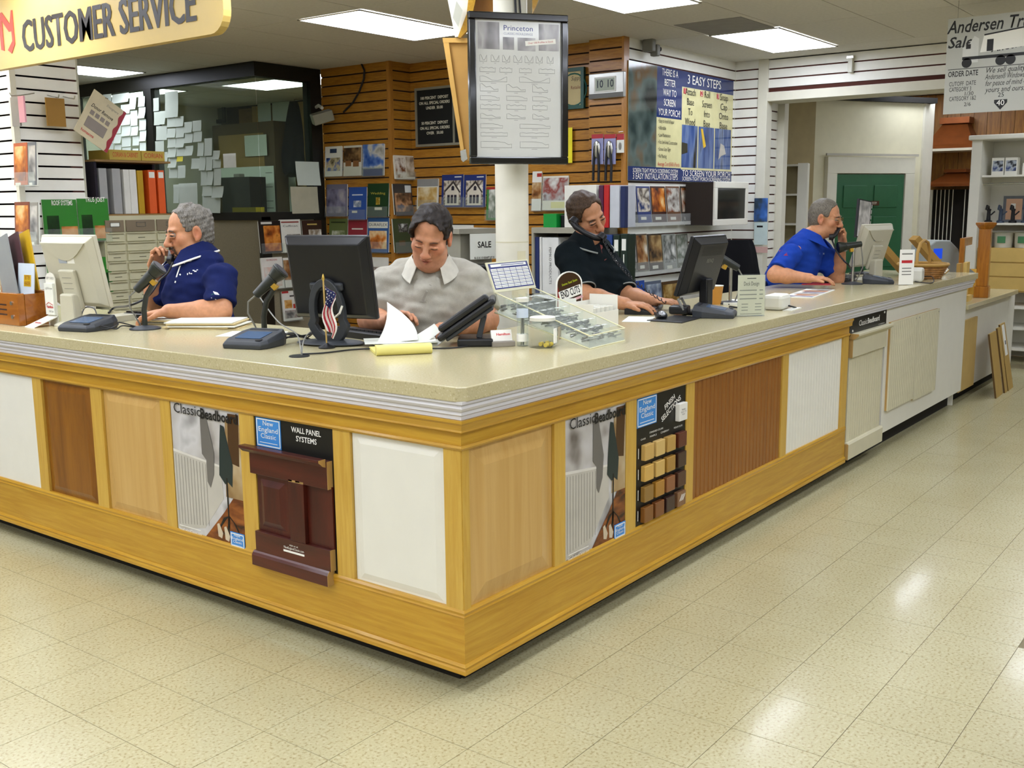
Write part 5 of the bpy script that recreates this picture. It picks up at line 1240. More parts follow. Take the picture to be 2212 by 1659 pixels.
for k in (-.4, -2.8): MB().cyl((k, .02, hs), (k, .02, CEIL - zb - .001), .006, n=8).build('hanger', m_steel, cs)

# Andersen truck sale banner
AX = 5.0
ya = P(2043, 140, x=AX).y; zA = P(2043, 247, x=AX).z; zB = P(2043, 42, x=AX).z
an = thing('truck_sale_banner', 'grey hanging truck sale banner printed with a lorry', 'banner', (AX, ya, zA), RZL)
Wb = 1.15; Hb = zB - zA
bx('sheet', mat('grey banner', '#b4b4aa', .35, var=.02), an, 0, Wb, 0, .004, 0, Hb)
def AP(px, py): p = P(px, py, x=AX); return (ya - p.y, p.z - zA)
def at_(s, px, py, size, **k): u, v = AP(px, py); return text(s, size, k.pop('m', m_kprint), an, (u, -.001, v), align='LEFT', **k)
at_('Andersen Truck', 2047, 62, .115, shear=.25, bold=.0016, w=.60); at_('Sale', 2047, 95, .10, shear=.25, bold=.0016)
at_('ORDER DATE', 2048, 162, .05, bold=.0008, w=.19); at_('CUTOFF  DATE', 2050, 183, .04, w=.17); at_('CATEGORY 3', 2050, 195, .04, w=.14); at_('1/30', 2082, 203, .035); at_('CATEGORY 1&2', 2050, 215, .04, w=.17); at_('2/6', 2082, 226, .035)
for k, s in enumerate(('We sell quality', 'Andersen\u00ae Windows', 'for peace of mind -', 'yours and ours.')): at_(s, 2128, 153 + k * 14, .05, shear=.3, w=.24)
u0, v0 = AP(2048, 152); bx('rule_line', m_kprint, an, u0, Wb - .02, -.001, -.0002, v0, v0 + .004)
u, v = AP(2078, 137)
tr = MB(); tr.prism([(u, v), (u + .10, v), (u + .10, v + .15), (u + .07, v + .17), (u + .04, v + .12), (u, v + .10)], 'y', -.0012, -.0006); cabp = tr.build('lorry_cab_print', mat('banner light grey', '#cfcfc8', .4), an)
tr = MB(); tr.prism([(u + .11, v + .06), (u + .75, v + .10), (u + .75, v + .24), (u + .13, v + .175)], 'y', -.0012, -.0006); tr.build('lorry_trailer_print', m_wprint, an)
tr = MB(); tr.prism([(u + .13, v + .165), (u + .75, v + .232), (u + .75, v + .24), (u + .13, v + .175)], 'y', -.0016, -.0012); tr.box(u, u + .62, -.0016, -.0012, v + .02, v + .04).box(u + .02, u + .05, -.0016, -.0012, v + .09, v + .12).box(u + .15, u + .19, -.0016, -.0012, v + .065, v + .14)
for k in (.03, .24, .30): tr.cyl((u + k, -.0016, v), (u + k, -.0012, v), .032, n=16)
tr.build('lorry_ink_print', m_kprint, an)
at_('Andersen', 2141, 104, .085, shear=.2, bold=.001, rot=(PI / 2, -.10, 0), w=.26)
u, v = AP(2160, 215)
bm = MB(); bm.prism([(u - .035, v), (u + .045, v), (u + .045, v - .02), (u + .005, v - .065), (u - .035, v - .02)], 'y', -.0016, -.0006); bm.build('emblem_print', m_kprint, an)
text('40', .05, m_wprint, an, (u + .005, -.0022, v - .022)); text('25', .04, m_kprint, an, (u + .005, -.001, v + .03))
for k in (.06, 1.0): MB().tube([(k, .002, Hb), (k, .002, CEIL - zA - .001)], .002, 4).build('hanger', m_steel, an)

# ================================================================ equipment on the counter
def C(px, py, dz=0): return P(px, py, z=ZT) + Vector((0, 0, dz))
m_pin = mat('charcoal plastic', '#33363a', .5, var=.06, bump=.05, bscale=300)
m_lcd = mat('blue grey lcd', '#49607e', .2)
m_beige = mat('beige computer plastic', '#c0bba4', .5, var=.03, bump=.04, bscale=260)
m_blkm = mat('black monitor plastic', '#141416', .38, var=.1)
def pinpad(label, px, py, rz):
    t = thing('payment_terminal', label, 'payment terminal', C(px, py), rz)
    mb = MB(); n = []
    out = [(-.09, -.10), (-.105, -.06), (-.105, .06), (-.085, .11), (.085, .11), (.105, .06), (.105, -.06), (.09, -.10)]
    v = [(x, y, .0) for x, y in out] + [(x * 1.03, y * 1.03, .018 + (y + .1) * .1) for x, y in out] + [(x * .93, y * .93, .032 + (y + .1) * .17) for x, y in out]
    k = len(out); f = [tuple(range(k - 1, -1, -1)), tuple(range(2 * k, 3 * k))] + [(s * k + i, s * k + (i + 1) % k, (s + 1) * k + (i + 1) % k, (s + 1) * k + i) for s in (0, 1) for i in range(k)]
    mb._add(v, f); mb.build('case', m_pin, t, .004)
    sl = math.atan(.17)
    s = MB().at((0, .0, .0503), (sl, 0, 0)).box(-.062, .062, -.055, .045, -.001, .0008).build('screen', m_lcd, t)
    MB().at((0, .078, .0635), (sl, 0, 0)).box(-.07, .07, -.006, .006, -.001, .001).build('card_slot', m_plk, t)
    MB().at((.07, -.075, .038), (sl, 0, 0)).box(-.012, .012, -.01, .01, -.001, .0015).build('button', m_plk, t)
    return t
pinpad('charcoal payment terminal in front of the beige monitor, near the gift cards', 190, 712, RZL + .25)
pinpad('charcoal payment terminal with blue screen left of the black monitor', 551, 748, RZL + .3)
pinpad('charcoal payment terminal behind the deck design sign', 1546, 684, .35)
pinpad('charcoal payment terminal at the far counter end by the blue-shirted man', 1898, 612, .35)
m_gun = mat('dark olive plastic', '#23261f', .4)
def scanner(label, px, py, rz, hgt=.25, silver=False, flip=1, ang=-.75):
    t = thing('barcode_scanner', label, 'barcode scanner', C(px, py), rz)
    MB().lathe([(.075, 0), (.075, .006), (.06, .012), (.02, .018), (.014, .02)], 24).build('base', m_pin, t, 0, True)
    neck = MB(); pts = [(0, 0, .015), (0, 0, hgt * .35), (.015 * flip, 0, hgt * .6), (.05 * flip, 0, hgt * .8)] if not silver else [(0, 0, .015), (0, 0, hgt * .6), (.0, 0, hgt * .85), (-.01 * flip, 0, hgt * .9)]
    neck.tube(pts, .013 if not silver else .010, 10); neck.build('neck', m_gun if not silver else m_steel, t, 0, True)
    g = MB().at((.03 * flip, 0, hgt * .92), (0, ang * flip, 0))
    g.cyl((-.085 * flip, 0, .0), (.03 * flip, 0, .0), .02, .028, 14).cyl((.03 * flip, 0, 0), (.075 * flip, 0, 0), .028, .042, 14).cyl((.075 * flip, 0, 0), (.085 * flip, 0, 0), .042, .042, 14)
    g.build('gun', m_gun, t, .003, True)
    MB().at((.03 * flip, 0, hgt * .92), (0, ang * flip, 0)).box(-.005, .02, -.018, .018, -.045, -.018).build('trigger', mat('yellow trigger', '#b08820', .4), t, .003)
    MB().cyl((.085 * flip * math.cos(ang) + .03 * flip, 0, hgt * .92 - .085 * math.sin(ang)), (.087 * flip * math.cos(ang) + .03 * flip, 0, hgt * .92 - .087 * math.sin(ang)), .036, n=14).build('lens', m_plk, t)
    MB().tube([(.03 * flip - .08 * flip * math.cos(ang), 0, hgt * .92 + .08 * math.sin(ang)), (-.07 * flip, .01, hgt * .6), (-.075 * flip, .015, hgt * .4), (-.05 * flip, .03, .05), (-.04 * flip, .06, .006)], .004, 6).build('cord', m_plg, t, 0, True)
    return t
scanner('dark barcode scanner on a bent stand in front of the navy-shirted man', 314, 711, -.92, .27)
scanner('dark barcode scanner on a bent stand left of the black monitor', 572, 728, -.92, .27)
scanner('barcode scanner on a silver stand behind the coffee cup', 1577, 656, -.92, .27, True, -1, -.5)
scanner('barcode scanner on a silver stand in front of the far beige monitor', 1841, 614, -.92, .30, True, -1, .15)
def monitor(label, px, py, rz, m, w, h, zc, tilt, style):
    t = thing('monitor', label, 'monitor', C(px, py), rz)
    ca, sa = math.cos(tilt), math.sin(tilt)
    R = Euler((tilt, 0, 0)).to_matrix().to_4x4(); T = Matrix.Translation((0, 0, zc)) @ R
    mb = MB(); mb.M = T; mb.box(-w / 2, w / 2, .0, .025, -h / 2, h / 2); mb.build('bezel', m, t, .006)
    mb = MB(); mb.M = T
    i, j = .03, .03
    v = [(-w / 2 + .004, 0, -h / 2 + .004), (w / 2 - .004, 0, -h / 2 + .004), (w / 2 - .004, 0, h / 2 - .004), (-w / 2 + .004, 0, h / 2 - .004), (-w / 2 + i, -.035, -h / 2 + j), (w / 2 - i, -.035, -h / 2 + j), (w / 2 - i, -.035, h / 2 - j), (-w / 2 + i, -.035, h / 2 - j)]
    mb._add(v, [(0, 1, 2, 3), (4, 7, 6, 5), (0, 4, 5, 1), (1, 5, 6, 2), (2, 6, 7, 3), (3, 7, 4, 0)]); mb.build('back_shell', m, t, .004)
    mb = MB(); mb.M = T; mb.box(-w / 2 + .02, w / 2 - .02, .0252, .0262, -h / 2 + .03, h / 2 - .02); mb.build('screen', mat('dark screen', '#202a3a', .15, emit=.15), t)
    if style == 'beige':
        mb = MB(); mb.M = T
        mb.prism([(-w / 2 + .03, h / 2 - .03)] + [(-w / 2 + .03 + (w - .06) * k / 10, h / 2 - .03 - .09 * math.sin(PI * k / 10)) for k in range(11)] + [(w / 2 - .03, h / 2 - .03)], 'y', -.0415, -.035); mb.build('top_hood', m, t)
        mb = MB(); mb.M = T; mb.box(-.06, .06, -.06, -.035, -h / 2 + .0, .02); mb.build('spine', m, t, .008)
        for k in range(6):
            q = MB(); q.M = T; q.box(-.035, .035, -.0612, -.0598, .0 - k * .028 - .02, .002 - k * .028 - .02); q.build('vent', m_plg, t)
        q = MB(); q.M = T; q.box(-.06, .0, -.0362, -.0352, .05, .09); q.build('label', mat('grey label', '#a9b0b8', .5), t); q = MB(); q.M = T; q.box(.005, .06, -.0362, -.0352, .05, .09); q.build('label', m_wprint, t)
        MB().at((0, -.045, 0)).prism([(-.055, .0), (.055, .0), (.05, zc - h * .3), (-.05, zc - h * .3)], 'y', -.025, .03).build('stem', m, t, .01)
        MB().lathe([(.12, 0), (.12, .008), (.10, .018), (.06, .026)], 28).build('base', m, t, 0, True)
    elif style == 'ring':
        q = MB(); q.M = T; q.box(-.08, .08, -.055, -.035, -.045, -.01); q.build('hinge', m_pin, t, .008)
        q = MB(); out = []; inn = []
        for k in range(33):
            a_ = 2 * PI * k / 32; out.append((.085 * math.cos(a_), .14 + .145 * math.sin(a_))); inn.append((.058 * math.cos(a_) , .145 + .105 * math.sin(a_)))
        v = []; f = []
        for k in range(32):
            for (pp, yy) in ((out[k], -.05), (inn[k], -.05), (out[k], -.02), (inn[k], -.02)): v.append((pp[0] * (1.25 if pp[1] < .1 else 1), yy - (pp[1] - .14) * .1, pp[1]))
        for k in range(32):
            a_ = 4 * k; b_ = 4 * ((k + 1) % 32); f += [(a_, b_, b_ + 1, a_ + 1), (a_ + 2, a_ + 3, b_ + 3, b_ + 2), (a_, a_ + 2, b_ + 2, b_), (a_ + 1, b_ + 1, b_ + 3, a_ + 3)]
        q._add(v, f); q.build('ring_stand', m_pin, t, .003, True)
        MB().ell((0, -.02, .008), (.16, .10, .012), 28, 8).build('base', m_pin, t, 0, True)
        q = MB(); q.M = T; q.box(w * .34, w * .36, -.0362, -.035, h * .38, h * .40); q.build('screw', m_plk, t)
        MB().at().tube([(.02, -.06, .16), (.05, -.07, .12), (.075, -.065, .14), (.08, -.05, .17)], .005, 8).build('white_tie', m_plw, t, 0, True)
    else:
        for k in range(7):
            q = MB(); q.M = T; q.box(-.12, .12, -.0362, -.0346, h * .36 - k * .008, h * .363 - k * .008); q.build('vent', mat('vent black', '#050506', .6), t)
        q = MB(); q.M = T; q.box(-.03, .03, -.0365, -.035, -h * .30, -h * .22); q.build('label', mat('grey label', '#a9b0b8', .5), t)
        q = MB(); q.M = T; text('BENQ', .03, m_plg, t, (T @ Vector((.0, -.0366, h * .12))), rot=(PI / 2 + tilt, 0, 0))
        MB().at((0, -.03, 0)).box(-.035, .035, -.02, .03, .0, zc - h * .2).build('stem', m, t, .008)
        MB().ell((0, -.0, .008), (.13, .10, .012), 28, 8).build('base', m, t, 0, True)
    return t
monitor('beige monitor seen from behind beside the green flyers', 172, 702, RZL + .12, m_beige, .40, .37, .275, .20, 'beige')
monitor('large black monitor on a ring stand seen from behind left of the man in grey', 720, 742, RZL + .28, m_blkm, .405, .365, .285, .19, 'ring')
monitor('black monitor seen from behind right of the man in the dark shirt', 1515, 676, .0, m_blkm, .38, .33, .255, .30, 'plain')
monitor('beige monitor seen from behind right of the blue-shirted man', 1880, 606, -.25, m_beige, .38, .33, .26, .30, 'beige')
def keyboard(label, loc, rz):
    t = thing('keyboard', label, 'keyboard', loc, rz)
    mb = MB(); mb.prism([(-.085, .0), (.085, .0), (.085, .03), (.07, .034), (-.085, .014)], 'x', -.225, .225); mb.build('case', m_blkm, t, .003)
    keys = MB()
    for r in range(5):
        for k in range(15): keys.at((-.205 + k * .0295, -.06 + r * .028, .020 + r * .0036), (.13, 0, 0)).box(-.0125, .0125, -.012, .012, -.004, .006)
    o = keys.build('keys', m_plk, t); o['kind'] = 'stuff'
    return t
keyboard('black keyboard under the hand of the navy-shirted man', C(352, 690), RZL + 3.2)
keyboard('black keyboard half hidden behind the ring-stand monitor', C(800, 728), RZL + 3.0)
keyboard('black keyboard under the hands of the dark-shirted man', C(1392, 671), .42)
keyboard('black keyboard beside the far silver scanner stand', C(1822, 605), .3)
def mouse(label, loc, rz):
    t = thing('mouse', label, 'mouse', loc, rz)
    MB().ell((0, 0, .012), (.032, .058, .024), 16, 10).build('shell', m_blkm, t, 0, True); MB().ell((0, -.022, .018), (.022, .034, .020), 14, 8).build('buttons', mat('silver plastic', '#a4a5a8', .3, .4), t, 0, True)
    return t
mouse('black and silver mouse on the mat beside the black monitor', C(1428, 689, .0065), -.9); mouse('black and silver mouse on the red mat by the blue-shirted man', C(1783, 612, .0045), -.9)
o = MB().prism([(-.13, -.10), (.15, -.10), (.17, .06), (-.11, .10)], 'z', 0, .006).build('mouse_mat', m_blkm, None, .002); o.location = C(1455, 691); o.rotation_euler = (0, 0, .1); tag(o, 'black mouse mat right of the keyboard', 'mouse mat')
o = MB().prism([(-.12, -.10), (.12, -.10), (.12, .10), (-.12, .10)], 'z', 0, .004).build('mouse_mat', mat('red mat', '#b8323a', .7), None); o.location = C(1765, 613); o.rotation_euler = (0, 0, .3); tag(o, 'thin red mouse mat under the far mouse', 'mouse mat')
o = thing('scanner_cradle', 'low black phone cradle between mouse and monitor', 'cradle', C(1468, 680), .3); bx('base', m_blkm, o, -.05, .05, -.05, .05, .007, .05, .01); MB().tube([(-.045, -.03, .03), (-.045, 0, .085), (.045, 0, .085), (.045, -.03, .03)], .007, 8).build('bail', m_plg, o, 0, True)

# left end of the counter: wooden literature box, leaning boards, gift cards
wb = thing('wooden_box', 'varnished wooden literature box with steel bolts at the left edge', 'box', C(30, 700) + Vector((.06, 0, 0)), RZL)
m_vb = wood('varnished block', '#8a4a0c', '#b06a1c', (1.5, 12, 12), .2, .6)
q = bx('front_board', m_vb, wb, -.22, .13, -.10, -.06, 0, .165, .004); bx('back_board', m_vb, wb, -.22, .13, .06, .10, 0, .17, .004); bx('floor_board', m_vb, wb, -.22, .13, -.059, .059, 0, .02)
bx('end_board', m_vb, wb, .105, .13, -.0595, .0595, .021, .16)
for z in (.045, .115): MB().cyl((.075, -.106, z), (.075, -.1, z), .010, n=12).build('bolt', m_steel, q)
for _r in range(3): bx('branded_print', mat('branded ink', '#3a1c08', .6), q, -.06, .02, -.1006, -.1002, .05 + _r * .025, .058 + _r * .025)
def leaner(name, lab, cat, px, py_t, loc, w, h, m, rzz, tilt, roll=0, t_=.004, face=None):
    t = thing(name, lab, cat, loc, 0, rot=(tilt, roll, rzz)); bx('sheet', m, t, -w / 2, w / 2, 0, t_, 0, h)
    return t
b0 = C(30, 700) + Vector((.06, 0, .022))
t = leaner('brochure', 'pale brochure with a yellow printed block in the wooden box', 'brochure', 0, 0, b0 + Vector((0, -.01, 0)), .16, .29, mat('pale blue cover', '#c9d4dc', .35), RZL, -.1)
bx('printed_block', mat('yellow block', '#c9a414', .4), t, -.02, .05, -.001, -.0002, .17, .23); text('BETTER\nHEADER', .03, mat('dark red ink', '#7a1c10', .5), t, (.015, -.0014, .20), w=.055); bx('picture', photo('lumber print', ['#8a4c14', '#c48a3c', '#e0c080'], 12, .3, 3), t, -.075, .06, -.001, -.0002, .02, .10)
t = leaner('brochure', 'tan brochure with dog photo at the left picture edge', 'brochure', 0, 0, b0 + Vector((.0, .17, 0)), .14, .27, mat('tan cover', '#b9a884', .35), RZL, -.12, -.15); bx('picture', photo('dog print', ['#5a3820', '#a87850', '#d8c8a8'], 10, .3, 6), t, -.06, .06, -.001, -.0002, .03, .18)
for k, (dx, dy, c2, hh, rl, lab) in enumerate(((.055, .06, '#8d8f8c', .44, -.30, 'grey sample board leaning in the wooden box'), (.075, .02, '#4a2c30', .45, -.30, 'maroon sample board leaning in the wooden box'), (.095, -.01, '#c8a018', .46, -.28, 'yellow-edged sample board leaning behind the gift cards'), (.045, .16, '#1c1c20', .36, -.38, 'black trimmed board leaning at the left edge'))):
    leaner('sample_board', lab, 'board', 0, 0, b0 + Vector((dx - .05, dy + .01, 0)) + Vector((.02 * k - .02, 0, 0)), .15, hh, mat('board ' + c2, c2, .4), RZL, -.05, rl, .008)
gc = thing('gift_card_stand', 'tall white GIFT CARDS stand with hanging card pad', 'card stand', C(80, 706) + Vector((.06, 0, 0)), RZL)
ht = .27
mb = MB(); mb.prism([(-.045, .0), (.045, .0), (.045, ht - .03), (.03, ht - .008), (0, ht), (-.03, ht - .008), (-.045, ht - .03)], 'y', .03, .034); mb.build('upright', m_wpan, gc)
mb = MB(); mb.prism([(-.10, .0), (-.099, .003), (.032, .05), (.034, .045)], 'x', -.045, .045); mb.build('foot', m_wpan, gc)
cdp = bx('card_pad', m_paper, gc, -.043, .038, .018, .029, .055, .215)
text('GIFT CARDS', .018, m_plg, gc, (0, .0295, ht - .03), w=.07); text('a gift for you', .018, m_plg, cdp, (0, .0175, .19), w=.065, shear=.3); text('Hamilton', .020, m_redpr, cdp, (0, .0172, .095), w=.06, bold=.0006); text('Gift Card', .014, m_kprint, cdp, (.01, .0172, .072), w=.04)
mb = MB(); mb.tube([(-.035, .0172, .105), (-.01, .0172, .118), (.03, .0172, .105)], .0014, 4); mb.build('roof_print', m_redpr, cdp)
o = text('Hamilton', .020, m_redpr, gc, (0, -.052, .0205), w=.06, bold=.0006, rot=(.34, 0, 0))
# cables heaps
def cable(lab, pts, r=.0035, m=None, name='cable'):
    q = MB(); s = []
    P_ = [Vector(p) for p in pts]
    for i in range(len(P_) - 1):
        p0, p1, p2, p3 = P_[max(i - 1, 0)], P_[i], P_[i + 1], P_[min(i + 2, len(P_) - 1)]
        for k in range(6):
            t = k / 6; s.append(.5 * ((2 * p1) + (p2 - p0) * t + (2 * p0 - 5 * p1 + 4 * p2 - p3) * t * t + (3 * p1 - p0 - 3 * p2 + p3) * t ** 3))
    s.append(P_[-1]); q.tube(s, r, 6); o = q.build(name, m or m_plk, None, 0, True); return tag(o, lab, 'cable')
zr = .004
def loop(px, py, rx, ry, n=9, z=.0045, wob=.03, turns=1.0, seed=1):
    rr = random.Random(seed); c = C(px, py); return [c + Vector((rx * math.cos(2 * PI * turns * k / n) + rr.uniform(-wob, wob), ry * math.sin(2 * PI * turns * k / n) + rr.uniform(-wob, wob), z + (.03 * rr.random() if 0 < k < n - 1 else 0))) for k in range(n)]
cable('black cable looped between payment terminal and scanner stand', loop(270, 712, .10, .06, 10, seed=4))
cable('tangle of black cables between terminal and ring-stand monitor', loop(628, 738, .07, .09, 16, wob=.04, turns=2.2, seed=2), .004)
cable('grey cable bundle dropping into the counter grommet', [C(560, 700, .15) + Vector((0, 0, 0)), C(600, 720, .06), C(640, 745, .05), C(650, 766, .03), C(651, 769, .001)], .003, m_plg)
cable('second grey cable curling into the counter grommet', [C(690, 735, .06), C(665, 748, .05), C(655, 762, .035), C(652, 769, .001)], .003, m_plg)
cable('long black cable running from the grommet behind the yellow pad', [C(652, 768, .006), C(700, 765, .005), C(760, 758, .005), C(812, 756, .005), C(960, 755, .005), C(1010, 750, .005)], .0035)
cable('pale cable running down the side of the beige monitor', [C(150, 690, .20), C(146, 695, .14), C(143, 700, .05), C(142, 705, .006), C(120, 702, .006)], .006, m_plw)
cable('black cable behind the near payment terminal', [C(212, 700, .03), C(205, 695, .07), C(185, 694, .07), C(172, 702, .02), C(160, 706, .006)], .0035)
cable('black cable looping by the far white adapter', [C(1985, 604, .02), C(2012, 606, .03), C(2015, 612, .006), C(1990, 612, .006), C(1960, 606, .006)], .004)
cable('black cable tangle under the deck design sign', loop(1602, 668, .05, .06, 10, wob=.03, seed=9), .0035)
# folders and papers
m_man = mat('manila folder', '#cdb987', .65)
def stack(name, lab, loc, rz, n, w, d, cols):
    t = thing(name, lab, 'folders', loc, rz); z = 0; rr = random.Random(n)
    for k in range(n):
        hh = .006; o = bx('folder' if cols[k % len(cols)] is m_man else 'sheet', cols[k % len(cols)], t, -w / 2, w / 2, -d / 2, d / 2, z, z + hh - .001); o.rotation_euler = (0, 0, rr.uniform(-.12, .12)); o.location = (rr.uniform(-.02, .02), rr.uniform(-.02, .02), 0); z += hh
    return t
stack('folder_stack', 'stack of manila folders with white sheets nearest the counter edge', C(452, 706), RZL + .55, 6, .34, .25, [m_man, m_man, m_paper, m_man, m_man, m_paper])
stack('folder_stack', 'loose manila folders behind the scanner stand', C(385, 697), RZL + .4, 5, .34, .22, [m_man, m_paper, m_man, m_man, m_paper])
def flat(name, lab, cat, px, py, w, d, rz, m, dz=.0006, hh=.0012): o = bx(name, m, None, -w / 2, w / 2, -d / 2, d / 2, 0, hh); o.location = C(px, py, dz); o.rotation_euler = (0, 0, rz); return tag(o, lab, cat)
flat('paper_sheet', 'single white sheet behind the left payment terminal', 'paper', 545, 722, .28, .2, RZL + .5, m_paper)
flat('envelope_box', 'flat beige card box beside the keyboard of the navy-shirted man', 'box', 262, 692, .12, .22, RZL + .2, m_beige, .0006, .03)
flat('paper_sheet', 'white paper under the dark keyboard edge', 'paper', 1380, 690, .26, .14, .4, m_paper)
# flag
fl_ = thing('desk_flag', 'small American flag on a gold-tipped stick', 'flag', C(706, 752), RZL + .3)
MB().lathe([(.035, 0), (.035, .006), (.028, .010), (.012, .016), (.006, .022)], 20).build('base', m_blkm, fl_, 0, True); MB().cyl((0, 0, .02), (-.004, 0, .285), .0035, n=8).build('stick', mat('gold stick', '#b89a58', .5), fl_, 0, True); MB().lathe([(.004, 0), (.007, .008), (.004, .02), (.001, .028)], 10, (-.004, 0, .283)).build('finial', mat('gold tip', '#c8a850', .3, .6), fl_, 0, True)
def ff(u, v):       # draped cloth hanging from the stick
    return (.004 + .055 * u * (1 - .35 * v) + .012 * math.sin(v * 7 + u * 3), -.010 * math.sin(u * 8 + v * 2) - .006, .265 - .19 * v - .05 * u * (1.1 - v * .4))
m_fr, m_fw = mat('flag red', '#a01c2c', .7), mat('flag white', '#dcd8d0', .7)
for k in range(9):
    q = MB(); q.sheet(lambda u, v, k=k: ff((k + u) / 9, v), 2, 10, .0006); q.build('stripe', m_fr if k % 2 else m_fw, fl_, 0, True)
q = MB(); q.sheet(lambda u, v: (ff(u * .72, v * .38)[0], ff(u * .72, v * .38)[1] - .0016, ff(u * .72, v * .38)[2]), 6, 5); cn = q.build('canton', mat('flag navy', '#1c2454', .7), fl_, 0, True)
for k in range(14):
    u, v = .1 + .18 * (k % 4) + .06 * ((k // 4) % 2), .06 + .09 * (k // 4); p = ff(u * .8, v); MB().box(p[0] - .002, p[0] + .002, p[1] - .0035, p[1] - .0028, p[2] - .002, p[2] + .002).build('star', m_fw, cn)
# legal pad and papers in front of the man in grey
lp = thing('legal_pad', 'yellow legal pad with its pages rolled over the front', 'notepad', C(873, 766) + Vector((0, .0, 0)), RZL + .92)
m_yl = mat('legal yellow', '#ded37a', .6, var=.02)
bx('pad', m_yl, lp, -.112, .112, .0, .20, .0, .012, .002); mb = MB(); mb.prism([(0 + .018 * math.sin(k * PI / 8) * -1, .02 + .02 * -math.cos(k * PI / 8)) for k in range(9)] + [(.03, .04), (.03, .0)], 'x', -.112, .112); mb.build('rolled_pages', m_yl, lp, 0, True)
pp = thing('paper_pile', 'loose white sheets piled on the yellow legal pad', 'papers', C(880, 752) + Vector((0, 0, .0125)), RZL + .92)
for k, (dx, dy, a_) in enumerate(((-.02, .10, .1), (.03, .12, -.15), (.0, .09, .3), (-.05, .10, -.1))):
    o = bx('sheet', m_paper, pp, -.115, .115, -.085, .11, k * .0022, k * .0022 + .0012); o.location = (dx, dy, 0); o.rotation_euler = (0, 0, a_)
pp.location.z = ZT + .0475
pp.location.z = ZT + .013
# curled sheet being turned by the man in grey (outline measured from its own distance)
def csheet(lab, TL, TR, BL, BR, d0, d1, bulge):
    q = MB()
    def fn(u, v):
        px = (BL[0] * (1 - u) + BR[0] * u) * (1 - v) + (TL[0] * (1 - u) + TR[0] * u) * v; py = (BL[1] * (1 - u) + BR[1] * u) * (1 - v) + (TL[1] * (1 - u) + TR[1] * u) * v
        p = J(px + bulge * math.sin(v * PI) , py, d0 * (1 - v) + d1 * v); return p
    q.sheet(fn, 8, 12, .0008); o = q.build('paper_sheet', m_paper, None, 0, True); return tag(o, lab, 'paper')
csheet('curled white sheet being lifted by the man in grey', (836, 652), (868, 675), (812, 744), (903, 733), 4.42, 4.62, 9)
csheet('white sheet slanting up under the man in grey shirt\'s fingers', (938, 699), (952, 715), (860, 745), (905, 747), 4.42, 4.60, 3)
csheet('lower white sheet corner pointing to the desk phone', (958, 727), (962, 733), (900, 748), (935, 752), 4.42, 4.50, 2)
# desk phone
dp2 = thing('desk_phone', 'black office desk phone on a slanted stand beside the man in grey', 'telephone', C(1008, 748) + Vector((.04, .04, 0)), -2.495)
bx('foot', m_blkm, dp2, -.09, .09, -.03, .12, 0, .035, .008)
PT_ = Matrix.Translation((0, .01, .115)) @ Euler((.60, 0, 0)).to_matrix().to_4x4()
def dpb(n, m, x0, x1, y0, y1, z0, z1, bv=.006): q = MB(); q.M = PT_; q.box(x0, x1, y0, y1, z0, z1); return q.build(n, m, dp2, bv)
dpb('body', m_blkm, -.105, .105, -.145, .145, -.014, .014, .01); dpb('back_shell', m_pin, -.09, .09, -.12, .12, -.03, -.0145); dpb('handset', m_blkm, .05, .10, -.12, .13, .0145, .045, .012); dpb('display', m_lcd, -.08, .03, .05, .12, .0142, .017, 0); dpb('keypad', m_pin, -.08, .03, -.11, .04, .0142, .018, 0)
MB().at((0, .07, .075), (-.25, 0, 0)).box(-.05, .05, -.012, .012, -.042, .052).build('prop', m_pin, dp2, .004)
# business cards
bc2 = thing('business_card_holder', 'grey holder with white business cards printed in red', 'card holder', C(1086, 748), RZL + .95)
bx('tray', mat('grey taupe', '#8a8276', .5), bc2, -.05, .05, -.02, .03, 0, .022, .003); q = MB().at((0, .012, .018), (-.35, 0, 0)); q.box(-.045, .045, -.006, .006, 0, .05); cdd = q.build('cards', m_wprint, bc2); text('Hamilton', .014, m_redpr, bc2, (0, -.008, .052), w=.06, bold=.0006, rot=(PI / 2 - .35, 0, 0))
# clear tube
tb = thing('clear_tube', 'tall clear plastic tube with white cap of small tools', 'container', C(1129, 747), 0)
MB().lathe([(.024, 0), (.024, .185), (.0225, .186), (.0225, .002)], 20).build('tube', m_acryl, tb, 0, True); MB().lathe([(.026, .186), (.026, .202), (.022, .203)], 20).build('cap', m_plw, tb, 0, True)
MB().lathe([(.0248, .02), (.0248, .05), (.0245, .051)], 20).build('label', m_wprint, tb, 0, True); MB().lathe([(.0248, .12), (.0248, .155), (.0245, .156)], 20).build('label', mat('pale blue label', '#c2ccd8', .5), tb, 0, True)
for k in range(4): MB().cyl((-.012 + .008 * k, .004 * (k % 2), .004), (-.008 + .006 * k, .0, .15), .003, n=6).build('tool', m_plg if k % 2 else m_steel, tb)
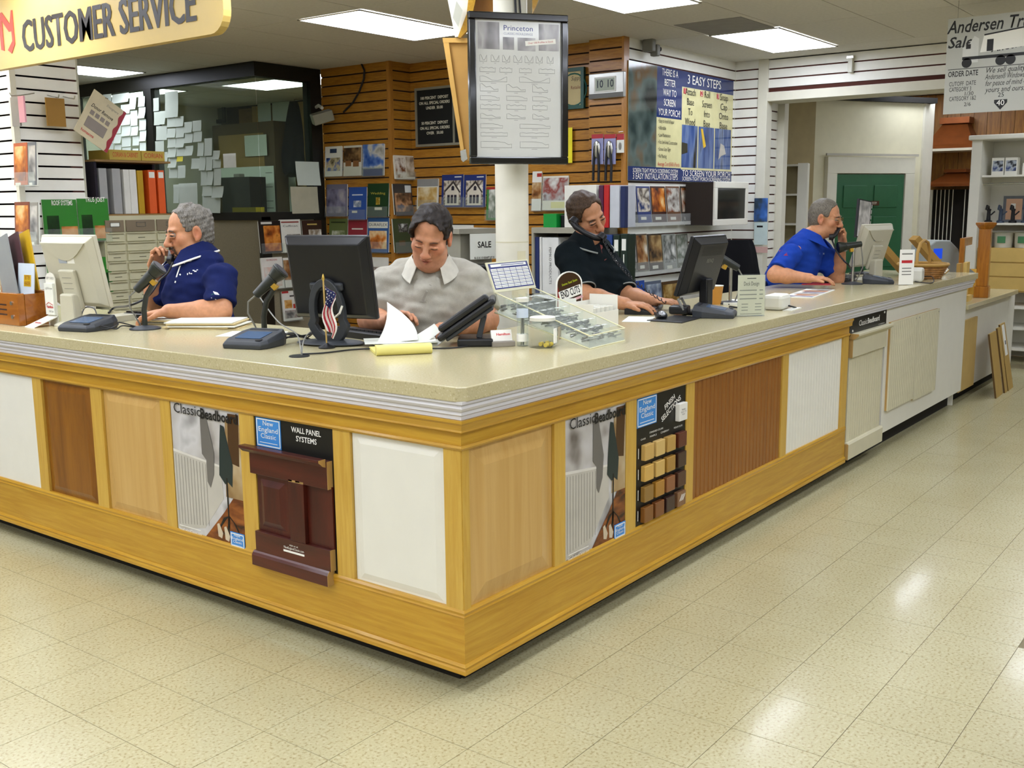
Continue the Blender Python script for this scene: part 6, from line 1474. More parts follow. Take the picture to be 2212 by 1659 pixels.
# hexagonal jar with yellow plugs
jr = thing('plastic_jar', 'clear plastic jar with white lid and a few yellow plugs', 'jar', C(1172, 750), 0, rot=(0, 0, .3))
q = MB(); q.at((0, 0, 0), (0, 0, 0)); q.lathe([(.055, 0), (.068, .015), (.068, .08), (.048, .105), (.048, .112)], 6); q.build('body', m_acryl, jr)
MB().lathe([(.054, .1125), (.054, .126), (.05, .129)], 28).build('lid', m_plw, jr, 0, True)
for k, (x, y) in enumerate(((-.025, -.02), (.0, -.03), (.028, -.005), (.0, .01))):
    p = MB(); p.cyl((x, y, .012), (x + .018, y - .004, .013), .009, n=10); p.build('yellow_plug', mat('yellow plug', '#d8bc3a', .5), jr); p = MB(); p.cyl((x + .018, y - .004, .013), (x + .036, y - .008, .013), .007, n=10); p.build('plug_sleeve', m_plg, jr)
bx('label', m_wprint, jr, -.055, -.02, -.069, -.0655, .025, .085); bx('label', mat('tan label', '#b9aa92', .5), jr, .015, .05, -.066, -.063, .03, .085)
# acrylic parts bin
pb = thing('parts_bin', 'slanted clear acrylic bin of small hardware with price chart', 'parts bin', (.965, .115, ZT), .06)
BW, BD, zf, zk = .31, .47, .055, .215
ZL = lambda y: zf + (zk - zf) * y / BD
mb = MB(); mb.prism([(0, .004), (BD, .13), (BD, .136), (0, .01)], 'x', 0, BW); mb.build('floor_plate', m_acryl, pb)
for x in (0, BW - .005):
    mb = MB(); mb.prism([(0, .0), (BD, .126), (BD, zk), (0, zf)], 'x', x, x + .005); mb.build('side', m_acryl, pb)
bx('front_lip', m_acryl, pb, .005, BW - .005, 0, .005, .0, zf); mb = MB()
mb.tube([(0, 0, zf), (BW, 0, zf)], .003, 6); mb.tube([(0, 0, zf), (0, BD, zk)], .003, 6); mb.tube([(0, 0, .002), (BW, 0, .002)], .003, 6); mb.tube([(0, 0, .002), (0, BD, .128)], .003, 6); mb.tube([(BW, 0, zf), (BW, BD, zk)], .003, 6); mb.build('bright_edges', mat('acrylic edge', '#d6d2a8', .3), pb)
m_hw = mat('zinc hardware', '#8d8c88', .35, .6, var=.25, nscale=60)
rr = random.Random(5)
m_wl = mat('bin label', '#e6e6e0', .5)
for r_ in range(7):
    y0 = r_ * BD / 7
    bx('divider', m_acryl, pb, .006, BW - .006, y0 + .003, y0 + .0045, ZL(y0) - .045, ZL(y0) - .002)
    for c_ in range(5):
        x0 = .008 + c_ * .059; zb_ = .012 + .126 * (y0 + .03) / BD
        if r_ == 0 and c_: MB().box(x0 - .004, x0 - .0028, .004, BD - .004, .0, .0).v
        hw = MB()
        for k in range(5): a_ = rr.uniform(0, 3); cx_, cy_ = x0 + rr.uniform(.012, .042), y0 + rr.uniform(.018, .05); hw.at((cx_, cy_, zb_ + .008 + .005 * k), (rr.uniform(-.3, .3), .2, a_)).box(-.016, .016, -.004, .004, -.003, .003)
        o = hw.build('hardware', m_hw, pb); o['kind'] = 'stuff'
        bx('label', m_wl, pb, x0 + .01, x0 + .042, y0 + .004, y0 + .018, ZL(y0) - .008, ZL(y0) - .0065)
for c_ in range(1, 5):
    mb = MB(); x0 = .004 + c_ * .059; mb.prism([(.005, .012), (BD - .005, .138), (BD - .005, zk - .02), (.005, zf - .02)], 'x', x0, x0 + .0015); mb.build('divider', m_acryl, pb)
q = MB().at((BW / 2, BD - .01, zk), (-.35, 0, 0)); q.box(-.165, .165, 0, .006, .0, .135); ch = q.build('chart_board', mat('chart cream', '#d3cfae', .4), pb)
TM = Matrix.Translation((BW / 2, BD - .01, zk)) @ Euler((-.35, 0, 0)).to_matrix().to_4x4()
def onch(n, m, x0, x1, z0, z1, k=1): q = MB(); q.M = TM; q.box(x0, x1, -.0006 * k, -.0006 * k + .0004, z0, z1); return q.build(n, m, ch)
onch('border_print', mat('chart navy', '#2a3270', .4), -.155, .155, .012, .128); onch('header_print', m_wl, -.14, .14, .112, .124, 2)
for r_ in range(6):
    for c_ in range(6): onch('cell_print', m_wl, -.148 + c_ * .0497, -.148 + c_ * .0497 + .046, .018 + r_ * .0148, .018 + r_ * .0148 + .012, 2)
    onch('figures_print', m_plg, -.145, .14, .0225 + r_ * .0148, .0245 + r_ * .0148, 3)
onch('title_print', MATS['chart navy'], -.06, .12, .1165, .1195, 3)
o = MB().prism([(0, 0), (.085, -.10), (.105, -.02)], 'z', 0, .0012).build('clear_flap', m_acryl, pb); o.location = (.16, .38, zk - .02); o.rotation_euler = (.33, 0, 0)
# END CUTS display and white box of rolls
ec = thing('end_cuts_display', 'rounded brown and red display card with slanted white band', 'display', Vector((1.70, .71, ZT)), -.45)
mb = MB(); out = [(-.075, 0), (.075, 0), (.075, .17)] + [(.075 * math.cos(k * PI / 12), .17 + .06 * math.sin(k * PI / 12)) for k in range(1, 12)] + [(-.075, .17)]
o0 = .03
mb.prism([(x, z + o0) for x, z in out], 'y', 0, .004); mb.build('card', m_wprint, ec)
mb = MB(); mb.prism([(x * .9, z * .96 + .004 + o0) for x, z in out], 'y', -.001, -.0002); mb.build('brown_print', mat('end cuts brown', '#3a2410', .3), ec)
mb = MB(); mb.prism([(-.067, .01 + o0), (-.03, .01 + o0), (-.045, .08 + o0), (-.067, .16 + o0)], 'y', -.002, -.0012); mb.build('red_print', mat('end cuts red', '#8a1a14', .3), ec)
q = MB().at((.01, -.0018, .125 + o0), (0, -.28, 0)); q.box(-.07, .06, -.0003, .0003, -.024, .024); q.build('white_band', m_wprint, ec); text('END CUTS', .05, m_kprint, ec, (.005, -.0026, .125 + o0), w=.11, bold=.001, rot=(PI / 2, -.28, 0)); text('Stains Seal Stain', .016, mat('lime print', '#c8d828', .5), ec, (0, -.0026, .175 + o0), w=.09, rot=(PI / 2, -.28, 0))
q = MB().at((.01, -.0018, .085 + o0), (0, -.28, 0)); q.box(-.075, .07, -.0003, .0003, -.006, .006); q.build('white_band', mat('pink band', '#d8a8a8', .5), ec)
bx('foot', m_plk, ec, -.075, .075, -.03, .06, 0, o0)
o = thing('memo_sheet', 'blank white memo sheet clipped before the rounded brown display card', 'paper', Vector((1.60, .655, ZT)), -.45); bx('sheet', m_paper, o, -.05, .05, -.002, 0, .05, .135); bx('clip_base', m_plw, o, -.03, .03, -.006, .006, 0, .05)
wbx = thing('carton', 'open white carton filled with white rolls beside the parts bin', 'box', Vector((1.52, .45, ZT)), .05)
mb = MB(); mb.box(0, .24, 0, .004, 0, .08).box(0, .24, .16, .164, 0, .12).box(0, .004, .0041, .1599, 0, .12).box(.236, .24, .0041, .1599, 0, .15).box(.0041, .2359, .0041, .1599, 0, .004); mb.build('walls', m_wpan, wbx)
for i in range(5):
    for j in range(4): MB().cyl((.03 + i * .042, .025 + j * .036, .0045), (.03 + i * .042, .025 + j * .036, .10), .0165, n=12).build('roll', m_plw, wbx, 0, True)
# coffee cup, deck sign, adapter, magazines
cc = thing('paper_cup', 'tan paper coffee cup behind the black monitor', 'cup', C(1546, 657), 0)
MB().lathe([(.030, 0), (.042, .105), (.0435, .108), (.042, .111), (.040, .106), (.028, .004)], 24).build('cup', mat('orange tan cup', '#c98d3a', .5), cc, 0, True); MB().lathe([(.0435, .106), (.0445, .1085), (.0435, .111)], 24).build('rim', m_plw, cc, 0, True)
o = thing('spiral_notebook', 'open spiral notebook beside the silver scanner stand', 'notebook', C(1602, 655), .3); bx('pages', m_paper, o, -.12, .12, -.09, .09, 0, .012)
for k in range(12): MB().tube([(-.11 + k * .02, -.09, .004), (-.11 + k * .02, -.10, .012), (-.11 + k * .02, -.09, .018), (-.11 + k * .02, -.082, .01)], .0018, 5).build('ring', m_plk, o)
ds = thing('deck_sign', 'clear stand with Deck Design price card', 'sign stand', C(1633, 684) + Vector((0, .03, 0)), -.72)
bx('card', mat('cream card', '#d2cdb6', .5), ds, -.075, .075, -.001, .001, .006, .215); bx('holder_face', m_acryl, ds, -.078, .078, -.004, -.0025, 0, .22); bx('holder_foot', m_acryl, ds, -.078, .078, -.004, .07, 0, .003)
bx('small_print', m_kprint, ds, -.025, .025, -.0016, -.0011, .196, .200); text('Deck Design', .03, m_kprint, ds, (0, -.0015, .17), w=.085)
for k in range(3): bx('small_print', m_plg, ds, -.065, .03, -.0016, -.0011, .134 - k * .022, .139 - k * .022); bx('small_print', m_plg, ds, .045, .065, -.0016, -.0011, .134 - k * .022, .139 - k * .022)
for k, (x_, s) in enumerate(((-.035, 'Supplies'), (.04, 'Your deck'))): 
    for j in range(3): bx('small_print', m_plg, ds, x_ - .018, x_ + .018, -.0016, -.0011, .063 - j * .016, .067 - j * .016)
bx('small_print', m_plg, ds, -.06, .06, -.0016, -.0011, .012, .015)
ad = thing('card_printer', 'small white device behind the Deck Design card', 'device', C(1680, 668), .1); bx('body', m_plw, ad, -.085, .085, -.05, .06, 0, .085, .02); MB().tube([(.02, -.055, .02), (.05, -.07, .012), (.09, -.075, .004)], .005, 6).build('cord', m_plk, ad, 0, True); bx('plate', m_plw, ad, -.08, .12, -.10, -.052, 0, .004)
mg = thing('magazine', 'magazine lying flat with colourful pictures on the right counter', 'magazine', C(1748, 635), .15)
bx('pages', m_paper, mg, -.30, .36, -.09, .10, 0, .004)
for k in range(6): bx('picture', photo('magazine %d' % k, [['#3a3a48', '#8a8aa0', '#d8d4cc'], ['#7a3a24', '#c88a5a', '#e0d0b8'], ['#2a2a2c', '#c8c4bc', '#8a8680']][k % 3], 10, .3, k), mg, -.28 + k * .105, -.19 + k * .105, -.08, .085 - .03 * (k % 2), .0041, .0048)
# far end: flip rack, sign, adapter, basket, cartons, grey machine
fk = thing('flip_rack', 'black page rack with a photo sheet above the far counter', 'display', C(1925, 600) + Vector((.35, .35, 0)), -.1)
dz0 = .28; ff2 = J(1932, 508, 7.9)
MB().tube([(0, 0, .0), (0, 0, .35)], .012, 8).build('stem', m_plk, fk, 0, True); MB().lathe([(.1, 0), (.1, .01), (.02, .02)], 20).build('base', m_plk, fk, 0, True)
q = MB().at((0, 0, .45), (0, .10, 0)); q.box(-.12, .12, 0, .02, -.16, .15); q.build('black_backing', m_plk, fk)
q = MB().at((0, 0, .45), (0, .10, 0)); q.box(-.108, .10, -.003, -.0005, -.15, .14); q.build('photo_sheet', photo('rack photo', ['#8a8a88', '#b9b8b4', '#e6e4e0', '#a8a6a2'], 8, .1, 4), fk)
for k in range(6): q = MB().at((0, 0, .45), (0, .10, 0)); q.box(.121, .14, .004, .008, -.13 + k * .045, -.10 + k * .045); q.build('index_tab', m_wl, fk)
s4 = thing('acrylic_sign', 'white card in a clear stand at the far end', 'sign stand', Vector((5.0, .06, ZT)), -.8)
bx('card', m_wprint, s4, -.055, .055, -.001, .001, .004, .25); bx('holder_foot', m_acryl, s4, -.057, .057, -.003, .06, 0, .003); bx('small_print', m_plg, s4, -.04, .04, -.0016, -.0012, .215, .224); bx('red_print', m_redpr, s4, -.04, .04, -.0016, -.0012, .155, .175)
for k in range(3): bx('small_print', m_plg, s4, -.035, .035, -.0016, -.0012, .115 - k * .022, .122 - k * .022)
a4 = thing('power_adapter', 'white boxy device with cord at the far counter end', 'device', Vector((5.38, .10, ZT)), .2); bx('body', m_plw, a4, -.09, .09, -.05, .05, 0, .10, .018); bx('vent', m_plg, a4, -.06, -.058, -.051, -.0495, .02, .08)
bk = thing('wicker_basket', 'round wicker basket with a tall handle at the far counter end', 'basket', Vector((5.75, .16, ZT)), 0)
m_wk = mat('wicker', '#9a6a30', .7, var=.3, nscale=40); q = MB()
for k in range(6): q.tube([((.13 + .008 * k + .004 * (-1) ** j) * math.cos(2 * PI * j / 28), (.13 + .008 * k + .004 * (-1) ** j) * math.sin(2 * PI * j / 28), .01 + k * .016) for j in range(29)], .008, 5, False)
q.build('weave', m_wk, bk, 0, True); q = MB(); q.tube([(.18 * math.cos(2 * PI * j / 28), .18 * math.sin(2 * PI * j / 28), .108) for j in range(29)], .013, 6, False); q.build('rim', mat('basket rim', '#b8904a', .6), bk, 0, True); MB().cyl((0, 0, .0), (0, 0, .006), .13, n=24).build('bottom', m_wk, bk)
MB().tube([(.17, 0, .10), (.16, 0, .2), (.1, 0, .27), (0, 0, .29), (-.1, 0, .27), (-.16, 0, .2), (-.17, 0, .10)], .012, 8).build('handle', mat('basket rim', '#b8904a', .6), bk, 0, True)
m_crd = mat('corrugated cardboard', '#a8823e', .75, var=.08)
for k, (x_, y_, a_, lab) in enumerate(((6.05, .40, .62, 'cardboard sample box leaning left at the far counter end'), (6.28, .16, .60, 'long cardboard sample box with white label at the far counter end'))):
    t = thing('sample_box', lab, 'box', (x_, y_, ZT + .001), 0, rot=(0, -.75, -.92)); bx('carton', m_crd, t, .0, .05, -.07, .07, .0, .34 + .04 * k, .003); bx('white_label', m_wprint, t, .004, .046, -.0715, -.0702, .01, .08)
gm = thing('grey_machine', 'light grey tabletop machine with a blue screen on the low cabinet', 'machine', Vector((7.22, .44, .84)), -.5)
mb = MB(); mb.prism([(-.18, 0), (.20, 0), (.22, .26), (.17, .42), (.06, .50), (-.10, .50), (-.18, .46)], 'y', -.06, .16); mb.build('housing', mat('pale grey case', '#9aa09c', .45), gm, .01); bx('screen', mat('blue screen', '#1c4ad8', .3, emit=.6), gm, -.13, -.03, -.064, -.0605, .34, .43)
mb = MB(); mb.prism([(.225, .02), (.40, .12), (.40, .2), (.225, .3)], 'y', -.05, .14); mb.build('side_tray', mat('pale grey case', '#9aa09c', .45), gm)

# low cabinet goods
lz = .84
def lowitem(name, lab, cat, x, y, rz=0): return thing(name, lab, cat, (x, y, lz), rz)
t = lowitem('wood_block', 'tall brown plank sample leaning on the low cabinet', 'wood sample', 6.62, .10, .1); bx('plank', m_crd, t, -.02, .10, 0, .03, 0, .33)
t = lowitem('wood_block', 'pale plank sample with a ledge on the low cabinet', 'wood sample', 6.84, .10, .1); bx('plank', m_lw, t, -.04, .12, 0, .03, 0, .33); bx('ledge', m_lw, t, -.05, .13, -.03, -.001, 0, .05)
m_npo = wood('amber newel', '#8a5010', '#b8741c', (20, 20, 2), .3, .4)
t = lowitem('newel_post', 'square amber newel post on the low cabinet', 'post', 7.30, .08, .1)
bx('plinth', m_npo, t, -.06, .06, -.06, .06, 0, .10, .004); bx('shaft', m_npo, t, -.048, .048, -.048, .048, .101, .60, .003); mb = MB(); mb.lathe([(.055, .601), (.065, .615), (.085, .64), (.085, .655), (.05, .66)], 4); mb.build('cap', m_npo, t)
t = lowitem('rail_frame', 'amber wooden rail frame behind the newel post', 'frame', 7.45, .25, .1); bx('upright', m_npo, t, -.25, -.20, 0, .04, 0, .52); bx('rail', m_npo, t, -.199, .2, 0, .04, .45, .52)
t = lowitem('yellow_flyer', 'yellow folded flyer standing on the low cabinet', 'flyer', 7.62, .2, .1); mb = MB(); mb.prism([(-.09, 0), (.0, .23), (.10, 0), (.095, 0), (.0, .215), (-.085, 0)], 'y', -.08, .08); mb.build('card', mat('orange yellow card', '#d8a432', .5), t)
for k, (x_, hgt, w_, tl, lab) in enumerate(((6.98, .56, .30, .16, 'tan board leaning nearest on the low cabinet'), (7.30, .58, .12, .17, 'narrow tan board leaning between two wider boards'), (7.43, .60, .24, .18, 'tan board with white notice leaning on the low cabinet'))):
    y_ = -.17
    t = thing('leaning_board', lab, 'board', (x_, y_, .001), 0, rot=(-tl, 0, .05)); bx('board', mat('tan mdf', '#b0904c', .6, var=.05), t, 0, w_, 0, .016, 0, hgt); bx('edge', mat('mdf edge', '#5c4420', .8), t, -.002, -.0003, .001, .015, 0, hgt)
    if k == 2: q = bx('notice', m_wprint, t, .06, .18, -.0015, -.0003, hgt * .52, hgt * .98); bx('notice_print', m_kprint, q, .11, .15, -.0022, -.0016, hgt * .68, hgt * .74)

# notices behind the man in grey: SALE sheet on a rack, cordless phone
zc = J(1042, 525, 6.1)
sr = thing('paper_rack', 'grey paper rack with a SALE notice behind the man in grey', 'rack', (zc.x, zc.y, 0), -.30)
zt = J(1042, 497, 6.1).z; zb = J(1042, 560, 6.1).z
bx('column', mat('grey rack', '#8d897a', .5), sr, -.12, .10, .05, .3, .0, zt - .02); bx('shelf_top', mat('grey rack', '#8d897a', .5), sr, -.16, .11, .0, .32, zt - .019, zt + .01)
n = bx('sale_notice', m_paper, sr, -.09, .10, -.006, -.004, zb, zt - .02); text('SALE', .05, m_kprint, n, (.01, -.007, zt - .085), w=.095, bold=.001); text('R-13 X 15 KRAFT $7.31', .018, m_kprint, n, (.01, -.007, zt - .16), w=.14, bold=.0004)
n = bx('hanging_sheet', m_paper, sr, .102, .17, -.02, -.018, zb - .22, zt - .0); bx('black_tray', m_plk, sr, -.14, .09, -.08, .04, zb - .2, zb - .03, .01)
hp = thing('cordless_phone', 'black cordless handset standing on the rack left of the pole', 'telephone', (zc.x + .17, zc.y - .09, zt + .0105), -.3); bx('body', m_plk, hp, -.025, .025, -.02, .02, 0, .15, .012); bx('display', m_lcd, hp, -.016, .016, -.0215, -.0203, .09, .125); bx('aerial', m_plk, hp, -.02, -.008, -.006, .006, .15, .19, .003)
# black jacket on a chair back
jc = J(1580, 600, 9.2)
ch2 = thing('office_chair', 'black office chair with a jacket over its back near the white slatwall', 'chair', (jc.x, jc.y, 0), -.6)
coat_mb(J(1580, 518, 9.2).z, .55, .18, .30, .12).build('jacket', m_coat, ch2, 0, 70)
bx('seat', m_plk, ch2, -.24, .24, -.5, -.08, .46, .53, .03); MB().cyl((0, -.28, .1), (0, -.28, .459), .03, n=12).build('gas_post', m_steel, ch2, 0, True)
for k in range(5): MB().cyl((0, -.28, .10), (.28 * math.cos(k * 1.257), -.28 + .28 * math.sin(k * 1.257), .05), .02, n=8).build('foot', m_plk, ch2, 0, True); MB().ell((.28 * math.cos(k * 1.257), -.28 + .28 * math.sin(k * 1.257), .028), (.027, .027, .027), 10, 6).build('caster', m_plk, ch2, 0, True)
bx('back_frame', m_plk, ch2, -.03, .03, -.1, -.06, .5, .9)
# second chair arm in front of the blue-shirted man
jc = J(1648, 610, 7.72)
ch3 = thing('office_chair', 'dark chair arm showing left of the blue-shirted man', 'chair', (jc.x, jc.y, 0), .3)
bx('arm_pad', m_plk, ch3, -.10, .12, -.03, .03, jc.z - .03, jc.z + .01, .012); MB().tube([(.0, 0, jc.z - .03), (.0, 0, .5), (-.1, .1, .46)], .018, 8).build('arm_post', m_plk, ch3, 0, True); bx('seat', m_plk, ch3, -.52, -.05, .05, .5, .44, .52, .03); MB().cyl((-.28, .27, .02), (-.28, .27, .44), .03, n=12).build('gas_post', m_steel, ch3, 0, True); MB().lathe([(.25, 0), (.25, .02), (.05, .05)], 20, (-.28, .27, 0)).build('foot', m_plk, ch3, 0, True)
# leather armchair corner near the camera
lt = thing('leather_armchair', 'brown leather armchair corner with stitched seam at the lower right', 'armchair', (.35, -2.15, 0), .15)
m_lea = mat('brown leather', '#5c3a2c', .45, var=.12, nscale=30, bump=.25, bscale=120)
lx0 = P(2166, 1659, z=.5) - Vector((.35, -2.15, 0)); 
bx('arm', m_lea, lt, -.52, .25, -.12, .14, .12, .50, .04); bx('seat', m_lea, lt, -.5, .25, -.75, -.125, .12, .40, .05); bx('far_arm', m_lea, lt, -.52, .25, -1.02, -.755, .12, .50, .04); bx('backrest', m_lea, lt, .255, .48, -1.02, .14, .12, .85, .06)
for (x_, y_) in ((-.48, .08), (-.48, -.97), (.42, .08), (.42, -.97)): bx('foot', m_plk, lt, x_ - .03, x_ + .03, y_ - .03, y_ + .03, 0, .12)
q = MB(); q.tube([(-.50, .125, .485), (.25, .125, .485)], .007, 8); q.tube([(-.505, -.1, .485), (-.505, .125, .485)], .007, 8); q.build('seam', mat('dark seam', '#2c1c14', .6), lt)
# ================================================================ people (smooth distance-field bodies)
from mathutils.bvhtree import BVHTree
class Vol:
    def __init__(s, lo, hi, h):
        s.h = h; s.lo = np.array(lo, float); s.n = np.ceil((np.array(hi, float) - s.lo) / h).astype(int) + 1
        s.F = np.full(s.n, .5)
    def _sub(s, lo, hi):
        a = np.clip(np.floor((np.array(lo) - s.lo) / s.h).astype(int), 0, s.n); b = np.clip(np.ceil((np.array(hi) - s.lo) / s.h).astype(int) + 1, 0, s.n)
        if np.any(b <= a): return None
        g = np.meshgrid(*[s.lo[i] + s.h * np.arange(a[i], b[i]) for i in range(3)], indexing='ij')
        return tuple(slice(a[i], b[i]) for i in range(3)), np.stack(g, -1)
    def _mix(s, sl, d, k, sub):
        F = s.F[sl]
        if sub:
            h = np.maximum(k - np.abs(F + d), 0) / k; s.F[sl] = np.maximum(F, -d) + h * h * k / 4
        else:
            h = np.maximum(k - np.abs(F - d), 0) / k; s.F[sl] = np.minimum(F, d) - h * h * k / 4
    def cap(s, a, b, ra, rb, k=.02, sub=False):
        a = np.array(a, float); b = np.array(b, float); m = max(ra, rb) + k + 3 * s.h
        r = s._sub(np.minimum(a, b) - m, np.maximum(a, b) + m)
        if r is None: return s
        sl, G = r; ab = b - a; t = np.clip(((G - a) @ ab) / max(ab @ ab, 1e-9), 0, 1)
        d = np.linalg.norm(G - a - t[..., None] * ab, axis=-1) - (ra + (rb - ra) * t); s._mix(sl, d, k, sub); return s
    def capcut(s, a, b, ra, rb, k, p, n):
        a = np.array(a, float); b = np.array(b, float); m = max(ra, rb) + k + 3 * s.h; r = s._sub(np.minimum(a, b) - m, np.maximum(a, b) + m)
        if r is None: return s
        sl, G = r; ab = b - a; t = np.clip(((G - a) @ ab) / max(ab @ ab, 1e-9), 0, 1)
        d = np.linalg.norm(G - a - t[..., None] * ab, axis=-1) - (ra + (rb - ra) * t); s._mix(sl, np.maximum(d, (G - np.array(p)) @ np.array(n)), k, False); return s
    def ell(s, c, r, A=None, k=.02, sub=False):
        c = np.array(c, float); r = np.array(r, float); m = r.max() + k + 3 * s.h; q = s._sub(c - m, c + m)
        if q is None: return s
        sl, G = q; L = (G - c) @ (np.array(A).T if A is not None else np.eye(3))
        k0 = np.linalg.norm(L / r, axis=-1); k1 = np.linalg.norm(L / (r * r), axis=-1) + 1e-9
        s._mix(sl, k0 * (k0 - 1) / k1, k, sub); return s
    def cut(s, p, n, k=.006):
        """remove everything on the side the normal points to"""
        g = [s.lo[i] + s.h * np.arange(s.n[i]) for i in range(3)]
        d = (g[0][:, None, None] - p[0]) * n[0] + (g[1][None, :, None] - p[1]) * n[1] + (g[2][None, None, :] - p[2]) * n[2]
        s.F = np.maximum(s.F, d); return s
    def wave(s, amp, fr, seed=0):
        g = np.meshgrid(*[s.lo[i] + s.h * np.arange(s.n[i]) for i in range(3)], indexing='ij'); rr = np.random.RandomState(seed); W_ = 0
        for _ in range(5):
            v = rr.normal(size=3); v /= np.linalg.norm(v); W_ = W_ + np.sin((g[0] * v[0] + g[1] * v[1] + g[2] * v[2]) * fr * rr.uniform(.6, 1.6) + rr.uniform(0, 6))
        s.F = s.F + amp * W_ / 2.2; return s
    def nets(s):
        F = s.F; I = F < 0; nx, ny, nz = F.shape
        c = [(i, j, k) for i in (0, 1) for j in (0, 1) for k in (0, 1)]
        sub = lambda A, o: A[o[0]:nx - 1 + o[0], o[1]:ny - 1 + o[1], o[2]:nz - 1 + o[2]]
        cnt = sum(sub(I, o).astype(np.int8) for o in c); act = (cnt > 0) & (cnt < 8)
        idx = np.full(act.shape, -1, int); cells = np.argwhere(act); idx[act] = np.arange(len(cells))
        acc = np.zeros((len(cells), 3)); w = np.zeros(len(cells)); ci = tuple(cells.T)
        for a in range(8):
            for b in range(a + 1, 8):
                o, p = c[a], c[b]
                if sum(abs(o[i] - p[i]) for i in range(3)) != 1: continue
                fa = sub(F, o)[ci]; fb = sub(F, p)[ci]; m = (fa < 0) != (fb < 0)
                t = np.where(m, fa / np.where(m, fa - fb, 1), 0); q = np.array(o) + t[:, None] * (np.array(p) - np.array(o))
                acc[m] += q[m]; w[m] += 1
        V = s.lo + s.h * (cells + acc / np.maximum(w, 1)[:, None]); Q = []
        for ax in range(3):
            u, v = [(1, 2), (2, 0), (0, 1)][ax]
            A0 = [slice(1, F.shape[i] - 1) for i in range(3)]; A0[ax] = slice(0, F.shape[ax] - 1); A1 = list(A0); A1[ax] = slice(1, F.shape[ax])
            a = I[tuple(A0)]; b = I[tuple(A1)]
            for flip, M_ in ((False, a & ~b), (True, ~a & b)):
                e = np.argwhere(M_)
                if not len(e): continue
                off = np.ones(3, int); off[ax] = 0; e = e + off; q = []
                for (du, dv) in ((-1, -1), (0, -1), (0, 0), (-1, 0)):
                    x = e.copy(); x[:, u] += du; x[:, v] += dv; q.append(idx[tuple(x.T)])
                q = np.stack(q, 1); Q.append(q[:, ::-1] if flip else q)
        return V, (np.concatenate(Q) if Q else np.zeros((0, 4), int))
def smoothmesh(V, Q, it=1):
    for _ in range(it):
        S_ = np.zeros_like(V); n = np.zeros(len(V))
        for a, b in ((0, 1), (1, 2), (2, 3), (3, 0)):
            np.add.at(S_, Q[:, a], V[Q[:, b]]); np.add.at(n, Q[:, a], 1)
        V = .5 * V + .5 * S_ / np.maximum(n, 1)[:, None]
    return V
def vmesh(name, vols, m, parent, origin, tint=None, smooth=1):
    Vs = []; Qs = []; o = 0
    for v in vols:
        V, Q = v.nets(); V = smoothmesh(V, Q, smooth); Vs.append(V); Qs.append(Q + o); o += len(V)
    V = np.concatenate(Vs); Q = np.concatenate(Qs); me = bpy.data.meshes.new(name)
    me.from_pydata((V - np.array(origin)).tolist(), [], Q.tolist()); me.update()
    me.polygons.foreach_set('use_smooth', np.ones(len(Q), bool)); me.materials.append(m)
    if tint is not None:
        col = tint(V); at = me.color_attributes.new('tint', 'FLOAT_COLOR', 'POINT'); at.data.foreach_set('color', np.concatenate([col, np.ones((len(V), 1))], 1).ravel())
    ob = bpy.data.objects.new(name, me); COL.objects.link(ob); ob.parent = parent
    return ob
def skinmat(name, rough=.5):
    if name in MATS: return MATS[name]
    m, nt, b = _new(name); _set(b, rough, spec=.4); at = nt.nodes.new('ShaderNodeAttribute'); at.attribute_name = 'tint'
    n = nt.nodes.new('ShaderNodeTexNoise'); n.inputs['Scale'].default_value = 45; tc = nt.nodes.new('ShaderNodeTexCoord'); nt.links.new(tc.outputs['Object'], n.inputs['Vector'])
    r = _ramp(nt, [(.3, (.86, .84, .82, 1)), (.7, (1.06, 1.04, 1.03, 1))]); nt.links.new(n.outputs['Fac'], r.inputs[0])
    mx = nt.nodes.new('ShaderNodeMix'); mx.data_type = 'RGBA'; mx.blend_type = 'MULTIPLY'; mx.inputs[0].default_value = 1
    nt.links.new(at.outputs['Color'], mx.inputs[6]); nt.links.new(r.outputs[0], mx.inputs[7]); nt.links.new(mx.outputs[2], b.inputs['Base Color'])
    b.inputs['Subsurface Weight'].default_value = .08; b.inputs['Subsurface Radius'].default_value = (.02, .008, .004); b.inputs['Subsurface Scale'].default_value = .3
    MATS[name] = m; return m
def hairmat(name, c1, c2):
    if name in MATS: return MATS[name]
    m, nt, b = _new(name); _set(b, .55, spec=.35); mp = _coords(nt, (110, 110, 30)); n = nt.nodes.new('ShaderNodeTexNoise'); n.inputs['Scale'].default_value = 2.2; n.inputs['Detail'].default_value = 4
    nt.links.new(mp.outputs[0], n.inputs['Vector']); r = _ramp(nt, [(.3, S(c1)), (.72, S(c2))]); nt.links.new(n.outputs['Fac'], r.inputs[0]); nt.links.new(r.outputs[0], b.inputs['Base Color'])
    bp = nt.nodes.new('ShaderNodeBump'); bp.inputs['Strength'].default_value = .35; bp.inputs['Distance'].default_value = .004; nt.links.new(n.outputs['Fac'], bp.inputs['Height']); nt.links.new(bp.outputs[0], b.inputs['Normal'])
    MATS[name] = m; return m
RT, FW, UP = Vector((CR[0][0], CR[0][1], 0)).normalized(), Vector((CR[1][0], CR[1][1], 0)).normalized(), Vector((0, 0, 1))
def D(r, f, u): return (RT * r + FW * f + UP * u).normalized()      # direction: right / away from the camera / up
def frame(f, u):
    f = f.normalized(); r = f.cross(u).normalized(); return r, f, r.cross(f).normalized()
def V3(p): return np.array([p[0], p[1], p[2]], float)
